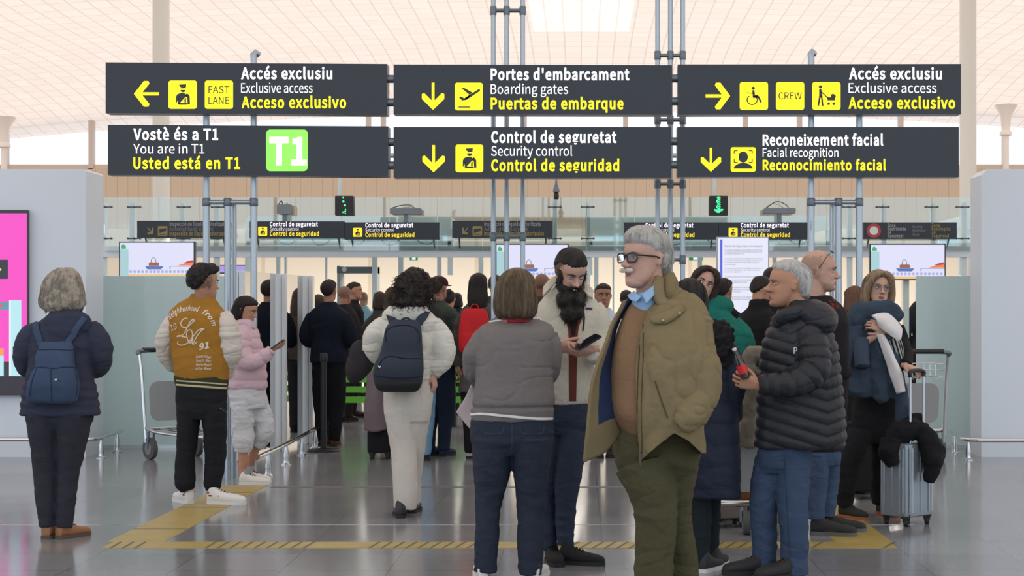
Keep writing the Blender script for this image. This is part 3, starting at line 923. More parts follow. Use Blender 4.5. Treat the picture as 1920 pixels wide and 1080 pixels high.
monitor(519, 545, 383, 401, 'boxy grey monitor above the left lane sign')
monitor(731, 789, 390, 401, 'flat grey monitor above the second lane sign')
monitor(1433, 1492, 390, 400, 'flat grey monitor above the right lane sign with looped cable')
t = thing('dome_camera', at(1043, 375, 21.57), 'small grey security camera hanging below the middle sign', 'camera')
p = at(1043, 374, 21.57)
MB().lathe(p, [(0.012, 0.27), (0.02, 0.2), (0.045, 0.12), (0.045, 0.1), (0.02, 0.09)], 14).build('bracket', M_clamp, t)
MB().lathe(p, [(0.03, 0.0), (0.036, 0.03), (0.034, 0.08), (0.02, 0.09)], 14).build('camera_body', M_black, t)
MB().tube(np.array([p + [0, 0, 0.26], (p[0], p[1], zt_)]), 0.008, 8).build('drop_rod', M_clamp, t)
for x0, x1, lb in ((768, 783, 'small green exit sign over the door behind the curly-haired woman'), (1292, 1318, 'small green exit sign right of the grey-haired man')):
    d = 26.3
    t = thing('exit_sign', at((x0 + x1) / 2, 488, d), lb, 'exit sign', 'green exit signs')
    a, b = at(x0, 488, d), at(x1, 481, d)
    MB().box((a[0], d, a[2]), (b[0], d + 0.04, b[2])).build('case', mat('exit green', (40, 150, 80), 0.5, emis=0.35), t, False)
    w = x1 - x0
    mb = MB(); prc(mb, x0 + w * 0.3, 482, x0 + w * 0.75, 487, d - 0.003, 0); mb.build('panel', M_wl, t, False)
    c = at((x0 + x1) / 2, 481, d)
    MB().box((c[0] - 0.01, d + 0.01, c[2]), (c[0] + 0.01, d + 0.03, c[2] + 0.1)).build('hanger', M_clamp, t, False)
# walk-through metal detector
d = 27.5
t = thing('metal_detector', at(668, 700, d) * [1, 1, 0], 'grey walk-through metal detector arch behind the queue', 'metal detector')
a, b = at(632, 700, d), at(705, 498, d)
M_det = mat('dark grey detector', (92, 98, 104), 0.5)
for x in (a[0], b[0] - 0.05):
    MB().box((x, d, 0), (x + 0.05, d + 0.5, b[2])).build('side_panel', mat('grey detector side', (140, 152, 158), 0.5), t, False)
z = at(0, 512, d)[2]
MB().box((a[0], d - 0.02, z), (b[0], d + 0.5, b[2] - 0.02)).build('header', M_det, t, False)
mb = MB(); poly_on(mb, circle_pts(50, 50, 50, 50, 18), (641, 500, 650, 510), d - 0.024); mb.build('emblem', mat('detector emblem', (190, 190, 190), 0.5), t, False)
# purple screen and counter far left
d = 26
t = thing('small_screen', at(430, 520, d) * [1, 1, 0], 'small violet screen behind left sign stand', 'screen')
a, b = at(410, 513, d), at(464, 497, d)
MB().box((a[0], d, a[2]), (b[0], d + 0.05, b[2])).build('housing', M_black, t, False)
mb = MB(); prc(mb, 411, 498, 463, 511, d - 0.003, 0); mb.build('picture', M_scr('violet', (176, 160, 236)), t, False)
c = at(437, 513, d)
MB().box((c[0] - 0.05, d + 0.01, 0), (c[0] + 0.05, d + 0.04, a[2])).build('stand_post', M_clamp, t, False)
# ------------------------------------------------------------------ people: tools
def vnoise(p):
    """smooth value noise in -1..1 on an (n,3) array"""
    i = np.floor(p).astype(np.int64)
    f = p - i
    u = f * f * (3 - 2 * f)
    def h(a, b, c):
        n = (a * 374761393 + b * 668265263 + c * 1440662683) & 0xffffffff
        n = ((n ^ (n >> 13)) * 1274126177) & 0xffffffff
        return ((n ^ (n >> 16)) & 0xffff) / 32767.5 - 1.0
    x, y, z = i[:, 0], i[:, 1], i[:, 2]
    r = 0
    for dx in (0, 1):
        wx = u[:, 0] if dx else 1 - u[:, 0]
        for dy in (0, 1):
            wy = u[:, 1] if dy else 1 - u[:, 1]
            for dz in (0, 1):
                wz = u[:, 2] if dz else 1 - u[:, 2]
                r = r + wx * wy * wz * h(x + dx, y + dy, z + dz)
    return r
def fbm(p, o=3):
    r, a = 0, 1.0
    for k in range(o):
        r = r + a * vnoise(p * 2.03 ** k + 17.3 * k)
        a *= 0.5
    return r / 1.8

def remesh(parts, voxel, smooth=3):
    """union of closed shapes as one continuous surface"""
    vs, fs, n = [], [], 0
    for v, f in parts:
        vs.append(v); fs += [tuple(i + n for i in q) for q in f]; n += len(v)
    me = bpy.data.meshes.new('t')
    me.from_pydata(np.concatenate(vs).tolist(), [], fs)
    o = bpy.data.objects.new('t', me)
    COL.objects.link(o)
    md = o.modifiers.new('r', 'REMESH'); md.mode = 'VOXEL'; md.voxel_size = voxel; md.adaptivity = 0
    dg = bpy.context.evaluated_depsgraph_get()
    m2 = bpy.data.meshes.new_from_object(o.evaluated_get(dg))
    bpy.data.objects.remove(o); bpy.data.meshes.remove(me)
    v = np.zeros(len(m2.vertices) * 3); m2.vertices.foreach_get('co', v); v = v.reshape(-1, 3)
    e = np.zeros(len(m2.edges) * 2, np.int32); m2.edges.foreach_get('vertices', e); e = e.reshape(-1, 2)
    deg = np.maximum(np.bincount(e.ravel(), minlength=len(v)), 1)[:, None]
    for k in range(smooth):
        for lam in (0.55, -0.25):
            s = np.stack([np.bincount(e[:, 0], v[e[:, 1], j], len(v)) + np.bincount(e[:, 1], v[e[:, 0], j], len(v)) for j in range(3)], 1)
            v = v + lam * (s / deg - v)
    setco(m2, v)
    return m2
def co(me):
    v = np.zeros(len(me.vertices) * 3); me.vertices.foreach_get('co', v); return v.reshape(-1, 3)
def setco(me, v):
    me.vertices.foreach_set('co', np.ascontiguousarray(v, np.float32).ravel()); me.update()
def nrm(me):
    v = np.zeros(len(me.vertices) * 3); me.vertices.foreach_get('normal', v); return v.reshape(-1, 3)
def fcen(me):
    v = np.zeros(len(me.polygons) * 3); me.polygons.foreach_get('center', v); return v.reshape(-1, 3)
def add_parts(me, parts):
    bm = bmesh.new(); bm.from_mesh(me)
    for v, f in parts:
        w = [bm.verts.new(p) for p in v]
        for q in f:
            try: bm.faces.new([w[i] for i in q])
            except ValueError: pass
    bm.to_mesh(me); bm.free(); me.update()
def link_mesh(name, me, mats, parent, label=None):
    o0 = WL[parent.name]
    setco(me, co(me) - o0)
    me.name = name
    mi = np.zeros(len(me.polygons), np.int32); me.polygons.foreach_get('material_index', mi)
    me.materials.clear()
    for m in (mats if isinstance(mats, (list, tuple)) else [mats]):
        me.materials.append(m)
    me.polygons.foreach_set('material_index', mi)
    me.shade_smooth()
    o = bpy.data.objects.new(name, me); COL.objects.link(o); o.parent = parent; WL[o.name] = o0
    if label: o['label'] = label
    return o
def loft(C, RX, RY, EX, EY, n=28, ex=2.3):
    """rings with centres C, half sizes RX, RY along unit vectors EX, EY; superellipse sections, closed ends"""
    C = np.asarray(C, float); m = len(C)
    a = np.arange(n) * 2 * math.pi / n
    ca, sa = np.cos(a), np.sin(a)
    px = np.sign(ca) * np.abs(ca) ** (2 / ex); py = np.sign(sa) * np.abs(sa) ** (2 / ex)
    RX = np.asarray(RX, float); RY = np.asarray(RY, float)
    EX = np.broadcast_to(np.asarray(EX, float), (m, 3)); EY = np.broadcast_to(np.asarray(EY, float), (m, 3))
    v = C[:, None, :] + (RX[:, None] * px[None, :])[:, :, None] * EX[:, None, :] + (RY[:, None] * py[None, :])[:, :, None] * EY[:, None, :]
    f = []
    for i in range(m - 1):
        for k in range(n):
            f.append((i * n + k, i * n + (k + 1) % n, (i + 1) * n + (k + 1) % n, (i + 1) * n + k))
    f.append(tuple(range(n - 1, -1, -1))); f.append(tuple(range((m - 1) * n, m * n)))
    return v.reshape(-1, 3), f
def resample(rows, m):
    return spline(np.array(rows, float), m)
def xyrot(deg):
    a = math.radians(deg); c, s = math.cos(a), math.sin(a)
    return np.array([[c, -s, 0], [s, c, 0], [0, 0, 1]])

SKIN = {k: mat('skin ' + k, tuple(int(x * .93) for x in c), 0.5, bump=0.16, bscale=220, var=0.16, vscale=22, spec=0.4) for k, c in
        dict(fair=(214, 172, 152), rosy=(204, 162, 146), tan=(192, 144, 118), olive=(176, 128, 102), brown=(140, 92, 72)).items()}
LIPS = mat('lips', (150, 92, 86), 0.45)
def soft(val, L, a=.05, b=.05):
    """ragged edge for stubble and faded hair: val is positive inside"""
    r_ = np.random.RandomState(5)
    return val + a * vnoise(L * 26) + b * r_.uniform(-1, 1, len(L)) > 0
STUB = mat('shaved stubble skin', (124, 96, 82), 0.7, var=0.1, vscale=40)
EYEW = mat('eye white', (226, 220, 214), 0.25)
IRIS = mat('dark iris', (44, 32, 26), 0.2)
def hairmat(name, col, var=0.3, rough=0.55):
    return mat('hair ' + name, col, rough, bump=0.6, bscale=260, var=var, vscale=60, stretch=(1, 1, 0.10), spec=0.35)

class Head:
    """a head of height H (m, chin to crown) at world centre c; yaw 0 faces us, 90 faces picture right, 180 away"""
    def __init__(s, c, H, yaw, pitch=0, roll=0, wid=1.0, nose=1.0, jaw=1.0):
        s.c = np.asarray(c, float); s.H = H; s.wid, s.nose, s.jaw = wid, nose, jaw
        a, p, r = math.radians(yaw), math.radians(pitch), math.radians(roll)
        y = np.array([math.sin(a), -math.cos(a), 0.0]); z = np.array([0, 0, 1.0]); x = np.cross(y, z)
        y2 = y * math.cos(p) - z * math.sin(p); z2 = z * math.cos(p) + y * math.sin(p)
        x3 = x * math.cos(r) + z2 * math.sin(r); z3 = z2 * math.cos(r) - x * math.sin(r)
        s.M = np.stack([x3, y2, z3], 1)
    def w(s, L):
        return s.c + s.H * (np.atleast_2d(np.asarray(L, float)) @ s.M.T)
    def loc(s, v):
        return ((v - s.c) / s.H) @ s.M
    ROWS = [(-0.50, .27, .05, .07), (-0.475, .335, .0, .135), (-0.43, .375, -.03, .185), (-0.36, .375, -.08, .225), (-0.28, .365, -.15, .252), (-0.18, .365, -.27, .275),
            (-0.08, .365, -.38, .298), (0.0, .36, -.43, .312), (0.08, .385, -.45, .322), (0.18, .385, -.455, .325), (0.28, .345, -.43, .305), (0.37, .27, -.365, .262), (0.44, .17, -.27, .195), (0.485, .06, -.16, .11), (0.50, -.02, -.08, .03)]
    def parts(s):
        R = resample(s.ROWS, 46)
        n = 56
        a = np.arange(n) * 2 * math.pi / n
        V = []
        for h, f, b, w in R:
            lo = max(0, min(1, (-0.1 - h) / 0.3))
            w = w * s.wid * (1 + (s.jaw - 1) * lo)
            sx = np.sign(np.sin(a)) * np.abs(np.sin(a)) ** 0.92
            cy = np.cos(a)
            x = w * sx * (1 - 0.10 * np.maximum(cy, 0) ** 2)
            y = (f + b) / 2 + (f - b) / 2 * cy
            V.append(np.stack([x, y, np.full(n, h)], 1))
        V = np.concatenate(V)
        g = lambda x0, z0, sx, sz: np.exp(-((np.abs(V[:, 0]) - x0) / sx) ** 2 - ((V[:, 2] - z0) / sz) ** 2) * (V[:, 1] > 0.05)
        V[:, 1] += -0.055 * g(.13, .0, .075, .055) + 0.018 * g(.13, .085, .09, .03) + 0.02 * g(.17, -.12, .07, .07) - 0.012 * g(.06, -.22, .12, .02) + 0.022 * g(0, -.43, .08, .05) - 0.02 * g(0, -.365, .12, .025)
        f = []
        m = len(R)
        for i in range(m - 1):
            for k in range(n):
                f.append((i * n + k, (i + 1) * n + k, (i + 1) * n + (k + 1) % n, i * n + (k + 1) % n))
        f.append(tuple(range(n))); f.append(tuple(range(m * n - 1, (m - 1) * n - 1, -1)))
        P = [(s.w(V), f)]
        k = s.nose
        nose = np.array([(0, .345, .05), (0, .375, -.01), (0, .41, -.07), (0, .415, -.125), (0, .37, -.165)])
        P.append(tube_mesh(s.w(spline(nose, 12)), s.H * np.interp(np.linspace(0, 1, 12), [0, .35, .7, .85, 1], [.03, .038, .055, .062, .03]) * k, 12))
        P.append(ell_mesh(s.w((0, .45 + .02 * k, -.125))[0], np.array((.045, .05, .042)) * s.H * k, 12, 8, s.M))
        for sx in (-1, 1):
            P.append(ell_mesh(s.w((sx * .055, .405, -.14))[0], np.array((.034, .045, .033)) * s.H * k, 10, 8, s.M))
            P.append(ell_mesh(s.w((sx * .325 * s.wid, -.06, -.03))[0], np.array((.030, .062, .115)) * s.H, 12, 8, s.M @ xyrot(sx * 24)))
            P.append(ell_mesh(s.w((sx * .335 * s.wid, -.085, .03))[0], np.array((.035, .07, .05)) * s.H, 12, 8, s.M @ xyrot(sx * 30)))
        P.append(ell_mesh(s.w((0, .375, -.262))[0], np.array((.10, .035, .018)) * s.H, 14, 8, s.M))
        P.append(ell_mesh(s.w((0, .368, -.300))[0], np.array((.085, .038, .022)) * s.H, 14, 8, s.M))
        return P
    def neck(s, base, r=0.058, flare=1.35):
        """neck from inside the skull to the base point between the shoulders"""
        top = s.w((0, -.08, -.20))[0]
        base = np.asarray(base, float)
        mid = top * 0.45 + base * 0.55
        P = spline(np.array([top + (top - mid) * 0.4, top, mid, base, base + (base - mid) * 0.4]), 14)
        return [tube_mesh(P, np.interp(np.linspace(0, 1, 14), [0, .3, .6, .85, 1], [r * 0.95, r, r * .98, r * 1.12, r * flare * 1.15]), 18)]
    def classify(s, me, lips=True, stub=None):
        L = s.loc(fcen(me))
        mi = np.zeros(len(L), np.int32)
        if stub is not None:
            mi[stub(L)] = 2
        if lips:
            mi[(np.abs(L[:, 0]) < .095) & (L[:, 1] > .372) & (L[:, 2] > -.318) & (L[:, 2] < -.248)] = 1
        me.polygons.foreach_set('material_index', mi)
    def eyes(s, parent, brow=None, look=(0, 0), lid=True, big=1.0):
        for sx in (-1, 1):
            c = s.w((sx * .132, .305, .0))[0]
            e = MB().ell(c, np.array((.062, .050, .030 * big)) * s.H, 14, 10, s.M).build('eye', EYEW, parent)
            i = MB().ell(s.w((sx * .132 + look[0], .338, look[1]))[0], np.array((.027, .020, .026 * big)) * s.H, 12, 8, s.M).build('iris', IRIS, e)
            if lid:
                pts = s.w(spline(np.array([(sx * .072, .325, -.003), (sx * .10, .352, .024), (sx * .14, .352, .032), (sx * .175, .335, .020), (sx * .20, .30, -.004)]), 12))
                MB().tube(pts, 0.007 * s.H, 6).build('lash_line', mat('lash', (52, 38, 34), 0.7), parent)
            if brow:
                pts = s.w(spline(np.array([(sx * .055, .385, .075), (sx * .11, .388, .095), (sx * .17, .365, .098), (sx * .22, .31, .07)]), 12))
                MB().tube(pts, s.H * np.interp(np.linspace(0, 1, 12), [0, .3, 1], [.016, .018, .006]), 8, flat=0.6).build('eyebrow', brow, parent)
    def hair(s, rows, parent, m, voxel=0.006, groove=0.003, extra=(), strands=0, slen=0.2, name='hair', smooth=2, lump=0.0, gs=70, ragged=0.04, srad=0.0016, seed=1):
        """rows (h, front, back, halfwidth) in head units, bottom to top; extra: more closed shapes in world space"""
        R = resample(rows, 30)
        C = [(0, (r[1] + r[2]) / 2, r[0]) for r in R]
        v, f = loft(s.w(C), R[:, 3] * s.H, (R[:, 1] - R[:, 2]) / 2 * s.H, s.M[:, 0], s.M[:, 1], 36, 2.1)
        me = remesh([(v, f)] + list(extra), voxel, smooth)
        V = co(me); N = nrm(me); L = s.loc(V)
        if groove:
            an = np.arctan2(L[:, 0], L[:, 1])
            g = vnoise(np.stack([an * gs / 6.0, L[:, 2] * 2.0 + 3, 0 * an + seed], 1)) + 0.6 * vnoise(np.stack([an * gs / 2.6, L[:, 2] * 3.0, 0 * an + 5 + seed], 1))
            top = np.clip((0.52 - L[:, 2]) / 0.12, 0.15, 1)
            V = V + N * (groove * g * top)[:, None]
        if lump:
            V = V + N * (lump * fbm(L * 6 + seed))[:, None]
        setco(me, V)
        o = link_mesh(name, me, m, parent)
        if strands:
            r_ = np.random.RandomState(seed); mb = MB()
            hs = R[:, 0]
            def S(th, h, off=1.0):
                w_ = np.interp(h, hs, R[:, 3]); fr = np.interp(h, hs, R[:, 1]); bk = np.interp(h, hs, R[:, 2])
                return (w_ * math.sin(th) * off, (fr + bk) / 2 + (fr - bk) / 2 * math.cos(th) * off, h)
            for k in range(int(strands * 2.2)):
                th = r_.uniform(0, 2 * math.pi); h0 = r_.uniform(hs[0] + 0.1, hs[-1] - 0.03)
                h1 = max(hs[0] - r_.uniform(0, ragged), h0 - slen * r_.uniform(0.5, 1.2))
                off = 1.0 + r_.uniform(0.0, 0.03); dth = r_.uniform(-0.12, 0.12)
                P = [S(th + dth * u, h0 + (h1 - h0) * u, off + 0.012 * math.sin(u * 3 + k)) for u in np.linspace(0, 1, 7)]
                mb.tube(s.w(P), srad * .75 * np.linspace(1, 0.4, 7), 4)
            mb.build('hair_strands', m, o, angle=180)
        return o
SHORT = [(-.24, -.30, -.40, .10), (-.14, -.24, -.45, .22), (-.04, -.14, -.48, .30), (.05, -.03, -.495, .325), (.14, .08, -.505, .340), (.22, .24, -.50, .342), (.30, .355, -.47, .325), (.38, .32, -.40, .28), (.46, .21, -.28, .20), (.51, .08, -.16, .11), (.535, -.02, -.08, .04)]

def hand(wrist, dirv, palm, thumb_side, curl=25, size=1.0, thumb_out=40, spread=6, curl2=None):
    """palm as a closed shape plus five finger chains; dirv: wrist to knuckles, palm: the way the palm faces; thumb_side: +1/-1 along dirv x palm"""
    d = np.asarray(dirv, float); d /= np.linalg.norm(d)
    n = np.asarray(palm, float); n = n - d * np.dot(n, d); n /= np.linalg.norm(n)
    t = np.cross(d, n) * thumb_side
    w = np.asarray(wrist, float)
    L = 0.092 * size
    C = [w - d * 0.03 * size, w, w + d * L * 0.35, w + d * L * 0.7, w + d * L * 0.98, w + d * L * 1.06]
    palmp = [loft(np.array(C), np.array([.026, .027, .034, .040, .040, .034]) * size, np.array([.020, .019, .017, .0155, .013, .008]) * size, t, n, 16, 2.4)]
    palmp.append(ell_mesh(w + d * .035 * size + t * .026 * size + n * 0.008 * size, np.array([.034, .017, .016]) * size, 12, 8, np.stack([d, t, n], 1)))
    F_ = []
    for i, (off, ln) in enumerate(((.030, .072), (.0105, .080), (-.0095, .075), (-.0285, .058))):
        b = w + d * (L * (0.93, 1.0, .97, .86)[i]) + t * off * size
        c = curl if curl2 is None else curl + (curl2 - curl) * i / 3
        ang = math.radians(c) * 0.6
        sp = math.radians(spread) * (1.5 - i) / 1.5
        dd = d * math.cos(sp) + t * math.sin(sp)
        P = [b - dd * 0.02 * size, b]
        for k, fr in enumerate((.45, .30, .25)):
            q = dd * math.cos(ang) + n * math.sin(ang)
            P.append(P[-1] + q * ln * fr * size)
            ang += math.radians(c) * (1.0, .8, 0)[k]
        Q = spline(np.array(P), 12)
        F_.append(tube_mesh(Q, np.array([.0088, .0088, .0088, .0086, .0088, .0082, .0080, .0082, .0076, .0074, .0068, .0040]) * size * (1 if i < 3 else .88), 10))
    b = w + d * .022 * size + t * .030 * size + n * 0.006 * size
    a = math.radians(thumb_out)
    q = d * math.cos(a) + t * math.sin(a) * 0.8 + n * 0.35; q /= np.linalg.norm(q)
    q2 = d * math.cos(a * 0.35) + t * math.sin(a * 0.35) + n * 0.45; q2 /= np.linalg.norm(q2)
    P = [b - q * .02 * size, b, b + q * .036 * size, b + q * .036 * size + q2 * .028 * size, b + q * .036 * size + q2 * .052 * size]
    F_.append(tube_mesh(spline(np.array(P), 12), np.array([.011, .012, .012, .0115, .011, .0098, .0096, .0098, .0092, .0088, .0078, .0045]) * size, 10))
    return palmp, F_

def shoe(parent, heel, yaw, ln=0.28, m=None, sole=None, tall=1.0, pitch=0.0, low=False, width=1.0, accent=None, lace=None):
    """heel: world point under the heel; yaw as for heads (direction of the toe); pitch: heel lifted by this many degrees"""
    a = math.radians(yaw); p = math.radians(pitch)
    d = np.array([math.sin(a), -math.cos(a), 0]); z = np.array([0, 0, 1.0])
    d2 = d * math.cos(p) - z * math.sin(p); z2 = z * math.cos(p) + d * math.sin(p)
    t = np.cross(d2, z2)
    k = ln / 0.28
    heel = np.asarray(heel, float)
    if pitch:
        heel = heel + z * math.sin(p) * ln * 0.8
    rows = resample([(0.0, .022, .066), (0.02, .032, .082), (.07, .037, .104 * tall), (.13, .039, .116 * tall), (.20, .040, .108 * tall), (.30, .041, .092), (.42, .044, .078), (.60, .048, .064), (.78, .046, .055), (.92, .036, .046), (.985, .018, .034), (1.0, .008, .028)], 26)
    C = [heel + d2 * r[0] * ln + z2 * (0.012 * k + r[2] * k / 2) for r in rows]
    v, f = loft(np.array(C), rows[:, 1] * k * width, rows[:, 2] * k / 2, t, z2, 20, 2.6)
    up = mkobj('shoe', v, f, m, parent, angle=180)
    so = resample([(-.012, .012), (0.0, .026), (.05, .036), (.14, .038), (.3, .037), (.45, .042), (.62, .050), (.8, .047), (.93, .036), (1.0, .018), (1.012, .008)], 26)
    V = []
    for r in so:
        for sx, zz in ((-1, 0), (-1, .024), (1, .024), (1, 0)):
            V.append(heel + d2 * r[0] * ln + t * sx * (r[1] * k * width + .002) + z2 * zz * k)
    Fq = []
    for i in range(len(so) - 1):
        for j in range(4):
            Fq.append((i * 4 + j, (i + 1) * 4 + j, (i + 1) * 4 + (j + 1) % 4, i * 4 + (j + 1) % 4))
    Fq.append((0, 1, 2, 3)); L = (len(so) - 1) * 4; Fq.append((L + 3, L + 2, L + 1, L))
    mkobj('sole', V, Fq, sole or m, up, angle=50)
    if lace is None and ln > .2:
        lace = mat('dull lace', tuple(int(255 * max(0, min(1, x)) ** .4545 * .82) for x in list(m.node_tree.nodes['Principled BSDF'].inputs['Base Color'].default_value)[:3]), .9)
    if lace:
        mb = MB()
        for u, hh, ww in ((.30, .094, .020), (.37, .088, .022), (.44, .080, .022), (.51, .074, .021)):
            c = heel + d2 * u * ln + z2 * (hh * k + .011)
            mb.tube(np.array([c - t * ww * 1.15 - z2 * .012, c - t * ww * .6 - z2 * .001, c + z2 * 0.003, c + t * ww * .6 - z2 * .001, c + t * ww * 1.15 - z2 * .012]), 0.0032, 6)
        mb.build('lace', lace, up)
    if accent:
        mb = MB()
        for sx in (-1, 1):
            for u, du, z0, dz, mi in accent:
                w_ = np.interp(u + du / 2, rows[:, 0], rows[:, 1]) * k * width
                c = heel + d2 * (u + du / 2) * ln + t * sx * (w_ * 0.93) + z2 * (z0 * k)
                mb.ell(c, (du * ln / 2, 0.0035, dz * k / 2), 12, 8, np.stack([d2, t, z2], 1), mi)
        mb.build('stripe', ACC, up)
    return up

class Person:
    def __init__(s, px, py, label, group=None, d=None):
        s.d = d or gd(py)
        s.k = F / s.d
        g = at(px, py, s.d)
        s.root = thing('person', (g[0], s.d, 0), label, 'person', group)
    def p(s, px, py, dy=0.0):
        return at(px, py, s.d + dy)
    def torso(s, rows, m=26, n=30, ex=2.4, shear=0.0):
        """rows (py, left px, right px, depth m, dy m), any order of py but monotone"""
        R = resample(rows, m)
        C, RX, RY = [], [], []
        for py, xl, xr, dep, dy in R:
            a, b = s.p(xl, py, dy), s.p(xr, py, dy)
            C.append((a + b) / 2); RX.append((b[0] - a[0]) / 2); RY.append(dep / 2)
        C = np.array(C)
        if C[-1][2] < C[0][2]:
            C, RX, RY = C[::-1], RX[::-1], RY[::-1]
        return loft(C, RX, RY, (1, 0, 0), (0, 1, 0), n, ex)
    def limb(s, pts, m=22, n=18, flat=1.0):
        """pts (px, py, dy, radius px)"""
        R = resample(pts, m)
        P = np.array([s.p(r[0], r[1], r[2]) for r in R])
        return tube_mesh(P, R[:, 3] * (s.d + R[:, 2]) / F, n, True, flat)
    def blob(s, px, py, dy, rx, ry, rz, rot=None):
        k = (s.d + dy) / F
        return ell_mesh(s.p(px, py, dy), (rx * k, ry, rz * k), 18, 12, rot)
    def proj(s, v):
        return CX + v[:, 0] / v[:, 1] * F, CY - (v[:, 2] - CH) / v[:, 1] * F
    def garment(s, name, parts, mats, voxel=0.009, smooth=3, fold=0.006, fs=(6, 6, 10), seed=0, puff=None, fine=0.0015, cls=None, post=None, parent=None, label=None, warp=0.3):
        me = remesh(parts, voxel, smooth)
        V = co(me); N = nrm(me)
        q = V * np.array(fs) + seed * 7.1
        q = q + warp * np.stack([vnoise(V * 5 + seed), vnoise(V * 5 + 9 + seed), vnoise(V * 5 + 21 + seed)], 1)
        n1 = vnoise(q); n2 = vnoise(q * 2.1 + 3.3)
        n3 = vnoise(q * np.array([1.2, 1.2, 1.9]) + 31.7)
        disp = fold * ((1 - 2 * np.abs(n1)) * 0.62 + 0.4 * n2 - 0.45 * np.clip(1 - np.abs(n3) * 4, 0, 1) ** 1.5) + fine * vnoise(V * 60)
        if puff:
            disp = disp + puff(V)
        V = V + N * disp[:, None]
        if post: V = post(V, N)
        setco(me, V)
        if cls is not None:
            c = fcen(me)
            me.polygons.foreach_set('material_index', np.asarray(cls(c, *s.proj(c)), np.int32))
        return link_mesh(name, me, mats, parent or s.root, label)
    def body(s, parts, skin, head, fingers=(), voxel=0.006, smooth=2, stub=None, stubmat=None, lips=True):
        me = remesh(parts, voxel, smooth)
        if fingers: add_parts(me, fingers)
        if head is not None: head.classify(me, lips, stub)
        return link_mesh('body', me, [SKIN[skin], LIPS, stubmat or STUB], s.root)
def polydist(V, P):
    """distance along a polyline P and distance to it, for each vertex"""
    P = np.asarray(P, float)
    best = np.full(len(V), 1e9); al = np.zeros(len(V)); acc = 0.0
    for a, b in zip(P[:-1], P[1:]):
        ab = b - a; l = np.linalg.norm(ab)
        t = np.clip(((V - a) @ ab) / (l * l), 0, 1)
        dd = np.linalg.norm(V - (a + t[:, None] * ab), axis=1)
        k = dd < best
        best[k] = dd[k]; al[k] = acc + t[k] * l
        acc += l
    return al, best
def quilt(t, amp, power=0.6):
    return amp * (np.abs(np.sin(math.pi * t)) ** power - 0.55)
ACC = [mat('sneaker red', (196, 62, 56), 0.6), mat('sneaker navy', (42, 52, 88), 0.6), mat('sneaker black', (34, 34, 36), 0.6)]
RUB_W = mat('white rubber sole', (214, 216, 216), 0.6)
RUB_B = mat('black rubber sole', (30, 30, 32), 0.7)
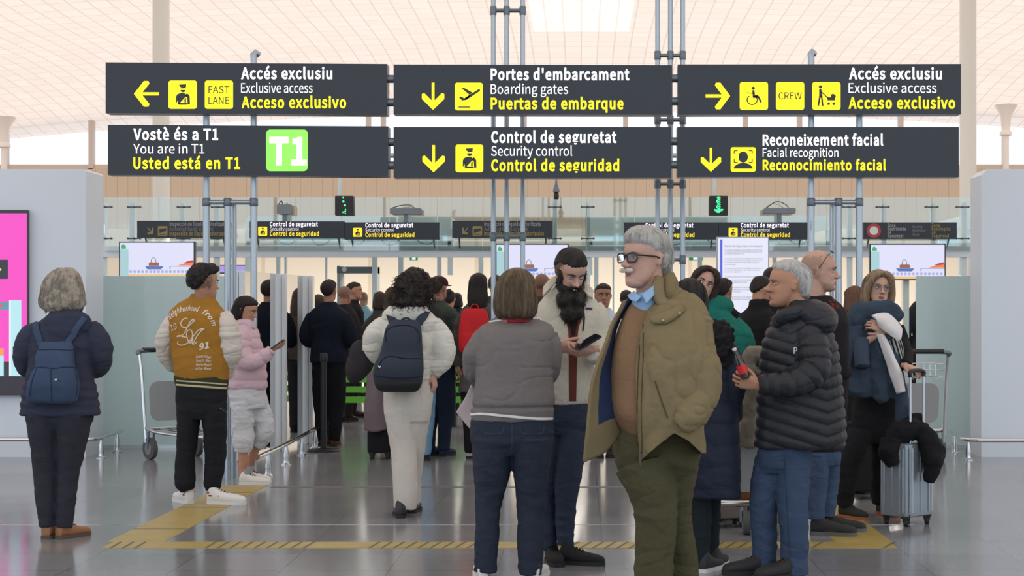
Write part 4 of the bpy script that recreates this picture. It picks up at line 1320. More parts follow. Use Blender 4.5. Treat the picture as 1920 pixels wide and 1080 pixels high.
# ------------------------------------------------------------------ people further back: one builder, each with its own look
HAIRM = {k: hairmat(k, c) for k, c in dict(black=(34, 28, 27), dark=(50, 40, 36), brown=(84, 64, 50), darkbrown=(62, 48, 40), auburn=(98, 70, 54), grey=(150, 150, 148)).items()}
G_Q = 'people queueing further back'
def bystander(px, ytop, d, yaw, label, coat, trouser, hair='black', style='short', skin='tan', H=0.235, build=1.0, long=False, shoes=(40, 36, 36), yhead=None,
              legs=(0, 0), arms='down', pitch=0, female=False, collar=None, cap=None, roll=0, full=True, shoulder=0.0):
    k = F / d
    top = CH + (CY - ytop) / k
    p = Person(px, CY + CH * k, label, G_Q, d)
    X = at(px, 500, d)[0]
    base = np.array([X, d, 0.0])
    M = xyrot(yaw)                                   # local: -y is where the person faces, yaw turns towards picture right
    L = lambda x, y, z: base + M @ np.array([x, y, 0]) + np.array([0, 0, z])
    hgt = top - (0.03 if style != 'bald' else 0)
    u = hgt / 1.75
    hc = L(0, -0.01 - 0.02 * (pitch > 10), hgt - H / 2)
    hd = Head(hc, H, yaw, pitch, roll)
    zs = hgt - H - 0.075 * u                         # shoulder line
    sw = (0.205 if not female else 0.180) * build
    EX, EY = M @ np.array([1.0, 0, 0]), M @ np.array([0, 1.0, 0])
    def tor(rows):
        R = resample(rows, 22)
        return loft(np.array([L(r[4], r[3], r[0]) for r in R]), R[:, 1], R[:, 2], EX, EY, 26, 2.4)
    cm = coat if not isinstance(coat, tuple) else cloth('coat %d %d %d' % coat, coat)
    tm = cloth('trousers %d %d %d' % trouser, trouser)
    zc = 0.50 * hgt if not long else 0.36 * hgt
    hipw = (0.165 if not female else 0.17) * build
    rows = [(zc, hipw + (0.03 if long else 0.015), .135 * build, 0, 0), (zc + .08, hipw + .015, .135 * build, 0, 0), (zc + .22 * u, .155 * build, .125 * build, 0, 0), (zs - .28 * u, .165 * build, .13 * build, 0, 0), (zs - .12 * u, sw * .92, .135 * build, .005, 0),
            (zs - .03 * u, sw * .86, .11 * build, .01, 0), (zs + .03 * u, sw * .52, .08, .015, 0), (zs + .075 * u, .075, .07, .01, 0)]
    parts = [tor(rows)]
    hands, fing = [], []
    for sx in (-1, 1):
        sh = (sx * (sw - .055), .01, zs - .075 * u)
        if arms == 'front' or (arms == 'half' and sx > 0):
            pts = [sh, (sx * (sw + .0), .03, zs - .19 * u), (sx * (sw + .02), .02, zs - .32 * u), (sx * (sw - .03), -.12, zs - .36 * u), (sx * .06, -.24, zs - .33 * u)]
        else:
            pts = [sh, (sx * (sw + .0), .015, zs - .19 * u), (sx * (sw + .025), .025, zs - .33 * u), (sx * (sw + .03), -.01, zs - .46 * u), (sx * (sw + .02), -.04, zs - .57 * u)]
            w = L(*pts[-1])
            a, b = hand(w, M @ np.array([-.12 * sx, -.15, 0]) + np.array([0, 0, -1.0]), M @ np.array([-sx, 0, 0]), sx if True else -sx, 30, 1.0)
            hands += a; fing += b
        P = np.array([L(*q) for q in spline(np.array(pts), 18)])
        parts.append(tube_mesh(P, np.interp(np.linspace(0, 1, 18), [0, .2, .55, 1], [.058, .064, .056, .044]) * build, 16))
    if collar:
        parts.append(tor([(zs + .02 * u, .10, .095, .01, 0), (zs + .07 * u, .085, .085, .005, 0), (zs + .11 * u, .08, .08, 0, 0), (zs + .12 * u, .05, .05, 0, 0)]))
    p.garment('coat', parts, cm, 0.012, 3, 0.008, (5, 5, 8), seed=int(px) % 17)
    # legs
    tp = [tor([(zc - .04, .14, .11, 0, 0), (zc + .04, hipw, .125, 0, 0), (zc + .16, .15, .115, 0, 0)])]
    for i, sx in enumerate((-1, 1)):
        st = legs[i]
        pts = [(sx * .085, 0, zc + .02), (sx * .09, -.01 + st * .25, .27 * hgt), (sx * .085, .01 + st * .75, .16 * hgt), (sx * .08, .03 + st, .055)]
        P = np.array([L(*q) for q in spline(np.array(pts), 16)])
        tp.append(tube_mesh(P, np.interp(np.linspace(0, 1, 16), [0, .35, .7, 1], [.092, .078, .062, .055]) * build, 16, True, np.interp(np.linspace(0, 1, 16), [0, .2, .5, 1], [1.25, 1.2, 1.0, 1.0])))
        shoe(p.root, L(sx * .085, .07 + st, 0), yaw + sx * -8, 0.27, cloth('shoe %d %d %d' % shoes, shoes, rough=0.6), RUB_B)
    p.garment('trousers', tp, tm, 0.012, 5, 0.006, (6, 6, 9), seed=int(px) % 13)
    core = [tor([(zs - .2, .10, .08, 0, 0), (zs - .04, .12, .07, .01, 0), (zs + .02, .06, .05, .01, 0)])]
    nk = hd.neck(L(0, .015, zs), 0.054)
    if hands:                                        # upper arms inside the sleeves carry the hands
        for sx in (-1, 1):
            if arms == 'front' or (arms == 'half' and sx > 0): continue
            pts = [(sx * .05, .01, zs - .08), (sx * (sw - .055), .01, zs - .085 * u), (sx * (sw + .0), .015, zs - .19 * u), (sx * (sw + .025), .025, zs - .33 * u), (sx * (sw + .03), -.01, zs - .46 * u), (sx * (sw + .02), -.04, zs - .575 * u)]
            core.append(tube_mesh(np.array([L(*q) for q in spline(np.array(pts), 18)]), 0.030, 10))
    facing = abs(((yaw + 180) % 360) - 180) < 125
    stub = None
    sm = None
    if style == 'buzz':
        stub = lambda A: (A[:, 2] > 0.05 - 0.1 * (A[:, 1] < -.1)) & (A[:, 1] < .30 - .35 * np.maximum(0, A[:, 2] - .3) * 0) & ~((A[:, 1] > .1) & (A[:, 2] < .3))
    p.body(hd.parts() + nk + core + hands, skin, hd, fing, 0.008, 2, stub, STUB)
    if facing:
        hd.eyes(p.root, HAIRM.get(hair, HAIRM['black']) if hair in HAIRM else None)
    hm = HAIRM.get(hair)
    if style == 'short':
        hd.hair(SHORT, p.root, hm, 0.009, 0.004, seed=int(px))
    elif style == 'bun':
        hd.hair(SHORT, p.root, hm, 0.009, 0.004, seed=int(px), extra=[ell_mesh(hd.w((0, -.36, .42))[0], np.array((.2, .2, .2)) * H, 14, 10)])
    elif style == 'long':
        rows = [(-1.15, -.30, -.52, .26), (-.9, -.20, -.58, .38), (-.6, -.12, -.60, .42), (-.3, -.08, -.57, .41), (-.05, .0, -.53, .39), (.12, .10, -.53, .38), (.26, .26, -.50, .36), (.40, .30, -.40, .28), (.50, .14, -.22, .15), (.54, -.02, -.08, .04)]
        hd.hair(rows, p.root, hm, 0.009, 0.005, seed=int(px), strands=60)
    elif style == 'bob':
        rows = [(-.50, -.10, -.46, .34), (-.42, .02, -.52, .42), (-.2, .06, -.54, .42), (.0, .08, -.53, .395), (.12, .12, -.52, .38), (.26, .30, -.49, .36), (.40, .32, -.40, .28), (.50, .14, -.22, .15), (.54, -.02, -.08, .04)]
        hd.hair(rows, p.root, hm, 0.009, 0.005, seed=int(px), strands=40)
    if cap:
        rows = [(.10, .42, -.50, .37), (.20, .43, -.50, .37), (.34, .38, -.44, .33), (.45, .24, -.30, .24), (.50, .05, -.12, .08)]
        o = hd.hair(rows, p.root, cloth('cap %d %d %d' % cap, cap), 0.008, 0, name='cap')
        v, f = ell_mesh(hd.w((0, .50, .12))[0], np.array((.26, .24, .035)) * H, 18, 8, hd.M)
        mkobj('brim', v, f, cloth('cap %d %d %d' % cap, cap), o, angle=180)
    return p, hd, L, zs, u, sw

def daypack(c, yaw, w, h, dep, m, label, straps=None, group=None, small=True):
    """a plain rounded backpack whose back panel centre sits at c; yaw: the way its outer face looks"""
    M = xyrot(yaw); EX = M @ np.array([1.0, 0, 0]); EY = M @ np.array([0, -1.0, 0])
    t = thing('backpack', c - np.array([0, 0, h / 2]), label, 'backpack', group)
    R = resample([(-.5, .40, .30), (-.46, .47, .42), (-.3, .5, .5), (0, .49, .5), (.25, .46, .42), (.42, .40, .32), (.49, .28, .2), (.5, .1, .08)], 22)
    C = np.array([c + EY * (dep * r[2]) + np.array([0, 0, r[0] * h]) for r in R])
    me = remesh([loft(C, R[:, 1] * w, R[:, 2] * dep, EX, EY, 26, 3.2)], 0.008, 3)
    V = co(me); setco(me, V + nrm(me) * (0.004 * vnoise(V * 12))[:, None])
    link_mesh('main_body', me, m, t)
    C = np.array([c + EY * (dep * 0.95) + np.array([0, 0, (-.44 + .40 * u) * h]) for u in np.linspace(0, 1, 8)])
    v, f = loft(C, w * .40 * np.array([.8, .97, 1, 1, 1, 1, .97, .8]), dep * .22 * np.array([.4, .9, 1, 1, 1, 1, .8, .4]), EX, EY, 24, 3)
    mkobj('front_pocket', v, f, m, t, angle=180)
    MB().tube(spline(np.array([c + EX * -.04 + [0, 0, h * .5], c + EX * -.02 + [0, 0, h * .5 + .035], c + EX * .02 + [0, 0, h * .5 + .035], c + EX * .04 + [0, 0, h * .5]]), 12), 0.006, 8).build('grab_handle', m, t)
    return t

bystander(617, 519, 16.9, 172, 'person in dark navy jacket with back to us at the end of the glass row', (24, 30, 44), (22, 24, 30), 'black', 'short', 'tan', build=1.12, legs=(.05, -.04), arms='front', shoes=(92, 56, 34))
bystander(597, 548, 19.6, 175, 'person in black mostly hidden behind navy jacket man, left edge', (26, 26, 28), (24, 24, 26), 'dark', 'short', 'tan')
bystander(646, 532, 20.6, 150, 'person with cropped brown hair right behind the navy jacketed man', (38, 36, 38), (30, 30, 34), 'auburn', 'buzz', 'olive')
bystander(664, 525, 21.5, 95, 'person with thick black hair looking right, seen in front of the detector arch', (30, 32, 36), (30, 30, 34), 'black', 'short', 'tan')
bystander(681, 544, 26.8, 160, 'balding person in light blue shirt far off before the detector arch', (132, 170, 184), (52, 54, 62), 'brown', 'buzz', 'olive')
bystander(712, 543, 21.0, 195, 'person with dark hair and pale hood collar left of the curly-haired woman', (62, 64, 66), (36, 36, 40), 'dark', 'bob', 'tan', collar=True, female=True)
bystander(736, 534, 18.6, 185, 'person with long brown hair just left of the curls', (70, 62, 60), (40, 40, 46), 'darkbrown', 'long', 'tan', female=True)
bystander(783, 498, 15.2, 180, 'tall brown-haired person hidden behind the curly hair', (52, 54, 52), (112, 150, 180), 'darkbrown', 'short', 'tan')
p_cap = bystander(822, 512, 15.7, 150, 'person in burgundy cap and grey-green jacket with a dark shoulder strap', (66, 74, 68), (36, 46, 66), 'dark', 'short', 'tan', legs=(.0, .02), cap=(62, 32, 40), shoes=(38, 54, 88), build=1.1)
bystander(843, 541, 22.0, 178, 'dark-haired person with bun between burgundy cap and red backpack', (44, 48, 48), (34, 34, 38), 'black', 'bun', 'tan', female=True)
bystander(857, 546, 26.5, 180, 'dark-haired person further off between the cap and the red backpack', (40, 44, 50), (34, 34, 38), 'black', 'bob', 'tan', female=True)
p_red = bystander(897, 507, 15.4, 178, 'person with long black hair and grey coat wearing the red backpack', (88, 84, 82), (30, 30, 34), 'black', 'long', 'tan', long=True, female=True, legs=(.22, -.05), shoes=(196, 190, 186))
bystander(929, 511, 18.0, 180, 'person with dark hair seen between red backpack and brown bob', (58, 60, 60), (36, 36, 40), 'darkbrown', 'short', 'tan')
bystander(1016, 508, 16.8, 180, 'bald person seen only as a reddish head left of the bearded man', (70, 62, 62), (40, 40, 46), 'brown', 'buzz', 'brown')
p_w = bystander(1131, 526, 15.6, 6, 'young person in white shirt and dark tie facing us between beard and glasses', (206, 216, 226), (44, 48, 58), 'black', 'short', 'olive', H=0.238)
bystander(1174, 540, 21.0, 178, 'dark-haired person just left of grey-haired man, far back', (40, 42, 48), (36, 36, 40), 'black', 'short', 'tan')
bystander(1357, 516, 15.0, 150, 'dark-haired person in black below the portrait notice screen', (28, 28, 32), (30, 30, 34), 'black', 'short', 'tan')
bystander(1384, 545, 19.0, 178, 'bald person partly hidden below the portrait notice screen', (50, 44, 42), (36, 36, 40), 'brown', 'buzz', 'olive')
p_hood = bystander(1424, 512, 13.4, 120, 'person in black jacket bending before the portrait notice screen', (26, 27, 30), (30, 30, 34), 'black', 'short', 'tan', build=1.18, arms='front', pitch=25, collar=True)
bystander(1447, 496, 14.6, 170, 'dark-haired person behind the white-haired man', (32, 32, 36), (30, 30, 34), 'black', 'short', 'tan')
bystander(1603, 530, 12.4, 185, 'person with long auburn hair behind the woman with coats over her arm', (46, 48, 54), (34, 34, 38), 'auburn', 'bob', 'fair', female=True)
bystander(1737, 511, 18.4, 180, 'person whose black hair shows above the right frosted partition', (50, 54, 60), (40, 42, 46), 'black', 'short', 'tan')
bystander(1050, 540, 22.4, 182, 'far person in grey between the bearded man and brown bob', (86, 88, 92), (40, 42, 46), 'dark', 'short', 'tan')
# person in green coat and the rest in front are built below
M_red = cloth('red backpack nylon', (206, 40, 46), rough=0.6)
pr, hdr, Lr, zsr, ur, swr = p_red
c = Lr(0.02, 0.16, zsr - 0.235)
daypack(c, 0, 0.30, 0.42, 0.085, M_red, 'red backpack worn over a grey coat left of the brown bob')
# ------------------------------------------------------------------ people in front: surface tools
from mathutils.bvhtree import BVHTree
class Surf:
    """finds points on the surface of finished objects, for stitching, zips, straps and lettering that lie on them"""
    def __init__(s, *objs):
        vs, fs, n = [], [], 0
        for o in objs:
            v = co(o.data) + WL[o.name]
            vs.append(v); fs += [tuple(i + n for i in p.vertices) for p in o.data.polygons]; n += len(v)
        s.t = BVHTree.FromPolygons(np.concatenate(vs).tolist(), fs)
    def hit(s, px, py, lift=0.003, d0=9.0):
        o = Vector((0, 0, CH)); w = at(px, py, d0); dr = (Vector(w) - o).normalized()
        h = s.t.ray_cast(o, dr)
        if h[0] is None:
            h = s.t.find_nearest(Vector(w))
        q = h[0] + h[1] * lift * (1 if h[1].dot(dr) < 0 else -1)
        return np.array(q)
def line_on(sf, pts, r, lift=0.002, n=None, mb=None, d0=9.0, flat=1.0):
    mb = mb or MB()
    P = spline(np.array(pts, float), n or max(8, 6 * len(pts)))
    mb.tube(np.array([sf.hit(x, y, lift, d0) for x, y in P]), r, 6, flat=flat)
    return mb
def text_curved(sf, body, path, cap, mb, slant=0.25, off=0.0, d0=9.0, lift=0.004):
    """lettering sewn along a pixel path on a surface"""
    v, f = font_mesh(body, off)
    P = spline(np.array(path, float), 80)
    L = np.concatenate([[0], np.cumsum(np.linalg.norm(np.diff(P, axis=0), axis=1))])
    x = v[:, 0] - v[:, 0].min(); x = x / x.max() * L[-1]
    y = v[:, 1] / CAPH * cap
    x = x + y * slant
    over = np.maximum(x - L[-1], 0) + np.minimum(x, 0)
    T = np.gradient(P, axis=0); T /= np.linalg.norm(T, axis=1, keepdims=True)
    tx = np.interp(x, L, T[:, 0]); ty = np.interp(x, L, T[:, 1])
    px = np.interp(x, L, P[:, 0]) + over * tx; py = np.interp(x, L, P[:, 1]) + over * ty
    V = [sf.hit(a + b * d, c - b * e, lift, d0) for a, c, b, d, e in zip(px, py, y, ty, tx)]
    mb.add(V, f)
def sheet(curves, nu=40, nv=24, th=0.012, wr=0.006, ws=9, seed=0, jag=0.0):
    """cloth between world-space curves (each a list of points); has thickness and soft folds"""
    C = [spline(np.array(c, float), nu) for c in curves]
    G = np.array([spline(np.array([c[i] for c in C]), nv) for i in range(nu)])          # nu, nv, 3
    du = np.gradient(G, axis=0); dv = np.gradient(G, axis=1)
    N = np.cross(du, dv); N /= np.maximum(np.linalg.norm(N, axis=2, keepdims=True), 1e-9)
    q = G.reshape(-1, 3)
    w = (vnoise(q * ws + seed) + 0.5 * vnoise(q * ws * 2.2 + seed + 4)).reshape(nu, nv, 1) * wr
    A = G + N * (w + th / 2); B = G + N * (w - th / 2)
    V = np.concatenate([A.reshape(-1, 3), B.reshape(-1, 3)])
    n = nu * nv; ix = lambda i, j: i * nv + j
    f = []
    for i in range(nu - 1):
        for j in range(nv - 1):
            f.append((ix(i, j), ix(i + 1, j), ix(i + 1, j + 1), ix(i, j + 1)))
            f.append((n + ix(i, j), n + ix(i, j + 1), n + ix(i + 1, j + 1), n + ix(i + 1, j)))
    for i in range(nu - 1):
        for j in (0, nv - 1):
            q4 = (ix(i, j), n + ix(i, j), n + ix(i + 1, j), ix(i + 1, j))
            f.append(q4 if j == 0 else q4[::-1])
    for j in range(nv - 1):
        for i in (0, nu - 1):
            q4 = (ix(i, j), ix(i, j + 1), n + ix(i, j + 1), n + ix(i, j))
            f.append(q4 if i == 0 else q4[::-1])
    return V, f
def pxs(p, L):
    return [p.p(*q) for q in L]
def glasses(hd, parent, m, w=.118, h=.085, r=.011, y=.425, z=-.005, lens=True, rimless=False):
    """spectacles in head units: two rims, bridge, temples"""
    mb = MB(); H = hd.H
    for sx in (-1, 1):
        pts = []
        for k in range(25):
            a = 2 * math.pi * k / 24
            cx = math.copysign(abs(math.cos(a)) ** 0.6, math.cos(a)); cz = math.copysign(abs(math.sin(a)) ** 0.6, math.sin(a))
            x = sx * (.155 + w * cx)
            pts.append((x, y - .10 * max(0, abs(x) - .12) ** 1.0 - .25 * max(0, abs(x) - .2), z + h * cz - 0.01 * (cz < 0) * 0))
        mb.tube(hd.w(pts), r * H * (0.45 if rimless else 1), 6)
        t = spline(np.array([(sx * .27, y - .035, z + h * .55), (sx * .325, y - .12, z + h * .5), (sx * .345, .10, z + .03), (sx * .35, -.03, z + .01), (sx * .335, -.11, z - .07)]), 14)
        mb.tube(hd.w(t), r * H * (.5 if rimless else .95), 6)
    mb.tube(hd.w(spline(np.array([(-.045, y + .005, z + .03), (0, y + .03, z + .045), (.045, y + .005, z + .03)]), 8)), r * H * (.5 if rimless else .9), 6)
    g = mb.build('glasses', m, parent)
    if lens:
        mb = MB()
        for sx in (-1, 1):
            pts = []
            for k in range(24):
                a = 2 * math.pi * k / 24
                cx = math.copysign(abs(math.cos(a)) ** 0.6, math.cos(a)); cz = math.copysign(abs(math.sin(a)) ** 0.6, math.sin(a))
                x = sx * (.155 + w * cx)
                pts.append((x, y - .10 * max(0, abs(x) - .12) - .25 * max(0, abs(x) - .2), z + h * cz))
            mb.add(hd.w(pts), [tuple(range(24))])
        mb.build('lenses', pane_mat('spectacle lens', (232, 236, 240), 1.2), g, False)
    return g
def phone(c, dirv, nrmv, label, ln=0.15, w=0.072):
    d = np.asarray(dirv, float); d /= np.linalg.norm(d); n = np.asarray(nrmv, float); n -= d * np.dot(n, d); n /= np.linalg.norm(n); t = np.cross(d, n)
    t_ = thing('phone', c, label, 'phone', 'phones held in hand')
    def slab(l, ww, th, off):
        out = rrect_pts(-l / 2, -ww / 2, l / 2, ww / 2, 0.01)
        m = len(out)
        V = [c + d * x + t * y + n * (off + th / 2) for x, y in out] + [c + d * x + t * y + n * (off - th / 2) for x, y in out]
        return V, [tuple(range(m)), tuple(range(2 * m - 1, m - 1, -1))] + [(i, i + m, (i + 1) % m + m, (i + 1) % m) for i in range(m)]
    v, f = slab(ln, w, 0.009, 0); mkobj('case', v, f, M_black, t_, False)
    v, f = slab(ln * .96, w * .93, 0.0015, 0.005); mkobj('screen', v, f, mat('dark phone glass', (20, 24, 34), 0.08), t_, False)
    return t_

FLT = np.interp(np.linspace(0, 1, 22), [0, .15, .45, 1], [1.35, 1.35, 1.05, 1.05])
# ================================================================== person 1: grey bob, navy jacket, blue backpack
p = Person(107, 1010, 'older person with grey-blond bob in navy jacket, back to us, far left')
hd = Head(p.p(122, 538, 0.02), 0.225, 180)
m_nav = cloth('dull navy padded cotton', (56, 60, 78), var=0.15)
tors = p.torso([(779, 40, 186, .29, 0), (755, 41, 183, .31, 0), (715, 49, 177, .29, 0), (680, 57, 172, .28, 0), (645, 58, 178, .28, 0), (615, 63, 176, .23, 0), (600, 78, 168, .19, .01), (588, 94, 152, .16, .02), (572, 100, 158, .13, .02)])
slv = [p.limb([(80, 618, 0, 20), (62, 632, 0, 25), (49, 660, .02, 25), (48, 684, .08, 21), (66, 690, .18, 18), (95, 690, .26, 15)]),
       p.limb([(165, 612, 0, 20), (178, 630, 0, 25), (186, 660, .02, 25), (184, 685, .08, 22), (168, 692, .18, 18), (140, 692, .26, 15)])]
hood = [p.blob(127, 606, -.075, 46, .06, 26), p.blob(118, 622, -.10, 34, .04, 20)]
jk = p.garment('jacket', [tors] + slv + hood, m_nav, 0.007, 2, 0.008, (6, 6, 13), seed=1,
               puff=lambda V: 0.004 * np.sin(V[:, 2] * 2 * math.pi / 0.055) * (V[:, 2] < 1.0))
m_jn = cloth('charcoal jeans', (50, 52, 62), var=0.15)
leg = [p.torso([(742, 54, 170, .25, 0), (770, 50, 175, .27, 0), (790, 54, 172, .23, 0), (806, 62, 164, .16, 0)]),
       p.limb([(84, 775, 0, 34), (86, 840, 0, 27), (85, 892, 0, 22), (87, 940, 0, 19), (88, 988, 0, 14)], flat=FLT), p.limb([(140, 775, 0, 34), (133, 840, 0, 26), (128, 892, 0, 20), (124, 940, 0, 18), (120, 988, 0, 15)], flat=FLT)]
p.garment('trousers', leg, m_jn, 0.007, 2, 0.005, (9, 9, 14), seed=2)
M_tanL = mat('tan leather shoe', (150, 104, 72), 0.45, bump=0.1, bscale=80, var=0.15, vscale=20)
for px, yw in ((88, 176), (111, 150)):
    g = p.p(px, 1009, 0)
    shoe(p.root, (g[0], p.d - 0.03, 0), yw, 0.255, M_tanL, mat('worn brown sole', (88, 74, 66), 0.8), 1.2, lace=None)
p.body(hd.parts() + hd.neck(p.p(124, 590, .02)) + [p.torso([(660, 80, 155, .18, 0), (610, 80, 160, .15, 0), (592, 108, 145, .10, .02)])], 'fair', hd, (), 0.007)
hd.hair([(-.66, -.12, -.46, .44), (-.56, .02, -.56, .58), (-.40, .10, -.60, .63), (-.2, .12, -.60, .60), (0, .12, -.59, .56), (.16, .16, -.57, .51), (.3, .28, -.52, .44), (.42, .28, -.42, .33), (.5, .14, -.27, .22), (.545, 0, -.1, .07)],
        p.root, hairmat('grey blond', (158, 150, 138), 0.3, 0.6), 0.006, 0.003, lump=0.016, strands=420, slen=.40, ragged=.10, srad=.0024, seed=3)
# backpack
t = thing('backpack', p.p(98, 757, -.2), 'faded blue fabric backpack worn by the grey-blond person at far left', 'backpack', 'backpacks worn')
m_bp = cloth('faded blue canvas', (62, 78, 104), var=0.2)
def bag_piece(name, rows, m, parent, voxel=0.007, fold=0.005, seed=0, ex=3.0, fs=(9, 9, 9)):
    me = remesh([p.torso(rows, ex=ex)], voxel, 3)
    V = co(me); setco(me, V + nrm(me) * (fold * fbm(V * np.array(fs) + seed))[:, None])
    return link_mesh(name, me, m, parent)
bp = bag_piece('main_body', [(757, 58, 138, .07, -.19), (748, 51, 146, .13, -.20), (722, 53, 147, .17, -.215), (696, 64, 143, .16, -.21), (688, 69, 140, .15, -.205), (668, 69, 139, .13, -.20), (648, 74, 137, .08, -.185), (640, 82, 132, .05, -.175)], m_bp, t, fold=0.008)
sf = Surf(bp)
mb = MB()
for L in ([(64, 690), (80, 688), (100, 691), (120, 688), (141, 689)], [(69, 690), (60, 715), (56, 742)], [(95, 693), (96, 720), (97, 752)], [(140, 690), (145, 715), (143, 742)], [(72, 656), (100, 655), (137, 657)]):
    line_on(sf, L, 0.0035, 0.001, mb=mb)
mb.build('seam', cloth('dark blue piping', (44, 56, 82)), t)
mb = MB(); V = [sf.hit(x, y, .004) for x, y in ((102, 713), (105, 709), (108, 713))]; mb.add(V, [(0, 1, 2)]); mb.build('logo_tag', mat('white tag', (220, 222, 226), .5), t, False)
sj = Surf(jk)
for L in ([(126, 646), (135, 630), (146, 612), (158, 596)], [(80, 650), (76, 636), (71, 622), (68, 610)]):
    mb = MB(); mb.tube(np.array([sj.hit(x, y, .012) for x, y in spline(np.array(L, float), 14)]), 0.020, 10, flat=0.3); mb.build('strap', m_bp, t)

# ================================================================== person 2: mustard varsity jacket
p = Person(385, 944, 'person in mustard varsity jacket with cream sleeves and LA lettering, back to us')
hd = Head(p.p(384, 530, 0.0), 0.252, 140, 3, 0)
m_must = cloth('mustard wool', (162, 117, 48), var=0.14)
m_crm = cloth('cream leatherette', (206, 200, 192), rough=0.55, bump=0.15, var=0.06)
tors = p.torso([(712, 330, 428, .25, 0), (690, 326, 430, .27, 0), (650, 322, 428, .27, 0), (615, 318, 428, .26, 0), (594, 317, 425, .24, 0), (580, 322, 418, .20, .01), (568, 336, 408, .17, .01), (559, 354, 401, .13, .02), (551, 358, 397, .115, .02)])
jk = p.garment('jacket', [tors], m_must, 0.007, 2, 0.007, (6, 6, 10), seed=4)
for nm, pts in (('left', [(326, 600, 0, 13), (316, 620, 0, 17), (308, 642, .03, 17), (311, 664, .08, 16), (322, 682, .15, 14), (338, 690, .2, 12)]),
                ('right', [(414, 592, 0, 17), (424, 610, -.01, 21), (430, 636, -.02, 22), (432, 660, .0, 21), (424, 683, .05, 18), (424, 700, .12, 15)])):
    p.garment('sleeve', [p.limb(pts)], m_crm, 0.006, 2, 0.011, (6, 6, 15), seed=5 + len(nm), parent=jk, label='cream sleeve')
rib_y = lambda px, o: 708 + o + (px - 329) * 0.075
mats_rib = [cloth('dark green rib knit', (58, 62, 44)), cloth('cream rib stripe', (200, 190, 160))]
rib = p.garment('hem_rib', [p.torso([(728, 331, 426, .235, 0), (722, 329, 427, .255, 0), (712, 327, 428, .26, 0), (704, 329, 427, .25, 0)])], mats_rib, 0.005, 1, 0.001, (9, 9, 9), parent=jk,
          post=lambda V, N: V - np.array([0, 0, 1.0]) * ((p.proj(V)[0] - 378) * 0.075 / p.k)[:, None])
p.garment('collar', [p.torso([(566, 352, 404, .14, .02), (558, 356, 400, .125, .02), (551, 358, 398, .115, .02)])], m_must, 0.005, 1, 0.001, parent=jk)
sr_ = Surf(rib)
for o_, r__ in ((5.5, .0055), (13, .008)):
    line_on(sr_, [(px, rib_y(px, o_)) for px in (331, 345, 365, 385, 405, 425)], r__, .001, 50, None, 12, .5).build('rib_stripe', mats_rib[1], rib)
sf = Surf(jk)
M_emb = cloth('off-white embroidery', (226, 218, 200), var=0.03)
mb = MB()
text_curved(sf, 'Neighborhood', [(319, 600), (334, 588), (352, 583), (371, 584)], 9, mb, 0.35, 0.012, 12)
text_curved(sf, 'from', [(378, 588), (387, 593), (394, 602), (398, 611)], 9, mb, 0.35, 0.012, 12)
text_curved(sf, '19', [(322, 621), (333, 616)], 11, mb, 0.2, 0.0, 12)
text_curved(sf, '91', [(373, 656), (392, 652)], 11, mb, 0.3, 0.02, 12)
for i, s_ in enumerate(('Sunset Village', 'South Bay', 'Venice Beach', 'Echo West')):
    text_curved(sf, s_, [(367, 671 + 7.5 * i), (380, 670.5 + 7.5 * i), (395, 671.5 + 7.5 * i)], 4.6, mb, 0.3, 0.01, 12)
Z = lambda L: [(310 + x / 6.354, 560 + y / 6.354) for x, y in L]
for L in ([(265, 235), (225, 240), (190, 280), (190, 320), (225, 345), (270, 335), (320, 290), (345, 265), (330, 252), (300, 275), (265, 340), (230, 410), (190, 445), (140, 452), (170, 440), (210, 455), (250, 460)],
          [(155, 505), (150, 540), (190, 557), (240, 545), (290, 510), (340, 440), (400, 375), (462, 360), (430, 385), (390, 430), (350, 500), (330, 545), (378, 520)],
          [(335, 470), (300, 530), (265, 480), (255, 410), (280, 375), (315, 385), (325, 440), (315, 500), (330, 545)]):
    line_on(sf, Z(L), 0.0042, 0.002, 70, mb, 12)
mb.build('embroidery', M_emb, jk)
m_blk = cloth('black joggers', (34, 36, 40), var=0.12)
leg = [p.torso([(712, 332, 422, .23, 0), (735, 331, 424, .25, 0), (765, 332, 425, .25, 0), (785, 336, 422, .2, 0)]),
       p.limb([(354, 760, 0, 22), (352, 815, 0, 19.5), (348, 860, .0, 18), (347, 895, .0, 19), (348, 907, .0, 19), (351, 920, 0, 12.5)], flat=FLT), p.limb([(402, 760, 0, 23), (403, 815, 0, 21.5), (404, 860, .0, 19.5), (400, 895, .0, 17), (399, 908, .0, 17), (399, 920, 0, 13)], flat=FLT)]
tr = p.garment('trousers', leg, m_blk, 0.006, 2, 0.007, (7, 7, 14), seed=6)
line_on(Surf(tr), [(411, 764), (418, 769), (425, 773)], 0.0022, 0.002, d0=12).build('zip', M_chrome, tr)
M_wsh = mat('white sneaker leather', (222, 222, 220), 0.5, bump=0.05, bscale=90)
for px, yw, hx in ((352, -146, 358), (393, 82, 391)):
    g = p.p(hx, 944, 0)
    shoe(p.root, (g[0], p.d - .02, 0), yw, 0.29, M_wsh, RUB_W, 1.1, accent=[(.02, .10, .082, .02, 0), (.05, .16, .062, .014, 1), (.30, .06, .06, .012, 0)])
p.body(hd.parts() + hd.neck(p.p(379, 566, .02)) + [p.torso([(650, 350, 400, .16, 0), (600, 345, 400, .15, 0), (572, 355, 400, .10, .02)])], 'tan', hd, (), 0.006,
       stub=lambda A: soft(np.minimum(.2 - A[:, 2], np.minimum(A[:, 2] + .16, .02 - A[:, 1])), A))
hd.eyes(p.root, HAIRM['black'])
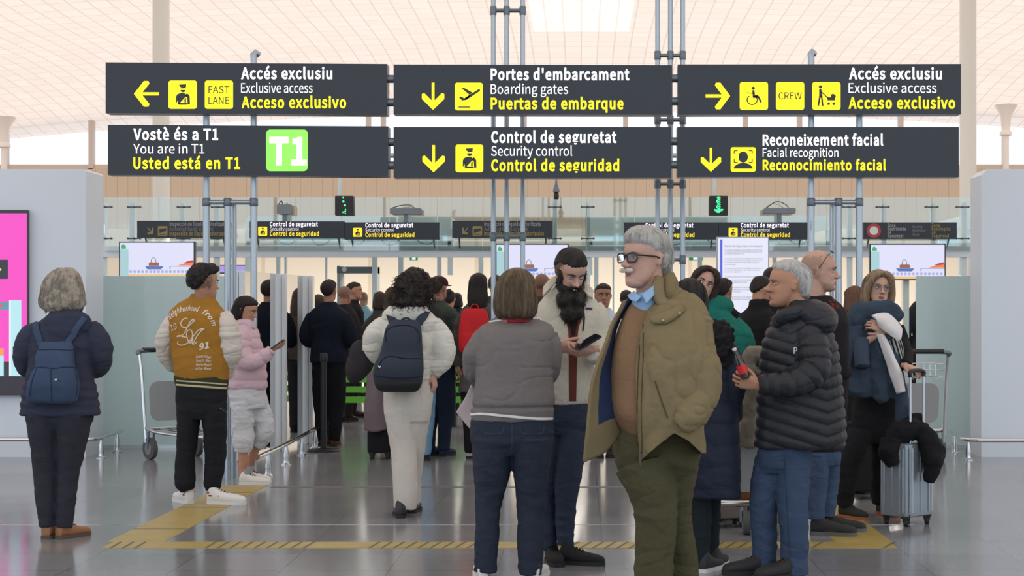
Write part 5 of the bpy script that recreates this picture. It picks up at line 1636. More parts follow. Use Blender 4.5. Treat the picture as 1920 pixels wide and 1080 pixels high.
hd.hair([(-.22, -.30, -.42, .12), (-.12, -.24, -.47, .22), (-.02, -.16, -.50, .295), (.08, -.06, -.525, .325), (.18, .06, -.545, .345), (.28, .26, -.54, .355), (.38, .42, -.49, .335), (.47, .43, -.40, .285), (.54, .36, -.28, .21), (.585, .2, -.12, .11)], p.root, hairmat('thick black', (32, 28, 28)), 0.006, 0.005, lump=0.02, strands=120, slen=.16, seed=5)

# ================================================================== person 3: pink puffer, white track trousers
p = Person(470, 907, 'person in pale pink puffer and white track trousers looking at a phone')
hd = Head(p.p(462, 581, 0.0), 0.215, 78, 18, 0)
m_pnk = cloth('pale pink nylon', (204, 178, 190), rough=0.6, bump=0.1, var=0.06)
tors = p.torso([(732, 428, 497, .24, 0), (722, 426, 500, .27, 0), (690, 428, 499, .27, 0), (660, 430, 494, .26, 0), (635, 432, 486, .25, 0), (618, 436, 478, .22, 0), (606, 440, 472, .16, 0), (598, 444, 470, .13, 0)])
SA = [(452, 624, -.12, 14), (452, 650, -.15, 17), (462, 676, -.17, 17), (482, 676, -.19, 14), (500, 664, -.18, 12), (509, 657, -.17, 10)]
SB = [(470, 620, .10, 13), (478, 650, .12, 14), (490, 668, .10, 12), (505, 660, 0, 10)]
arm = np.array(pxs(p, [q[:3] for q in SA]))
def pf(V):
    al, dd = polydist(V, arm)
    t_ = np.where(dd < .085, al / .075, V[:, 2] / .085)
    return quilt(t_, .010)
jk = p.garment('jacket', [tors, p.limb(SA), p.limb(SB)], m_pnk, 0.006, 2, 0.006, (8, 8, 12), seed=8, puff=pf)
p.garment('hood', [p.torso([(614, 431, 452, .17, 0), (604, 431, 450, .18, 0), (598, 434, 446, .14, 0)])], cloth('white fleece lining', (224, 224, 226)), 0.006, 2, 0.004, (12, 12, 12), parent=jk)
p.garment('collar', [p.torso([(616, 446, 480, .16, 0), (606, 446, 477, .15, 0), (599, 447, 473, .13, 0)])], m_pnk, 0.006, 2, 0.003, (12, 12, 12), parent=jk)
leg = [p.torso([(722, 430, 496, .24, 0), (740, 430, 498, .26, 0), (765, 434, 500, .25, 0)]),
       p.limb([(454, 755, -.05, 22), (456, 795, -.06, 20), (457, 830, -.06, 19), (456, 848, -.06, 15)]), p.limb([(478, 755, .06, 24), (494, 795, .05, 20), (494, 815, .05, 18), (482, 832, .08, 15)])]
p.garment('trousers', leg, cloth('white tracksuit cotton', (202, 206, 212), var=0.05), 0.006, 5, 0.010, (8, 8, 15), seed=9)
hand_w = p.p(508, 656, -.17)
hp, hf = hand(hand_w, p.p(524, 649, -.17) - hand_w, (0.2, .3, 1.0), -1, 22, 0.85, 30)
body = hd.parts() + hd.neck(p.p(456, 612, .0), .05) + [p.torso([(690, 440, 485, .16, 0), (620, 440, 475, .14, 0)]), p.limb([(452, 640, -.1, 8), (464, 676, -.16, 8), (485, 674, -.18, 7), (509, 656, -.17, 6.5)])]
body += hp + [p.torso([(760, 445, 490, .14, 0), (720, 440, 490, .16, 0), (680, 442, 485, .16, 0)]), p.limb([(455, 745, -.05, 12), (456, 800, -.06, 11), (456, 862, -.06, 9.5)]), p.limb([(476, 745, .06, 12), (490, 795, .05, 11), (482, 828, .08, 10), (476, 850, .1, 8.5)])] + [p.limb([(456, 840, -.06, 10), (456, 862, -.06, 9.5), (455, 880, -.06, 7.5), (456, 893, -.06, 8)]), p.limb([(482, 825, .08, 10), (476, 848, .1, 8.5), (470, 872, .16, 7), (468, 890, .16, 7)])]
p.body(body, 'tan', hd, hf, 0.005)
hd.eyes(p.root, HAIRM['black'], lid=True)
for px, dy, yw in ((450, -.06, 84), (458, .16, 70)):
    g = p.p(px, 905, dy)
    o = shoe(p.root, (g[0], p.d + dy, 0), yw, 0.25, M_wsh, RUB_W, 1.1)
    MB().lathe((g[0] + .055, p.d + dy, 0.075), [(.038, 0), (.040, .02), (.036, .055)], 14).build('sock', cloth('grey sock', (150, 156, 156)), o)
hd.hair([(-.52, -.02, -.42, .30), (-.42, .05, -.50, .40), (-.2, .08, -.53, .42), (.0, .12, -.53, .40), (.15, .20, -.52, .39), (.28, .34, -.48, .36), (.40, .34, -.38, .28), (.50, .16, -.22, .16), (.54, 0, -.1, .05)], p.root, HAIRM['black'], 0.006, 0.004, strands=90, slen=.4, seed=6)
phone(p.p(519, 647, -.17), (0.75, 0.1, 0.55), (-.55, 0, .8), 'dark phone held by the person in pale pink puffer')

# ================================================================== person 4: curly hair, cream jacket and trousers
p = Person(760, 965, 'person with big dark curls in cream jacket and trousers walking away')
hd = Head(p.p(775, 543, 0.0), 0.23, 176)
m_cr = cloth('cream wool felt', (212, 212, 204), var=0.05)
tors = p.torso([(712, 722, 808, .26, 0), (690, 722, 808, .28, 0), (650, 722, 812, .28, 0), (620, 716, 818, .26, 0), (602, 714, 822, .22, 0), (590, 724, 812, .18, .0), (580, 738, 800, .15, .0)])
SL = [(728, 612, .02, 22), (708, 628, .04, 25), (700, 648, .06, 21), (704, 664, .12, 16), (718, 668, .22, 13)]
SR = [(806, 610, .02, 22), (824, 636, .02, 25), (828, 664, .02, 25), (820, 686, .0, 20), (806, 695, -.01, 14), (806, 704, -.02, 10)]
jk = p.garment('jacket', [tors, p.limb(SL), p.limb(SR)], m_cr, 0.006, 2, 0.012, (6, 6, 10), seed=11)
p.garment('collar', [p.torso([(600, 716, 802, .19, -.02), (586, 718, 804, .21, -.02), (574, 730, 800, .20, -.02)])], m_cr, 0.006, 2, 0.004, (8, 8, 8), parent=jk)
leg = [p.torso([(700, 724, 806, .23, 0), (735, 720, 811, .26, 0), (765, 720, 808, .26, 0), (790, 724, 804, .22, 0)]),
       p.limb([(748, 770, -.02, 27), (755, 830, -.04, 24), (759, 880, -.08, 23), (760, 925, -.10, 23), (759, 953, -.10, 21)], flat=FLT), p.limb([(784, 770, .02, 25), (776, 830, .06, 22), (773, 880, .12, 19), (771, 925, .16, 17), (770, 948, .16, 16)], flat=FLT)]
p.garment('trousers', leg, cloth('cream trouser twill', (200, 196, 190), var=0.05), 0.006, 5, 0.007, (10, 10, 3), seed=12)
M_shb = mat('black leather shoe', (26, 26, 28), 0.4)
for px, dy, yw in ((755, -.10, 190), (773, .16, 176)):
    g = p.p(px, 960, dy)
    shoe(p.root, (g[0], p.d + dy - .10, 0), yw, 0.26, M_shb, RUB_B, 1.1)
hw = p.p(812, 703, -.02)
hp, hf = hand(hw, p.p(817, 735, -.03) - hw, (-.8, .3, 0), -1, 45, 0.9, 30)
p.body(hd.parts() + hd.neck(p.p(771, 598, .02), .052) + [p.torso([(680, 735, 795, .18, 0), (610, 735, 800, .16, 0)]), p.limb([(800, 620, .02, 9), (824, 650, .02, 9), (820, 685, .0, 8), (812, 704, -.02, 7.5)])] + hp, 'rosy', hd, hf, 0.006)
me = remesh([ell_mesh(hd.w((0, -.10, .04))[0], np.array((.60, .56, .58)) * hd.H, 28, 18), ell_mesh(hd.w((-.10, -.2, -.34))[0], np.array((.58, .44, .34)) * hd.H, 24, 14), ell_mesh(hd.w((-.42, -.2, -.52))[0], np.array((.2, .3, .3)) * hd.H, 16, 12)], 0.007, 3)
V = co(me); N = nrm(me); setco(me, V + N * (0.016 * np.abs(vnoise(V * 38)) + 0.014 * vnoise(V * 17) + 0.02 * vnoise(V * 8))[:, None])
hc = link_mesh('hair', me, hairmat('near black curls', (36, 29, 27), 0.3), p.root)
r_ = np.random.RandomState(4); V = co(hc.data) + WL[hc.name]; N = nrm(hc.data)
mb = MB()
for i in r_.choice(len(V), 620, replace=False):
    a0 = V[i] - N[i] * .006; t_ = np.linspace(0, 1, 16); ax = N[i] * .55 + np.array([r_.normal() * .5, r_.normal() * .5, -.7]); ax /= np.linalg.norm(ax)
    u = np.cross(ax, [.3, .5, .8]); u /= np.linalg.norm(u); w_ = np.cross(ax, u); ln = r_.uniform(.03, .075); rr = r_.uniform(.004, .009); ph = r_.uniform(0, 6.28)
    P = a0 + ax * (t_ * ln)[:, None] + (u * np.cos(t_ * 13 + ph)[:, None] + w_ * np.sin(t_ * 13 + ph)[:, None]) * rr
    mb.tube(P, 0.0024 * np.linspace(1, .5, 16), 4)
mb.build('curls', hairmat('near black curls', (36, 29, 27)), hc, angle=180)
t = thing('backpack', p.p(748, 735, -.22), 'dark slate blue backpack worn over a cream jacket by the curly-haired person', 'backpack', 'backpacks worn')
m_bp = cloth('slate blue nylon', (50, 58, 72), rough=0.7, var=0.12)
bp = bag_piece('main_body', [(733, 712, 782, .10, -.21), (722, 703, 790, .17, -.23), (700, 700, 794, .20, -.245), (682, 703, 794, .20, -.245), (664, 712, 793, .17, -.235), (640, 718, 792, .17, -.23), (618, 722, 790, .15, -.22), (604, 732, 786, .10, -.20), (600, 740, 778, .06, -.19)], m_bp, t, fold=0.004, seed=3)
lp = bag_piece('base_panel', [(735, 716, 780, .06, -.24), (728, 706, 787, .16, -.25), (716, 703, 791, .19, -.25), (712, 706, 789, .14, -.245)], cloth('black bag base', (38, 40, 44), rough=0.7), t, fold=0.002)
sf = Surf(bp)
mb = MB()
for L in ([(724, 640), (724, 622), (740, 612), (768, 611), (784, 622), (786, 642)], [(708, 692), (716, 676), (730, 668), (760, 672), (788, 672)], [(702, 704), (745, 709), (792, 706)]):
    line_on(sf, L, 0.0035, 0.001, mb=mb, d0=11)
mb.build('seam', cloth('dark bag seam', (32, 36, 44)), t)
mb = MB()
for x, y in ((712, 688), (718, 630)):
    line_on(sf, [(x - 2, y - 2), (x, y + 2), (x + 2, y - 2)], 0.003, 0.003, mb=mb, d0=11)
mb.build('zip_pull', M_chrome, t)
MB().tube(spline(np.array(pxs(p, [(752, 604, -.19), (756, 598, -.2), (765, 597, -.2), (772, 603, -.19)])), 14), 0.008, 8).build('grab_handle', m_bp, t)
sj = Surf(jk)
for L in ([(740, 610), (736, 600), (733, 592), (731, 584)], [(782, 610), (788, 602), (794, 594), (797, 586)]):
    mb = MB(); mb.tube(np.array([sj.hit(x, y, .014, 11) for x, y in spline(np.array(L, float), 12)]), 0.030, 10, flat=0.3); mb.build('strap', m_bp, t)

# ================================================================== person 5: brown bob, grey sweater
p = Person(960, 1086, 'person with brown bob, grey sweater with white trim and dark jeans, back to us')
hd = Head(p.p(970, 546, 0.0), 0.228, 172)
m_gs = [cloth('grey fine knit', (116, 112, 112), var=0.06), cloth('white knit trim', (222, 220, 220))]
tors = p.torso([(787, 884, 1037, .31, 0), (772, 882, 1040, .33, 0), (755, 886, 1043, .35, 0), (720, 891, 1038, .33, 0), (690, 892, 1036, .32, 0), (650, 892, 1040, .31, 0), (625, 896, 1040, .27, .0), (612, 904, 1034, .23, .01), (602, 920, 1018, .18, .02), (594, 935, 1008, .14, .02)])
SL = [(910, 628, .0, 18), (896, 655, .0, 24), (891, 685, .05, 23), (893, 700, .12, 19), (915, 706, .25, 15)]
SR = [(1028, 625, .0, 18), (1032, 655, .0, 20), (1030, 690, .05, 20), (1022, 708, .14, 18), (995, 708, .27, 15)]
hem = lambda px: 778 + (px - 885) * .055
nk = lambda px: 603 - (px - 920) * .075
swt = p.garment('sweater', [tors, p.limb(SL), p.limb(SR)], m_gs, 0.0055, 3, 0.009, (4, 4, 7), seed=14,
          puff=lambda V: -0.012 * np.exp(-((V[:, 2] - p.p(0, 762)[2]) / .012) ** 2))
mb = MB(); s5 = Surf(swt)
line_on(s5, [(883, 777), (905, 776), (940, 779), (980, 783), (1010, 785), (1038, 785)], .0075, .001, 60, mb, 8.4, .5)
mb.build('hem_stripe', m_gs[1], swt)
mb = MB(); line_on(s5, [(918, 604), (935, 601), (960, 599), (990, 597), (1018, 597)], .006, .001, 40, mb, 8.4, .5); mb.build('neck_stripe', m_gs[1], swt)
p.garment('scarf', [p.torso([(604, 938, 1000, .16, .0), (594, 938, 996, .175, .0), (582, 942, 992, .165, .0), (574, 948, 988, .14, .0)])], [cloth('crimson patterned cotton', (168, 52, 62)), cloth('rose cotton', (200, 130, 130))], 0.005, 1, 0.006, (14, 14, 14), seed=15,
          cls=lambda c, px, py: (vnoise(c * 45) > 0.15))
leg = [p.torso([(765, 888, 1034, .29, 0), (800, 882, 1038, .31, 0), (830, 885, 1035, .29, 0), (852, 892, 1028, .2, 0)]),
       p.limb([(924, 820, 0, 42), (922, 890, 0, 34), (915, 950, 0, 24), (912, 1010, 0, 23), (910, 1072, 0, 21)], flat=FLT), p.limb([(996, 820, 0, 42), (996, 890, 0, 34), (996, 950, 0, 27), (995, 1010, 0, 25), (994, 1076, 0, 22)], flat=FLT)]
tr = p.garment('trousers', leg, cloth('dark indigo denim', (46, 53, 68), var=0.14), 0.0055, 5, 0.006, (10, 10, 15), seed=16)
mb = MB(); st = Surf(tr)
for L in ([(905, 800), (910, 812), (940, 812), (944, 800)], [(975, 800), (980, 812), (1015, 812), (1020, 800)], [(960, 790), (960, 850)]):
    line_on(st, L, 0.0018, 0.001, mb=mb, d0=8.4)
mb.build('pocket_stitch', cloth('blue stitching', (64, 80, 112)), tr)
for px, yw in ((908, 188), (1000, 168)):
    g = p.p(px, 1084, 0)
    shoe(p.root, (g[0], p.d - .05, 0), yw, 0.25, M_wsh, RUB_W, 1.2)
p.body(hd.parts() + hd.neck(p.p(968, 604, .02), .054) + [p.torso([(720, 910, 1020, .20, 0), (630, 915, 1020, .18, 0), (608, 940, 1000, .11, .02)])], 'fair', hd, (), 0.007)
hd.hair([(-.62, -.02, -.44, .36), (-.54, .04, -.53, .46), (-.35, .08, -.57, .50), (-.1, .10, -.57, .49), (.1, .14, -.56, .46), (.25, .26, -.53, .42), (.38, .30, -.44, .34), (.48, .18, -.30, .22), (.545, .0, -.12, .08)],
        p.root, hairmat('streaked brown', (98, 84, 66), 0.45), 0.0055, 0.003, strands=460, slen=.55, ragged=.05, srad=.0022, seed=9, gs=90)
# pale coat held in front, one corner shows at her side
v, f = sheet([pxs(p, [(884, 722, .14), (872, 745, .17), (856, 772, .2)]), pxs(p, [(892, 730, .16), (884, 762, .18), (870, 790, .2)]), pxs(p, [(900, 738, .16), (894, 775, .18), (884, 806, .19)])], 20, 14, .014, .006, seed=2)
tag(mkobj('coat', v, f, cloth('pale pink lining', (190, 178, 180)), angle=180), 'pale pink coat corner held in front of the grey-sweater person', 'coat')

# ================================================================== person 6: bearded, cream fleece, phone
p = Person(1078, 1056, 'person with long black beard and cream fleece looking down at a phone')
hd = Head(p.p(1071, 508, -.12), 0.245, 24, 30, 0, 1.0)
m_fl = cloth('cream fleece', (204, 200, 186), bump=0.7, bscale=190, var=0.06)
tors = p.torso([(756, 1006, 1104, .27, 0), (735, 1004, 1110, .29, 0), (690, 1004, 1113, .28, 0), (640, 1004, 1118, .28, 0), (600, 1004, 1124, .27, 0), (575, 1008, 1122, .23, 0), (560, 1018, 1114, .19, 0), (548, 1032, 1104, .16, 0), (536, 1040, 1098, .14, .0)])
SR = [(1110, 574, .0, 19), (1122, 600, -.01, 22), (1126, 640, -.04, 20), (1124, 664, -.12, 17), (1114, 668, -.22, 14), (1108, 664, -.27, 11.5)]
SL = [(1014, 575, .0, 19), (1008, 610, -.02, 21), (1012, 650, -.10, 18), (1032, 654, -.20, 15), (1050, 652, -.27, 12)]
jk = p.garment('fleece_jacket', [tors, p.limb(SL), p.limb(SR)], m_fl, 0.0055, 3, 0.008, (6, 6, 5), seed=18, fine=0.0015)
p.garment('collar', [p.torso([(572, 1014, 1116, .22, .02), (560, 1018, 1112, .23, .02), (548, 1024, 1104, .21, .04), (540, 1032, 1096, .17, .06)])], m_fl, 0.005, 3, 0.004, (8, 8, 8), parent=jk, fine=.001)
for C in ([pxs(p, [(1044, 516, .03), (1030, 526, -.02), (1018, 540, -.07)]), pxs(p, [(1042, 530, -.02), (1030, 544, -.09), (1018, 556, -.12)])], [pxs(p, [(1096, 530, .03), (1104, 536, -.02), (1113, 546, -.06)]), pxs(p, [(1093, 545, -.06), (1101, 554, -.11), (1111, 560, -.11)])]):
    v, f = sheet(C, 18, 10, .016, .002, 10, 3)
    mkobj('collar_leaf', v, f, m_fl, jk, angle=180)
sf = Surf(jk)
M_rust = cloth('rust brown trim', (104, 58, 48)); M_tee = cloth('black tee', (38, 30, 32))
mb = MB()
def patch(sf, poly_rows, lift, mb, d0):
    """rows of (py, xl, xr): a strip lying on the surface"""
    R = resample(poly_rows, 24); V = []
    for y, a, b in R:
        for u in np.linspace(0, 1, 5):
            V.append(sf.hit(a + (b - a) * u, y, lift, d0))
    mb.add(V, [(i * 5 + j, i * 5 + j + 1, (i + 1) * 5 + j + 1, (i + 1) * 5 + j) for i in range(23) for j in range(4)])
patch(sf, [(565, 1054, 1092), (600, 1060, 1089), (632, 1066, 1083), (752, 1067, 1080)], 0.004, mb, 9)
mb.build('zip_placket', M_rust, jk)
mb = MB(); patch(sf, [(560, 1060, 1087), (590, 1064, 1084), (612, 1069, 1081), (630, 1073, 1077)], 0.009, mb, 9); mb.build('undershirt', M_tee, jk)
line_on(sf, [(1093, 575), (1095, 598), (1093, 620)], 0.005, 0.003).build('chest_zip', cloth('brown zip', (62, 48, 46)), jk)
mb = MB(); patch(sf, [(577, 1098, 1110), (581, 1098, 1110)], 0.004, mb, 9); mb.build('chest_label', cloth('navy label', (50, 58, 96)), jk)
leg = [p.torso([(742, 1010, 1100, .25, 0), (765, 1008, 1103, .26, 0), (795, 1010, 1102, .24, 0), (815, 1016, 1098, .17, 0)]),
       p.limb([(1032, 810, .02, 26), (1030, 870, .03, 23), (1026, 930, .05, 19), (1028, 990, .06, 17), (1030, 1030, .06, 15)], flat=FLT), p.limb([(1074, 810, .0, 29), (1068, 870, -.02, 26), (1062, 930, -.02, 21), (1060, 980, .0, 18), (1060, 1022, .0, 16)], flat=FLT)]
p.garment('trousers', leg, cloth('dark blue denim', (50, 59, 76), var=0.16), 0.0055, 5, 0.007, (9, 9, 17), seed=19)
M_suede = mat('black suede', (28, 27, 28), 0.9)
for px, dy, yw in ((1050, -.01, 72), (1031, .10, 12)):
    g = p.p(px, 1053, dy)
    shoe(p.root, (g[0], p.d + dy, 0), yw, 0.26, M_suede, RUB_B, 1.15, lace=cloth('black lace', (24, 24, 24)))
w1, w2 = p.p(1051, 650, -.27), p.p(1112, 657, -.27)
hp1, hf1 = hand(w1, p.p(1082, 655, -.31) - w1, (.35, .75, .35), 1, 34, 1.0, 28)
hp2, hf2 = hand(w2, p.p(1084, 661, -.31) - w2, (-.25, .5, .8), -1, 40, 1.0, 20)
arms = [p.limb([(1016, 600, 0, 12), (1014, 645, -.1, 12), (1034, 653, -.2, 11), (1051, 650, -.27, 9.5)]), p.limb([(1118, 600, 0, 12), (1124, 645, -.06, 12), (1120, 662, -.18, 10.5), (1112, 657, -.27, 9.5)])]
p.body(hd.parts() + hd.neck(p.p(1066, 566, .02), .06) + [p.torso([(700, 1030, 1095, .2, 0), (590, 1025, 1110, .18, 0), (565, 1045, 1090, .12, .01)])] + arms + hp1 + hp2, 'rosy', hd, hf1 + hf2, 0.0045, lips=False,
       stub=lambda A: soft(np.minimum(A[:, 2] + .12, np.minimum(.16 - .5 * np.abs(A[:, 2] - .25) - A[:, 1], .4 - A[:, 2])), A), stubmat=mat('dark faded sides', (92, 72, 64), .8))
M_hbk = hairmat('black brown', (30, 25, 25))
hd.eyes(p.root, M_hbk, look=(0, -.012), big=.7)
hd.hair([(-.18, -.26, -.42, .14), (-.08, -.18, -.47, .26), (.02, -.06, -.49, .312), (.12, .10, -.50, .33), (.20, .27, -.50, .334), (.27, .35, -.485, .322), (.35, .315, -.43, .285), (.44, .24, -.33, .225), (.50, .11, -.2, .14), (.53, 0, -.08, .05)], p.root, M_hbk, 0.005, 0.004, strands=60, slen=.15, seed=12)
bd = [ell_mesh(hd.w((0, .15, -.33))[0], np.array((.31, .26, .18)) * hd.H, 22, 14, hd.M), ell_mesh(hd.w((0, .34, -.54))[0], np.array((.345, .24, .25)) * hd.H, 22, 14, hd.M), ell_mesh(hd.w((0, .54, -.82))[0], np.array((.27, .18, .23)) * hd.H, 20, 12, hd.M)]
for sx in (-1, 1):
    bd.append(ell_mesh(hd.w((sx * .075, .40, -.222))[0], np.array((.11, .045, .04)) * hd.H, 12, 8, hd.M @ Matrix.Rotation(0, 3, 'X')))
    bd.append(ell_mesh(hd.w((sx * .285, .08, -.16))[0], np.array((.065, .12, .25)) * hd.H, 14, 10, hd.M))
    bd.append(ell_mesh(hd.w((sx * .14, .34, -.29))[0], np.array((.05, .06, .09)) * hd.H, 12, 8, hd.M))
me = remesh(bd, .005, 3); V = co(me); N = nrm(me); setco(me, V + N * (.006 * vnoise(V * np.array([55, 55, 14])) + .006 * vnoise(V * 22))[:, None])
be = link_mesh('beard', me, M_hbk, p.root)
V = co(be.data) + WL[be.name]; N = nrm(be.data); r_ = np.random.RandomState(3); mb = MB()
for i in r_.choice(len(V), 600, replace=False):
    P = V[i] + np.array([(N[i] * .5 + np.array([r_.normal() * .25, r_.normal() * .25, -1.0])) * t_ * .014 for t_ in np.linspace(0, 1, 5)])
    mb.tube(P, .0014 * np.linspace(1, .5, 5), 4)
mb.build('beard_strands', M_hbk, be, angle=180)
phone(p.p(1102, 641, -.33), (0.72, .35, .42), (-.3, -.35, .85), 'dark phone held by the bearded person in cream fleece')
# ================================================================== person 7: grey-haired man in olive jacket
p = Person(1245, 1151, 'grey-haired person with black glasses and moustache in open olive jacket, hand in pocket')
hd = Head(p.p(1209, 484, 0.0), 0.262, -54, 0, 0, 1.02, 1.12, 1.12)
m_ol = cloth('olive brown waxed cotton', (125, 113, 85), var=0.12, bscale=160)
m_lin = cloth('navy lining', (44, 56, 90))
m_tan = cloth('tan lambswool', (130, 104, 80), var=0.06)
sw_ = p.garment('sweater', [p.torso([(822, 1176, 1262, .27, 0), (800, 1160, 1268, .33, 0), (770, 1147, 1274, .38, -.01), (728, 1142, 1276, .40, .02), (690, 1143, 1274, .39, .02), (640, 1152, 1268, .34, .02), (595, 1168, 1258, .26, .01), (565, 1184, 1250, .18, .02), (548, 1194, 1244, .12, .03)])],
                m_tan, 0.0055, 2, 0.004, (6, 6, 8), seed=21)
hemx, hemy = np.array([1150, 1192, 1201, 1230, 1264, 1290, 1316, 1335]), np.array([850, 862, 864, 838, 812, 826, 850, 850])
def hem_post(V, N):
    px, py = p.proj(V)
    zl = CH + (CY - np.interp(px, hemx, hemy)) * V[:, 1] / F
    V[:, 2] = np.maximum(V[:, 2], zl - 0.0)
    return V
jt = p.torso([(880, 1199, 1314, .46, -.04), (850, 1197, 1318, .50, -.04), (800, 1192, 1318, .52, -.05), (740, 1191, 1322, .53, -.06), (690, 1193, 1326, .52, -.06), (640, 1197, 1328, .47, -.05), (600, 1205, 1322, .40, -.03), (575, 1214, 1310, .31, .0), (556, 1226, 1292, .23, .04), (542, 1234, 1276, .17, .06)], n=44, ex=3.4)
slv = p.limb([(1280, 572, -.02, 28), (1297, 602, -.10, 37), (1302, 650, -.17, 37), (1315, 698, -.21, 37), (1313, 738, -.24, 36), (1301, 766, -.28, 33), (1284, 788, -.31, 26), (1274, 798, -.31, 18)], 30)
jk = p.garment('jacket', [jt, p.blob(1272, 566, -.02, 30, .10, 22)], m_ol, 0.0055, 3, 0.017, (9, 9, 3.2), seed=22, post=hem_post, warp=.5)
p.garment('sleeve', [slv], m_ol, 0.0055, 3, 0.013, (6, 6, 8), seed=25, parent=jk, warp=.6)
p.garment('sleeve', [p.limb([(1215, 585, .10, 26), (1192, 620, .17, 32), (1184, 680, .22, 32), (1186, 735, .20, 30), (1196, 775, .12, 24), (1204, 792, .06, 16)], 26)], m_ol, 0.007, 3, 0.012, (6, 6, 8), seed=29, parent=jk)
p.garment('collar', [p.torso([(575, 1222, 1282, .22, .05), (550, 1230, 1274, .22, .05), (525, 1236, 1269, .19, .06), (511, 1241, 1263, .15, .07)], n=30), p.limb([(1236, 520, -.04, 9), (1233, 545, -.09, 12), (1240, 565, -.12, 12), (1262, 577, -.14, 9)], flat=.6)],
          m_ol, 0.0055, 3, 0.006, (7, 7, 9), seed=23, parent=jk)
# far front of the jacket hanging open: olive outside, navy lining inside
fl_c = [pxs(p, [(1188, 556, .02), (1160, 600, .02), (1146, 660, -.02), (1146, 730, -.06), (1154, 790, -.06), (1164, 808, -.04)]),
        pxs(p, [(1178, 560, -.02), (1148, 618, -.05), (1130, 690, -.10), (1127, 750, -.12), (1128, 800, -.12), (1132, 848, -.10)]),
        pxs(p, [(1166, 566, -.03), (1136, 636, -.09), (1114, 706, -.15), (1105, 765, -.17), (1099, 820, -.17), (1094, 866, -.15)])]
v, f = sheet(fl_c, 44, 18, .016, .006, 8, 5)
nu, nv = 44, 18
mi = []
for q in f:
    j = np.mean([i % nv for i in q]); u = np.mean([(i % (nu * nv)) // nv for i in q]) / nu
    mi.append(1 if (j < nv * .60 and u < .74) else 0)
mkobj('open_front', v, f, [m_ol, m_lin], jk, mi=mi, angle=180)
sj = Surf(jk); sjc = Surf(jk, bpy.data.objects[jk.children[0].name])
mb = MB()
for L, r in (([(1198, 590), (1199, 650), (1196, 720), (1195, 800), (1199, 860)], .0035), ([(1206, 600), (1206, 680), (1203, 760), (1204, 850)], .003)):
    line_on(sj, L, r, .001, 30, mb, 7.4)
mb.build('front_edge', cloth('dark olive seam', (84, 76, 52)), jk)
mb = MB(); line_on(sj, [(1228, 714), (1238, 745), (1252, 784)], .004, .000, 20, mb, 7.4)
mb.build('pocket_seam', cloth('dark olive seam', (84, 76, 52)), jk)
# storm flap at the neck
R = [pxs(p, [(1216, 596, -.24), (1240, 588, -.24), (1262, 578, -.22), (1278, 568, -.18)]), pxs(p, [(1222, 604, -.25), (1246, 600, -.26), (1266, 588, -.24), (1281, 577, -.19)]), pxs(p, [(1232, 606, -.245), (1248, 606, -.255), (1268, 594, -.24), (1283, 583, -.19)])]
v, f = sheet(R, 20, 10, .012, .003); o = mkobj('storm_flap', v, f, m_ol, jk, angle=180)
mb = MB()
for q in ((1243, 601, -.268), (1274, 588, -.235)):
    mb.ell(p.p(*q), (.008, .006, .008), 10, 8)
mb.build('snap_button', mat('brass snap', (170, 150, 110), .35, .8), o)
mb = MB(); mb.tube(np.array(pxs(p, [(1200, 846, -.22), (1200, 858, -.22), (1201, 872, -.21)])), .004, 8); mb.build('zip_pull', mat('dark steel zip', (104, 104, 100), .5, .6), jk)
m_sh = cloth('pale blue patterned shirt', (142, 176, 214))
for C in ([pxs(p, [(1236, 524, -.03), (1222, 538, -.10), (1204, 552, -.12)]), pxs(p, [(1238, 536, -.05), (1224, 556, -.13), (1212, 570, -.155)])],
          [pxs(p, [(1190, 546, -.05), (1196, 552, -.09), (1203, 556, -.115)]), pxs(p, [(1177, 554, -.02), (1182, 562, -.07), (1192, 566, -.12)])]):
    v, f = sheet(C, 16, 8, .006, .001); mkobj('shirt_collar', v, f, m_sh, p.root, angle=180)
p.garment('shirt', [p.torso([(585, 1186, 1240, .2, -.0), (560, 1184, 1240, .2, .0), (548, 1190, 1238, .16, .02)])], m_sh, .006, 2, .002)
leg = [p.torso([(795, 1160, 1300, .32, .02), (830, 1150, 1312, .36, .02), (868, 1155, 1311, .33, .02), (895, 1168, 1300, .22, .02)]),
       p.limb([(1208, 870, -.02, 56), (1226, 930, -.05, 45), (1230, 985, -.07, 39), (1227, 1040, -.06, 37), (1225, 1090, -.05, 36), (1222, 1140, -.05, 33)], flat=FLT), p.limb([(1268, 870, .06, 44), (1262, 930, .10, 36), (1268, 985, .13, 30), (1278, 1040, .16, 28), (1284, 1090, .18, 27), (1288, 1125, .18, 25)], flat=FLT)]
p.garment('trousers', leg, cloth('dark olive corduroy', (76, 74, 54), var=0.12), 0.006, 4, 0.008, (8, 8, 13), seed=24)
for px, dy, yw in ((1226, -.05, -50), (1288, .18, -30)):
    g = p.p(px, 1100, dy); shoe(p.root, (g[0], p.d + dy, 0), yw, .29, M_shb, RUB_B, 1.1)
p.body(hd.parts() + [ell_mesh(hd.w((0, .22, -.44))[0], np.array((.2, .16, .10)) * hd.H, 16, 10, hd.M)] + hd.neck(p.p(1222, 572, .04), .068) + [p.torso([(700, 1170, 1250, .2, 0), (600, 1180, 1290, .16, .02), (575, 1195, 1250, .10, .03)]), p.limb([(1280, 600, -.04, 16), (1302, 650, -.12, 16), (1312, 735, -.18, 15), (1284, 786, -.27, 12)])],
       'rosy', hd, (), 0.0045)
M_gr = hairmat('silver grey', (172, 172, 168), 0.25)
hd.eyes(p.root, hairmat('grey brow', (150, 146, 140)), look=(0.0, 0), big=.8)
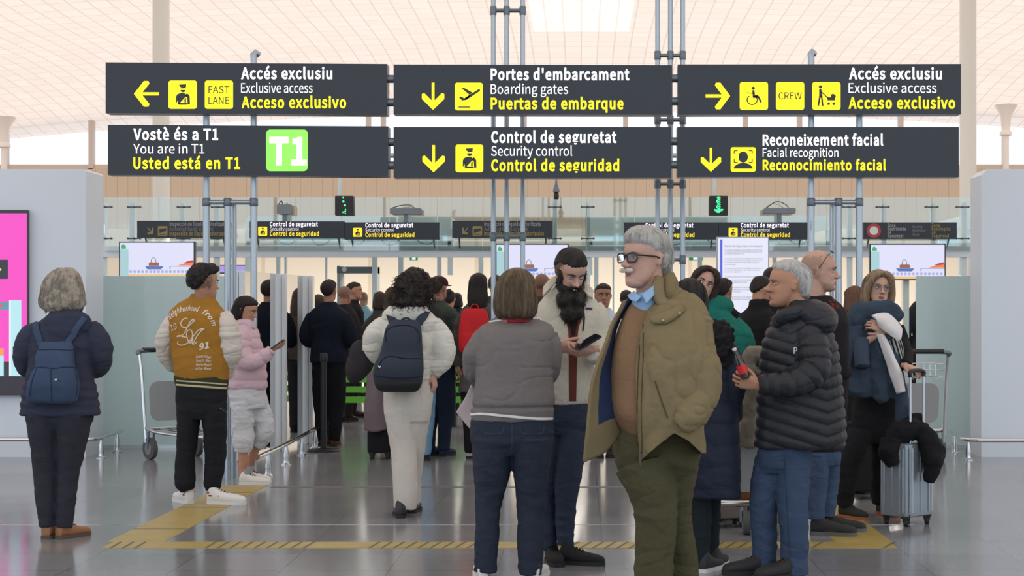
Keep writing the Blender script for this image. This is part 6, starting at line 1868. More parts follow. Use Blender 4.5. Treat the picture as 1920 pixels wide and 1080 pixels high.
hd.hair([(-.34, -.30, -.42, .16), (-.24, -.17, -.47, .27), (-.12, -.09, -.50, .325), (.0, .02, -.525, .352), (.10, .12, -.535, .358), (.19, .26, -.53, .360), (.26, .355, -.515, .352), (.34, .385, -.48, .335), (.42, .37, -.42, .295), (.50, .30, -.31, .23), (.56, .16, -.2, .13), (.585, .05, -.1, .06)],
        p.root, M_gr, 0.005, 0.005, strands=260, slen=.28, seed=14, lump=.010, srad=.0018)
ms = [ell_mesh(hd.w((sx * .085, .412, -.225))[0], np.array((.115, .045, .045)) * hd.H, 14, 8, hd.M) for sx in (-1, 1)]
me = remesh(ms, .004, 2); V = co(me); setco(me, V + nrm(me) * (.003 * vnoise(V * 90))[:, None]); link_mesh('moustache', me, hairmat('white moustache', (196, 190, 182)), p.root)
glasses(hd, p.root, mat('black acetate', (26, 26, 32), .3), .118, .080, .016)

# ================================================================== person 8: long navy coat behind him
p = Person(1316, 1072, 'dark-haired person in long navy padded coat partly hidden behind the olive jacket')
hd = Head(p.p(1292, 562, .02), .22, 200, 5)
m_nv = cloth('navy padded nylon', (35, 42, 59), rough=.6, var=.1)
tors = p.torso([(930, 1294, 1388, .34, 0), (880, 1288, 1387, .36, 0), (800, 1280, 1384, .34, 0), (720, 1276, 1380, .31, 0), (660, 1272, 1378, .30, 0), (630, 1276, 1368, .26, 0), (610, 1284, 1352, .2, .01), (600, 1290, 1340, .15, .02)])
jk = p.garment('coat', [tors, p.limb([(1355, 640, -.02, 18), (1370, 680, -.04, 24), (1374, 720, -.06, 24), (1372, 760, -.04, 20), (1380, 785, .02, 13)]), p.limb([(1296, 635, .04, 18), (1290, 680, .08, 22), (1292, 730, .10, 21), (1300, 780, .10, 17), (1306, 800, .08, 12)])], m_nv, .0065, 2, .007, (5, 5, 9), seed=26, puff=lambda V: quilt(V[:, 2] / .115, .006))
p.garment('fur_hood', [p.torso([(690, 1330, 1368, .14, -.08), (660, 1318, 1374, .2, -.08), (625, 1312, 1372, .22, -.06), (604, 1322, 1362, .15, -.03)])], hairmat('black fur', (24, 23, 26), .3, .9), .006, 2, .02, (22, 22, 22), seed=27, parent=jk, fine=.01)
p.garment('leggings', [p.torso([(880, 1296, 1346, .24, 0), (920, 1292, 1344, .24, 0)]), p.limb([(1312, 910, 0, 23), (1312, 970, 0, 22), (1312, 1030, 0, 19), (1314, 1056, 0, 17)]), p.limb([(1336, 910, .1, 18), (1334, 970, .12, 17), (1332, 1030, .12, 15), (1332, 1056, .12, 13)])], cloth('black teal leggings', (34, 42, 46)), .0065, 3, .005, (8, 8, 14), seed=28)
for px, dy, yw in ((1312, 0, 150), (1334, .12, 160)):
    g = p.p(px, 1070, dy); shoe(p.root, (g[0], p.d + dy - .05, 0), yw, .25, mat('dark trainer', (40, 44, 48), .7), RUB_W, 1.15)
p.body(hd.parts() + hd.neck(p.p(1302, 612, .02), .052) + [p.torso([(700, 1290, 1360, .2, 0), (620, 1290, 1350, .14, 0)])], 'fair', hd, (), .007)
hd.hair([(-.42, -.05, -.46, .28), (-.3, .04, -.50, .36), (-.1, .08, -.52, .37), (.1, .14, -.52, .37), (.25, .28, -.50, .35), (.38, .32, -.42, .29), (.48, .18, -.28, .2), (.54, 0, -.12, .07)], p.root, hairmat('soft black', (30, 30, 32)), .006, .005, strands=120, slen=.3, seed=15)

# ================================================================== person 9: teal coat, looking over
p = Person(1350, 1010, 'dark-haired person in teal green coat peering over the shoulder of olive jacket', d=10.9)
hd = Head(p.p(1319, 533, 0.0), .25, 4, -2, 24)
m_tl = cloth('teal wool', (30, 108, 98), var=.12)
tors = p.torso([(850, 1326, 1392, .26, 0), (760, 1322, 1398, .28, 0), (690, 1314, 1402, .28, 0), (640, 1308, 1400, .26, 0), (605, 1308, 1384, .22, 0), (585, 1312, 1368, .17, 0), (570, 1318, 1352, .13, .0)])
p.garment('coat', [tors, p.limb([(1372, 606, 0, 18), (1388, 630, 0, 23), (1396, 660, 0, 20), (1398, 690, -.04, 18), (1390, 715, -.08, 14)]), p.blob(1345, 575, .02, 30, .10, 20)], m_tl, .007, 3, .009, (6, 6, 9), seed=30)
p.garment('trousers', [p.torso([(780, 1330, 1390, .22, 0), (830, 1330, 1390, .22, 0)]), p.limb([(1346, 830, 0, 15), (1348, 910, 0, 13), (1350, 985, 0, 12)]), p.limb([(1376, 830, 0, 15), (1376, 910, 0, 13), (1376, 985, 0, 12)])], cloth('black trousers', (34, 34, 38)), .008, 3, .005, seed=31)
for px in (1350, 1376):
    g = p.p(px, 980, 0); shoe(p.root, (g[0], p.d + .03, 0), -15 if px < 1360 else 20, .25, M_shb, RUB_B)
p.body(hd.parts() + hd.neck(p.p(1338, 590, .03), .05) + [p.torso([(690, 1330, 1385, .18, 0), (600, 1322, 1365, .12, 0)])], 'rosy', hd, (), .005)
hd.eyes(p.root, HAIRM['dark'], look=(.02, .006))
ex = []
for sx in (-1, 1):
    P = hd.w(spline(np.array([(sx * .05, .30, .46), (sx * .24, .30, .30), (sx * .34, .16, .02), (sx * .37, .06, -.3), (sx * .34, .02, -.6)]), 16))
    ex.append(tube_mesh(P, hd.H * np.array([.06, .08, .09, .09, .09, .09, .09, .09, .09, .09, .09, .09, .085, .08, .06, .04]), 12))
hd.hair([(-.6, -.05, -.42, .3), (-.4, -.02, -.5, .38), (-.1, .0, -.53, .38), (.1, .05, -.53, .37), (.25, .20, -.5, .36), (.38, .29, -.42, .29), (.48, .17, -.28, .2), (.54, 0, -.12, .07)], p.root, hairmat('chestnut dark', (52, 40, 36)), .006, .004, extra=ex, strands=90, slen=.4, seed=16)

# ================================================================== person 10: white hair, black puffer, bottle
p = Person(1455, 1078, 'white-haired person in black quilted puffer and jeans holding a red-labelled bottle')
hd = Head(p.p(1477, 533, 0.0), .25, -84, -2, 0, 1.02, 1.15)
m_pf = cloth('black quilted nylon', (36, 39, 46), rough=.5, bump=.15, var=.08, spec=.35)
SA = [(1508, 618, -.10, 24), (1524, 650, -.14, 30), (1526, 690, -.17, 30), (1505, 714, -.20, 26), (1468, 722, -.21, 23), (1436, 722, -.20, 20), (1421, 722, -.20, 15)]
arm = np.array(pxs(p, [q[:3] for q in SA]))
xb = p.p(1545, 700)[0]
def pf(V):
    al, dd = polydist(V, arm)
    tz = (V[:, 2] - .30 * np.abs(V[:, 0] - xb)) / .062
    return quilt(np.where((dd < .095) & (V[:, 1] < p.d - .06), al / .062, tz), .011, .7)
tors = p.torso([(838, 1416, 1580, .30, .02), (826, 1415, 1585, .33, .02), (790, 1418, 1584, .34, .02), (740, 1420, 1580, .34, .02), (690, 1424, 1574, .34, .01), (645, 1430, 1568, .33, 0), (615, 1442, 1556, .29, 0), (595, 1452, 1545, .24, 0), (580, 1460, 1535, .19, 0)])
jk = p.garment('puffer_jacket', [tors, p.limb(SA, 30)], m_pf, .0055, 2, .004, (7, 7, 9), seed=33, puff=pf)
p.garment('hood', [p.torso([(622, 1500, 1564, .26, .0), (606, 1490, 1569, .32, .0), (586, 1478, 1566, .31, .0), (572, 1476, 1552, .25, .0), (563, 1484, 1532, .16, 0)]), p.limb([(1500, 580, -.1, 14), (1475, 592, -.12, 14), (1456, 606, -.08, 13)])], m_pf, .0055, 3, .008, (8, 8, 12), seed=34, parent=jk)
sj = Surf(jk); mb = MB()
for L in ([(1489, 663), (1489, 652)], [(1489, 652), (1493, 652), (1495, 655), (1492, 658), (1489, 658)]):
    line_on(sj, L, .0026, .003, 10, mb, 8.4)
mb.build('sleeve_logo', mat('white print', (226, 226, 228), .6), jk)
leg = [p.torso([(815, 1426, 1520, .22, .02), (840, 1422, 1522, .24, .02), (868, 1420, 1520, .22, .02), (886, 1426, 1512, .16, .02)]),
       p.limb([(1446, 860, .05, 30), (1436, 920, .05, 29), (1432, 960, .05, 26), (1434, 1010, .05, 24), (1434, 1062, .05, 22)]), p.limb([(1488, 860, -.0, 34), (1486, 920, -.03, 30), (1487, 960, -.05, 28), (1489, 1010, -.05, 27), (1490, 1076, -.04, 26)])]
tr = p.garment('trousers', leg, cloth('mid blue denim', (60, 76, 102), var=.2, vscale=5), .0055, 4, .007, (9, 9, 15), seed=35)
mb = MB(); line_on(Surf(tr), [(1470, 845), (1474, 920), (1478, 990), (1482, 1065)], .002, .001, 30, mb, 8.5); mb.build('side_seam', cloth('dark blue stitching', (46, 62, 92)), tr)
for px, dy, yw in ((1452, .05, -78), (1500, -.04, -60)):
    g = p.p(px, 1074, dy); shoe(p.root, (g[0], p.d + dy, 0), yw, .29, mat('dark grey trainer', (36, 38, 42), .75), RUB_B, 1.1)
hw = p.p(1421, 722, -.20)
hp, hf = hand(hw, p.p(1396, 716, -.21) - hw, (-.15, .9, .25), -1, 48, 1.0, 50)
p.body(hd.parts() + hd.neck(p.p(1498, 592, .02), .064) + [p.torso([(720, 1445, 1540, .2, 0), (620, 1455, 1540, .2, 0), (592, 1475, 1525, .12, 0)]), p.limb([(1508, 630, -.1, 14), (1524, 690, -.17, 14), (1480, 720, -.2, 13), (1421, 722, -.20, 11)])] + hp, 'tan', hd, hf, .0045)
hd.eyes(p.root, hairmat('grey brow', (150, 146, 140)), big=.8)
hd.hair([(-.30, -.34, -.45, .12), (-.22, -.20, -.48, .25), (-.10, -.12, -.50, .305), (.0, -.06, -.515, .322), (.10, .04, -.525, .338), (.20, .16, -.52, .345), (.29, .30, -.49, .335), (.38, .34, -.42, .29), (.47, .26, -.30, .22), (.54, .08, -.15, .1)],
        p.root, hairmat('white grey', (186, 186, 186), .2), .005, .005, strands=160, slen=.16, seed=17, srad=.0016)
# the bottle
c = p.p(1391, 690, -.24); ax = p.p(1378, 658, -.24) - p.p(1394, 698, -.24); ax /= np.linalg.norm(ax)
Rm = Vector((0, 0, 1)).rotation_difference(Vector(ax)).to_matrix()
t = thing('drink_bottle', c, 'small glass drink bottle with red label in hand of white-haired person', 'bottle')
def lathe_ax(prof, n=18):
    v = np.array([(r * math.cos(2 * math.pi * k / n), r * math.sin(2 * math.pi * k / n), z) for r, z in prof for k in range(n)]) @ np.array(Rm).T + c
    m = len(prof)
    f = [(i * n + k, i * n + (k + 1) % n, (i + 1) * n + (k + 1) % n, (i + 1) * n + k) for i in range(m - 1) for k in range(n)] + [tuple(range(n - 1, -1, -1)), tuple(range((m - 1) * n, m * n))]
    return v, f
v, f = lathe_ax([(.020, -.06), (.025, -.05), (.026, .02), (.023, .04), (.012, .075), (.010, .10)]); mkobj('glass', v, f, pane_mat('bottle glass', (176, 180, 178), 2.2, .12, (90, 84, 80)), t, angle=60)
v, f = lathe_ax([(.0268, -.028), (.0268, .016)]); mkobj('label', v, f, mat('red bottle label', (206, 40, 46), .5), t, angle=60)
v, f = lathe_ax([(.011, .097), (.012, .099), (.012, .110), (.009, .112)]); mkobj('cap', v, f, mat('pale bottle cap', (200, 206, 210), .4), t, angle=60)

# ================================================================== person 11: shaved head, black shirt, jeans
p = Person(1548, 1000, 'shaven-headed person with glasses pushed up, black shirt and jeans, facing right')
hd = Head(p.p(1537, 508, .0), .262, 84, 2, 0, 1.02, 1.05)
m_bt = [cloth('black jersey', (34, 32, 36), var=.1), cloth('dark red print', (120, 42, 44))]
tors = p.torso([(845, 1506, 1580, .30, 0), (820, 1504, 1584, .32, 0), (760, 1502, 1588, .32, 0), (690, 1500, 1590, .32, 0), (640, 1500, 1590, .32, 0), (600, 1502, 1588, .30, 0), (580, 1504, 1582, .26, 0), (566, 1508, 1570, .2, 0), (555, 1514, 1556, .15, 0)])
p.garment('shirt', [tors, p.limb([(1556, 580, -.12, 18), (1566, 610, -.16, 24), (1568, 650, -.18, 22), (1574, 690, -.18, 18), (1588, 700, -.14, 14)]), p.limb([(1540, 585, .12, 18), (1544, 615, .17, 23), (1546, 655, .19, 21), (1552, 695, .17, 18), (1568, 705, .1, 14)])], m_bt, .006, 3, .007, (6, 6, 9), seed=37,
          cls=lambda c, px, py: (px > 1554) & (px < 1574) & (py > 560) & (py < 578) & (vnoise(c * 70) > .1))
leg = [p.torso([(815, 1510, 1576, .28, 0), (850, 1510, 1576, .28, 0), (870, 1510, 1574, .25, 0)]), p.limb([(1532, 850, -.05, 24), (1532, 900, -.06, 20), (1530, 940, -.06, 18), (1528, 972, -.06, 17)], flat=FLT), p.limb([(1554, 850, .05, 22), (1554, 900, .06, 19), (1551, 940, .06, 18), (1548, 968, .06, 17)], flat=FLT)]
p.garment('trousers', leg, cloth('worn blue denim', (64, 82, 110), var=.2, vscale=5), .0065, 3, .007, (9, 9, 15), seed=38)
M_tr = mat('dark hiking shoe', (38, 40, 42), .8, bump=.3, bscale=60)
for px, dy, yw in ((1520, -.06, 76), (1538, .10, 84)):
    g = p.p(px, 1003, dy); shoe(p.root, (g[0], p.d + dy, 0), yw, .29, M_tr, mat('grey shoe sole', (92, 94, 94), .8), 1.15, accent=[(.3, .3, .03, .012, 2)])
p.body(hd.parts() + hd.neck(p.p(1530, 572, .0), .062) + [p.torso([(700, 1515, 1575, .2, 0), (600, 1512, 1572, .2, 0), (574, 1518, 1558, .12, 0)])], 'rosy', hd, (), .0045,
       stub=lambda A: soft(np.minimum(np.minimum(A[:, 2] + .10, .34 - A[:, 2]), np.minimum(.02 - A[:, 1], .5 + A[:, 1])), A, .05, .02) | soft(np.minimum(-.27 - A[:, 2], A[:, 1] - .02) - .03, A, .05, .03), stubmat=mat('greyish shaved hair', (164, 132, 116), .7, var=.15, vscale=60))
hd.eyes(p.root, hairmat('faint brow', (120, 96, 82)), big=.7)
mb = MB()
for sx in (-1, 1):
    mb.tube(hd.w(spline(np.array([(sx * .335, -.04, .06), (sx * .36, .06, .20), (sx * .35, .14, .34), (sx * .28, .22, .43)]), 14)), .009 * hd.H, 6)
g = mb.build('glasses', M_black, p.root)
mb = MB()
for sx in (-1, 1):
    mb.ell(hd.w((sx * .14, .28, .47))[0], np.array((.11, .07, .012)) * hd.H, 14, 8, hd.M @ np.array(Matrix.Rotation(math.radians(-32), 3, 'X')))
mb.build('lenses', mat('dark lens', (30, 32, 40), .08), g)

# ================================================================== person 12: blond bob, glasses, coats over the arm
p = Person(1622, 968, 'blond-bobbed person in thin glasses and black clothes carrying coats over one arm')
hd = Head(p.p(1647, 539, -.02), .232, 8, 3, 4)
m_bl = cloth('black jersey top', (30, 30, 33), var=.1)
tors = p.torso([(780, 1598, 1688, .26, 0), (740, 1602, 1690, .27, 0), (690, 1606, 1688, .25, 0), (640, 1602, 1694, .24, 0), (612, 1606, 1690, .21, 0), (595, 1616, 1680, .17, 0), (583, 1630, 1666, .12, .0)])
SL = [(1682, 612, 0, 13), (1690, 640, .0, 15), (1698, 664, -.16, 13), (1698, 686, -.32, 10.5)]
SR = [(1612, 615, 0, 14), (1600, 645, -.06, 15), (1604, 665, -.14, 13), (1622, 630, -.24, 11)]
p.garment('top', [tors, p.limb(SL), p.limb(SR)], m_bl, .006, 2, .006, (7, 7, 9), seed=40)
leg = [p.torso([(765, 1598, 1688, .26, 0), (800, 1598, 1684, .26, 0), (830, 1604, 1676, .22, 0)]), p.limb([(1612, 810, -.06, 24), (1596, 860, -.10, 21), (1588, 905, -.10, 17), (1584, 948, -.06, 15)], flat=FLT), p.limb([(1660, 810, .06, 24), (1654, 860, .06, 21), (1650, 905, .08, 17), (1650, 945, .1, 15)], flat=FLT)]
p.garment('trousers', leg, cloth('black trousers', (34, 34, 38)), .007, 4, .006, (8, 8, 14), seed=41)
M_hk = mat('black and orange trainer', (40, 44, 44), .8, bump=.3, bscale=60)
for px, dy, yw in ((1578, -.06, 35), (1650, .10, 20)):
    g = p.p(px, 960, dy); shoe(p.root, (g[0], p.d + dy + .04, 0), yw, .255, M_hk, mat('dull orange sole', (168, 98, 70), .8), 1.15)
h1 = p.p(1658, 618, -.33); hp1, hf1 = hand(h1, p.p(1632, 606, -.34) - h1, (-.1, .8, -.3), 1, 52, .95, 45)
h2 = p.p(1698, 686, -.33); hp2, hf2 = hand(h2, p.p(1722, 694, -.40) - h2, (-.1, .3, -1.0), -1, 42, .95, 30)
p.body(hd.parts() + hd.neck(p.p(1649, 594, .02), .05) + [p.torso([(700, 1615, 1680, .18, 0), (620, 1612, 1685, .16, 0), (596, 1634, 1664, .10, 0)]), p.limb([(1682, 618, 0, 7), (1694, 658, -.10, 7), (1698, 686, -.33, 6.5)]), p.limb([(1612, 620, 0, 7), (1602, 655, -.12, 7), (1625, 640, -.28, 7), (1658, 618, -.33, 7)])] + hp1 + hp2, 'fair', hd, hf1 + hf2, .0045)
hd.eyes(p.root, hairmat('brown brow', (96, 74, 60)), look=(-.01, 0))
ex = []
for sx in (-1, 1):
    P = hd.w(spline(np.array([(sx * .04, .34, .47), (sx * .22, .34, .34), (sx * .36, .20, .06), (sx * .40, .10, -.26), (sx * .36, .10, -.54)]), 16))
    ex.append(tube_mesh(P, hd.H * np.array([.06, .08, .09, .10, .10, .10, .10, .10, .10, .10, .105, .11, .11, .10, .08, .05]), 12))
hd.hair([(-.54, -.05, -.42, .32), (-.42, .0, -.5, .42), (-.1, .02, -.53, .42), (.1, .06, -.53, .41), (.25, .22, -.5, .38), (.36, .36, -.44, .31), (.47, .22, -.3, .21), (.54, 0, -.12, .07)], p.root, hairmat('ash blond streaks', (142, 122, 98), .5), .0055, .005, extra=ex, strands=200, slen=.5, seed=18, srad=.0018)
glasses(hd, p.root, mat('thin gold rim', (150, 134, 110), .3, .8), .115, .085, .012, rimless=True)
# coats hung over her right forearm
m_dn = cloth('washed denim blue', (58, 72, 88), var=.25, vscale=5)
parts = [p.limb([(1596, 640, -.14, 12), (1598, 605, -.20, 22), (1626, 584, -.24, 20), (1660, 580, -.26, 17), (1686, 596, -.27, 9)], flat=.9), p.limb([(1604, 610, -.22, 24), (1606, 660, -.24, 30), (1612, 710, -.24, 28), (1618, 742, -.24, 18)], flat=.6),
         p.limb([(1640, 600, -.26, 22), (1646, 660, -.27, 24), (1652, 720, -.27, 20), (1660, 752, -.27, 12)], flat=.5), p.limb([(1664, 640, -.27, 12), (1674, 700, -.28, 15), (1688, 750, -.28, 14), (1694, 788, -.28, 13)], flat=.7)]
t = thing('coat', p.p(1640, 770, -.25), 'washed blue denim jacket hung over forearm of the blond-bobbed person', 'coat')
me = remesh(parts, .006, 3); V = co(me); setco(me, V + nrm(me) * (.020 * (1 - 2 * np.abs(vnoise(V * np.array([13, 13, 5]) + .5 * vnoise(V * 6)[:, None]))) + .005 * vnoise(V * 30))[:, None]); link_mesh('coat_body', me, m_dn, t)
cf = MB(); c1, c2, c3 = p.p(1614, 640, -.30), p.p(1615, 665, -.36), p.p(1617, 688, -.40)
cf.tube(spline(np.array([c1, c2, c3]), 12), np.linspace(.055, .048, 12), 18, cap=False); P_ = spline(np.array([c3, c2]), 6); cf.tube(P_, np.linspace(.046, .036, 6), 18, cap=True)
cf.build('sleeve', m_dn, t, angle=180)
C = [pxs(p, [(1634, 592, -.34), (1662, 588, -.36), (1684, 606, -.36), (1690, 618, -.35)]), pxs(p, [(1644, 600, -.37), (1660, 606, -.39), (1676, 620, -.39), (1688, 634, -.37)]), pxs(p, [(1650, 612, -.355), (1662, 622, -.38), (1674, 632, -.38), (1684, 638, -.36)])]
t = thing('jumper', p.p(1670, 735, -.36), 'white jumper slung over the denim jacket with one sleeve hanging', 'jumper')
v, f = sheet(C, 30, 16, .022, .006, 12, 3); mkobj('jumper_body', v, f, cloth('white knit', (226, 224, 226), var=.03), t, angle=180)
C = [pxs(p, [(1644, 626, -.33), (1656, 660, -.34), (1668, 700, -.34), (1682, 738, -.33)]), pxs(p, [(1652, 626, -.35), (1668, 662, -.365), (1682, 698, -.365), (1690, 736, -.35)]), pxs(p, [(1656, 628, -.33), (1674, 664, -.345), (1690, 700, -.345), (1696, 734, -.33)])]
v, f = sheet(C, 30, 12, .016, .005, 12, 4); mkobj('jumper_sleeve', v, f, cloth('white knit', (226, 224, 226), var=.03), t, angle=180)
C = [pxs(p, [(1660, 642, -.30), (1668, 660, -.30), (1676, 690, -.29)]), pxs(p, [(1676, 634, -.31), (1682, 655, -.31), (1690, 680, -.29)]), pxs(p, [(1686, 630, -.29), (1693, 650, -.29), (1694, 672, -.27)])]
v, f = sheet(C, 26, 20, .010, .004, 12, 6)
mi = [int((np.mean([(i % 20) for i in q]) * .55) % 2 < .9) for q in f]
tag(mkobj('scarf', v, f, [cloth('black scarf wool', (34, 34, 38)), cloth('white scarf stripe', (176, 178, 180))], mi=mi, angle=180), 'black and white striped scarf under the white jumper', 'scarf')
# ------------------------------------------------------------------ luggage, trolleys, barriers
def caster(mb, c, r=.024):
    mb.tube(np.array([[c[0] - .012, c[1], r], [c[0] + .012, c[1], r]]), r, 14)
    mb.box((c[0] - .018, c[1] - .018, r * 1.2), (c[0] + .018, c[1] + .018, r * 2.6))
def suitcase(c, yaw, w, dep, h, m, label, ribs=0, handle=0.0, hs=1, z0=.06, trim=None, group='suitcases'):
    """c: floor point under the centre"""
    M = xyrot(yaw); EX, EY = M @ np.array([1.0, 0, 0]), M @ np.array([0, 1.0, 0])
    t = thing('suitcase', (c[0], c[1], 0), label, 'suitcase', group)
    base = np.array([c[0], c[1], 0])
    R = resample([(0, .90, .86), (.02, .97, .95), (.06, 1, 1), (.5, 1, 1), (.94, 1, 1), (.98, .97, .95), (1, .88, .84)], 26)
    n = 64; a = np.arange(n) * 2 * math.pi / n
    V, f = [], []
    for z, sx, sy in R:
        ca, sa = np.cos(a), np.sin(a)
        x = np.sign(ca) * np.abs(ca) ** .28 * w / 2 * sx; y = np.sign(sa) * np.abs(sa) ** .28 * dep / 2 * sy
        if ribs:
            x = x * (1 + .014 * np.sign(np.sin(ribs * 6.283 * y / dep)) * (np.abs(ca) > .5)); y = y * (1 + .02 * np.sign(np.sin(ribs * 2 * 6.283 * x / w)) * (np.abs(sa) > .5))
        V.append(base + x[:, None] * EX + y[:, None] * EY + np.array([0, 0, z0 + z * (h - z0)]))
    V = np.concatenate(V)
    for i in range(len(R) - 1):
        for k in range(n): f.append((i * n + k, i * n + (k + 1) % n, (i + 1) * n + (k + 1) % n, (i + 1) * n + k))
    f.append(tuple(range(n - 1, -1, -1))); f.append(tuple(range((len(R) - 1) * n, len(R) * n)))
    sh = mkobj('shell', V, f, m, t, angle=35)
    for sx in (-1, 1):
        for sy in (-1, 1):
            q = base + EX * sx * (w / 2 - .04) + EY * sy * (dep / 2 - .035)
            mb = MB(); caster(mb, q); mb.box((q[0] - .025, q[1] - .025, .05), (q[0] + .025, q[1] + .025, z0 + .02)); mb.build('wheel', RUB_B, t)
    if handle:
        e = w * .23
        for sx in (-1, 1):
            q = base + EX * sx * e + EY * hs * (dep / 2 - .03)
            MB().tube(np.array([q + [0, 0, h - .05], q + [0, 0, h + handle]]), .008, 10).build('handle_rod', M_alu, t)
        q0, q1 = base + EX * -e + EY * hs * (dep / 2 - .03) + [0, 0, h + handle], base + EX * e + EY * hs * (dep / 2 - .03) + [0, 0, h + handle]
        MB().tube(spline(np.array([q0 - [0, 0, .02], q0 + [0, 0, .012], (q0 + q1) / 2 + [0, 0, .022], q1 + [0, 0, .012], q1 - [0, 0, .02]]), 20), .014, 10).build('grip', M_black, t)
    if trim:
        mb = MB()
        for k in trim:
            for q in (base + EX * (k * w) - EY * (dep / 2 + .001), base - EX * (w / 2 + .001) + EY * (k * dep)):
                mb.tube(np.array([q + [0, 0, z0 + .03], q + [0, 0, h - .03]]), .004, 8)
        mb.build('trim_strip', M_chrome, t)
    return t
M_silv = mat('silver blue shell', (136, 148, 160), .32, .45)
q = at(1700, 900, 10.62)
suitcase(q, 40, .30, .23, .545, M_silv, 'silver hard-shell cabin suitcase with raised handle at far right', 3, .455, -1, trim=(-.38, -.28, 0, .28, .38))
# black coat over it
P0 = lambda px, py, dy: at(px, py, 10.62 + dy)
parts = [tube_mesh(np.array([P0(*a) for a in L]), [r / 282.0 for r in R_], 14) for L, R_ in
         (([(1672, 826, -.06), (1690, 812, -.08), (1712, 806, -.06), (1736, 812, -.02)], (22, 22, 20, 18)), ([(1720, 800, -.06), (1742, 830, -.1), (1748, 866, -.14), (1742, 905, -.15)], (16, 21, 19, 10)),
          ([(1735, 808, .0), (1755, 840, -.04), (1758, 868, -.06), (1750, 884, -.08)], (12, 15, 12, 8)), ([(1668, 828, -.1), (1664, 848, -.12), (1676, 872, -.13)], (20, 20, 12)), ([(1700, 806, .05), (1716, 790, .1), (1730, 785, .1)], (18, 15, 9)))]
me = remesh([tube_mesh(spline(np.array([P0(*a) for a in L]), 14), np.interp(np.linspace(0, 1, 14), np.linspace(0, 1, len(R_)), np.array(R_) / 282.0), 14) for L, R_ in
             (([(1672, 826, -.06), (1690, 812, -.08), (1712, 806, -.06), (1736, 812, -.02)], (22, 22, 20, 18)), ([(1720, 800, -.06), (1742, 830, -.1), (1748, 866, -.14), (1742, 905, -.15)], (16, 21, 19, 10)),
              ([(1735, 808, .0), (1755, 840, -.04), (1758, 868, -.06), (1750, 884, -.08)], (12, 15, 12, 8)), ([(1672, 826, -.1), (1666, 848, -.12), (1676, 872, -.13)], (20, 20, 12)), ([(1700, 806, .05), (1716, 790, .1), (1730, 785, .1)], (18, 15, 9)))], .006, 3)
V = co(me); setco(me, V + nrm(me) * (.010 * vnoise(V * 18) + .004 * vnoise(V * 45))[:, None])
t = thing('coat', P0(1712, 900, -.1), 'black coat draped over the silver suitcase', 'coat'); link_mesh('coat_body', me, cloth('black wool coat', (26, 27, 31)), t)
q = at(1614, 920, 12.1); suitcase(q, 5, .30, .22, .58, cloth('black suitcase fabric', (32, 33, 36)), 'black fabric suitcase behind the legs of the blond-bobbed person')
q = at(1354, 990, 10.5); suitcase(q, 15, .30, .2, .55, mat('brown grey shell', (104, 94, 88), .5), 'brownish grey suitcase between the navy coat and the jeans')
q = at(1404, 960, 10.9); suitcase(q, -10, .20, .2, .42, mat('black ribbed shell', (34, 34, 36), .4), 'black ribbed case just left of the blue jeans', 2)
q = at(713, 850, 15.4); suitcase(q, 0, .23, .2, .66, cloth('black suitcase fabric', (32, 33, 36)), 'black suitcase under a mauve grey coat left of cream trousers')
Pq = lambda px, py, dy: at(px, py, 15.28 + dy)
v, f = sheet([[Pq(690, 700, 0), Pq(686, 750, -.03), Pq(683, 806, -.03)], [Pq(702, 694, -.06), Pq(703, 750, -.10), Pq(702, 810, -.09)], [Pq(718, 694, -.04), Pq(722, 750, -.05), Pq(727, 804, -.04)]], 26, 18, .02, .010, 9)
tag(mkobj('coat', v, f, cloth('mauve grey coat wool', (116, 104, 110)), angle=180), 'mauve grey coat hung on the black suitcase left of cream trousers', 'coat')
# dark bundle carried by someone left of the curls
me = remesh([ell_mesh(at(678, 670, 11.25), (.08, .08, .12), 16, 12), ell_mesh(at(668, 692, 11.25), (.075, .07, .10), 16, 12), tube_mesh(np.array([at(700, 655, 11.25), at(690, 660, 11.25), at(680, 670, 11.25)]), .045, 12)], .008, 3)
V = co(me); setco(me, V + nrm(me) * (.02 * vnoise(V * 11))[:, None])
t = thing('coat', at(672, 715, 11.25), 'dark grey bundled coat under left elbow of the curly-haired person', 'coat'); link_mesh('coat_body', me, cloth('charcoal coat', (50, 48, 52)), t)
# grey beige coat and brown coat lying on a trolley between navy coat and puffer
Pb = lambda px, py, dy=0: at(px, py, 9.25 + dy)
me = remesh([tube_mesh(spline(np.array([Pb(1432, 664), Pb(1408, 668), Pb(1398, 690), Pb(1402, 720)]), 14), .045, 14), tube_mesh(spline(np.array([Pb(1424, 690, .02), Pb(1412, 740), Pb(1402, 785), Pb(1404, 838)]), 16), np.linspace(.07, .05, 16), 14),
             tube_mesh(spline(np.array([Pb(1396, 755), Pb(1398, 790), Pb(1412, 838)]), 12), .05, 12)], .007, 3)
V = co(me); setco(me, V + nrm(me) * (.014 * vnoise(V * 16) + .006 * vnoise(V * 40))[:, None])
t = thing('coat', Pb(1412, 842), 'crumpled grey beige coat between navy coat and black puffer', 'coat'); link_mesh('coat_body', me, cloth('grey beige cotton', (124, 118, 106), var=.2), t)
me = remesh([tube_mesh(spline(np.array([Pb(1384, 800, .5), Pb(1388, 860, .5), Pb(1392, 950, .5)]), 14), np.linspace(.05, .075, 14), 14), tube_mesh(spline(np.array([Pb(1374, 790, .5), Pb(1376, 840, .5), Pb(1370, 905, .5)]), 14), np.linspace(.03, .06, 14), 14)], .008, 3)
V = co(me); setco(me, V + nrm(me) * (.012 * vnoise(V * 14))[:, None])
t = thing('coat', Pb(1384, 955, .5), 'rust brown coat hanging down behind the navy coat', 'coat'); link_mesh('coat_body', me, cloth('rust brown wool', (104, 66, 42)), t)

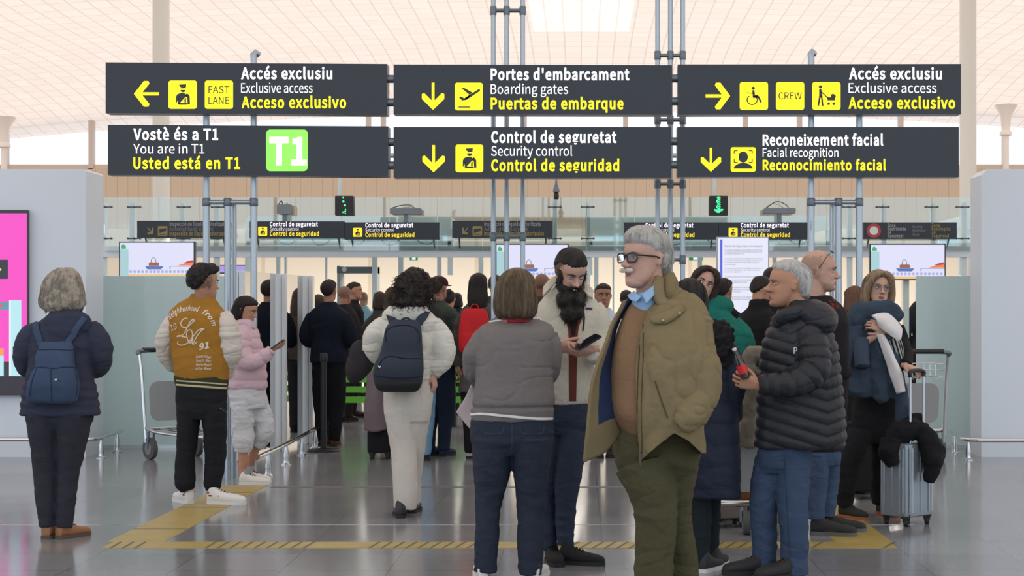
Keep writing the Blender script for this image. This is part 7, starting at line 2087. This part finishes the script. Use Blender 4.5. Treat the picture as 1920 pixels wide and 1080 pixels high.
def trolley(c, yaw, label, basket=True):
    """airport luggage trolley; c floor point under its middle; local +x is its front"""
    M = xyrot(yaw)
    L = lambda x, y, z: np.array([c[0], c[1], 0]) + M @ np.array([x, y, 0]) + np.array([0, 0, z])
    t = thing('luggage_trolley', (c[0], c[1], 0), label, 'trolley', 'airport luggage trolleys')
    mb = MB()
    for sy in (-1, 1):
        mb.tube(spline(np.array([L(-.30, sy * .26, .30), L(-.1, sy * .25, .265), L(.35, sy * .18, .25), L(.62, sy * .10, .25)]), 20), .016, 10)
    mb.tube(np.array([L(-.28, -.26, .29), L(-.28, .26, .29)]), .016, 10); mb.tube(np.array([L(.62, -.11, .25), L(.62, .11, .25)]), .016, 10)
    for y in (-.12, 0, .12):
        mb.tube(np.array([L(-.28, y, .285), L(.60, y * .6, .26)]), .009, 8)
    mb.build('deck', M_chrome, t)
    for sy in (-1, 1):
        mb = MB()
        mb.tube(spline(np.array([L(-.30, sy * .26, .16), L(-.33, sy * .26, .40), L(-.38, sy * .26, .80), L(-.42, sy * .26, 1.00)]), 20), .016, 10)
        mb.build('upright', M_chrome, t)
    mb = MB(); mb.tube(spline(np.array([L(-.42, -.26, 1.0), L(-.45, -.25, 1.03), L(-.46, 0, 1.04), L(-.45, .25, 1.03), L(-.42, .26, 1.0)]), 24), .019, 12); hn = mb.build('handle', M_clamp, t)
    MB().tube(np.array([L(-.46, -.2, 1.042), L(-.46, .2, 1.042)]), .024, 12).build('grip', M_black, hn)
    if basket:
        mb = MB()
        for z in (.80, .86, .92):
            mb.tube(np.array([L(-.37, -.25, z), L(-.16, -.23, z), L(-.16, .23, z), L(-.37, .25, z)]), .005, 6)
        for k in range(9):
            y = -.23 + .46 * k / 8
            mb.tube(np.array([L(-.16, y, .92), L(-.17, y, .79), L(-.36, y, .78)]), .004, 6)
        mb.build('basket', M_chrome, t)
    v, f = [], None
    R_ = rrect_pts(-.20, .36, .20, .74, .09); n = len(R_)
    V = [L(-.30 - (z - .3) * .1, y, z) for y, z in R_] + [L(-.315 - (z - .3) * .1, y, z) for y, z in R_]
    mkobj('back_plate', V, [tuple(range(n)), tuple(range(2 * n - 1, n - 1, -1))] + [(i, i + n, (i + 1) % n + n, (i + 1) % n) for i in range(n)], mat('grey trolley plate', (150, 152, 154), .5), t, False)
    for x, y, r in ((-.24, -.25, .105), (-.24, .25, .105), (.50, 0, .075)):
        a = L(x, y - .022, r); b = L(x, y + .022, r)
        mb = MB(); mb.tube(np.array([a, b]), r, 24); w = mb.build('wheel', mat('grey rubber tyre', (82, 84, 88), .8), t, angle=50)
        mb = MB(); mb.tube(np.array([L(x, y - .026, r), L(x, y + .026, r)]), r * .55, 20); mb.build('hub', mat('grey wheel hub', (120, 124, 128), .5), w, angle=50)
        mb = MB(); mb.tube(np.array([L(x, y - .03, r), L(x + .02, y - .03, .27)]), .012, 8); mb.tube(np.array([L(x, y + .03, r), L(x + .02, y + .03, .27)]), .012, 8); mb.build('fork', M_clamp, t)
    return t
trolley(at(350, 850, 15.3), -45, 'luggage trolley with grey plate behind the mustard jacket', False)
trolley(at(1700, 850, 15.4), 97, 'luggage trolley with wire basket behind silver suitcase, right side')
trolley(at(1410, 900, 9.62), 88, 'luggage trolley loaded with coats beside the black puffer', False)

# belt post and lime green barriers
def belt_post(px, y, label):
    d = gd(y); c = at(px, y, d)
    t = thing('belt_post', (c[0], d, 0), label, 'belt post', 'queue belt posts')
    MB().lathe((c[0], d, 0), [(.17, 0), (.17, .012), (.15, .022), (.03, .03)], 24).build('base', M_black, t)
    MB().lathe((c[0], d, 0.02), [(.030, 0), (.030, .90)], 16).build('post', M_black, t)
    MB().lathe((c[0], d, .91), [(.036, 0), (.038, .01), (.038, .075), (.032, .085)], 16).build('belt_head', M_black, t)
belt_post(607, 846, 'black queue belt post at the end of the green glass row')
M_lime = mat('lime green plastic', (104, 196, 60), .45)
def lime(x0, x1, d, label, z0=.30, n=4):
    t = thing('barrier', (at((x0 + x1) / 2, 500, d)[0], d, 0), label, 'barrier', 'lime green slatted barriers')
    a, b = at(x0, 500, d)[0], at(x1, 500, d)[0]
    for k in range(n):
        MB().rbox((a, d, z0 + k * .125), (b, d + .03, z0 + .075 + k * .125), .01).build('slat', M_lime, t)
    for x in (a + .03, b - .03):
        MB().box((x - .025, d + .031, 0), (x + .025, d + .07, z0 + n * .125)).build('post', M_black, t, False)
lime(632, 706, 19.6, 'lime green slatted barrier left of the curly-haired person')
lime(846, 878, 19.6, 'lime green slatted barrier below the red backpack')
lime(1412, 1448, 18.5, 'lime green barrier behind the crumpled grey beige coat', .62, 4)
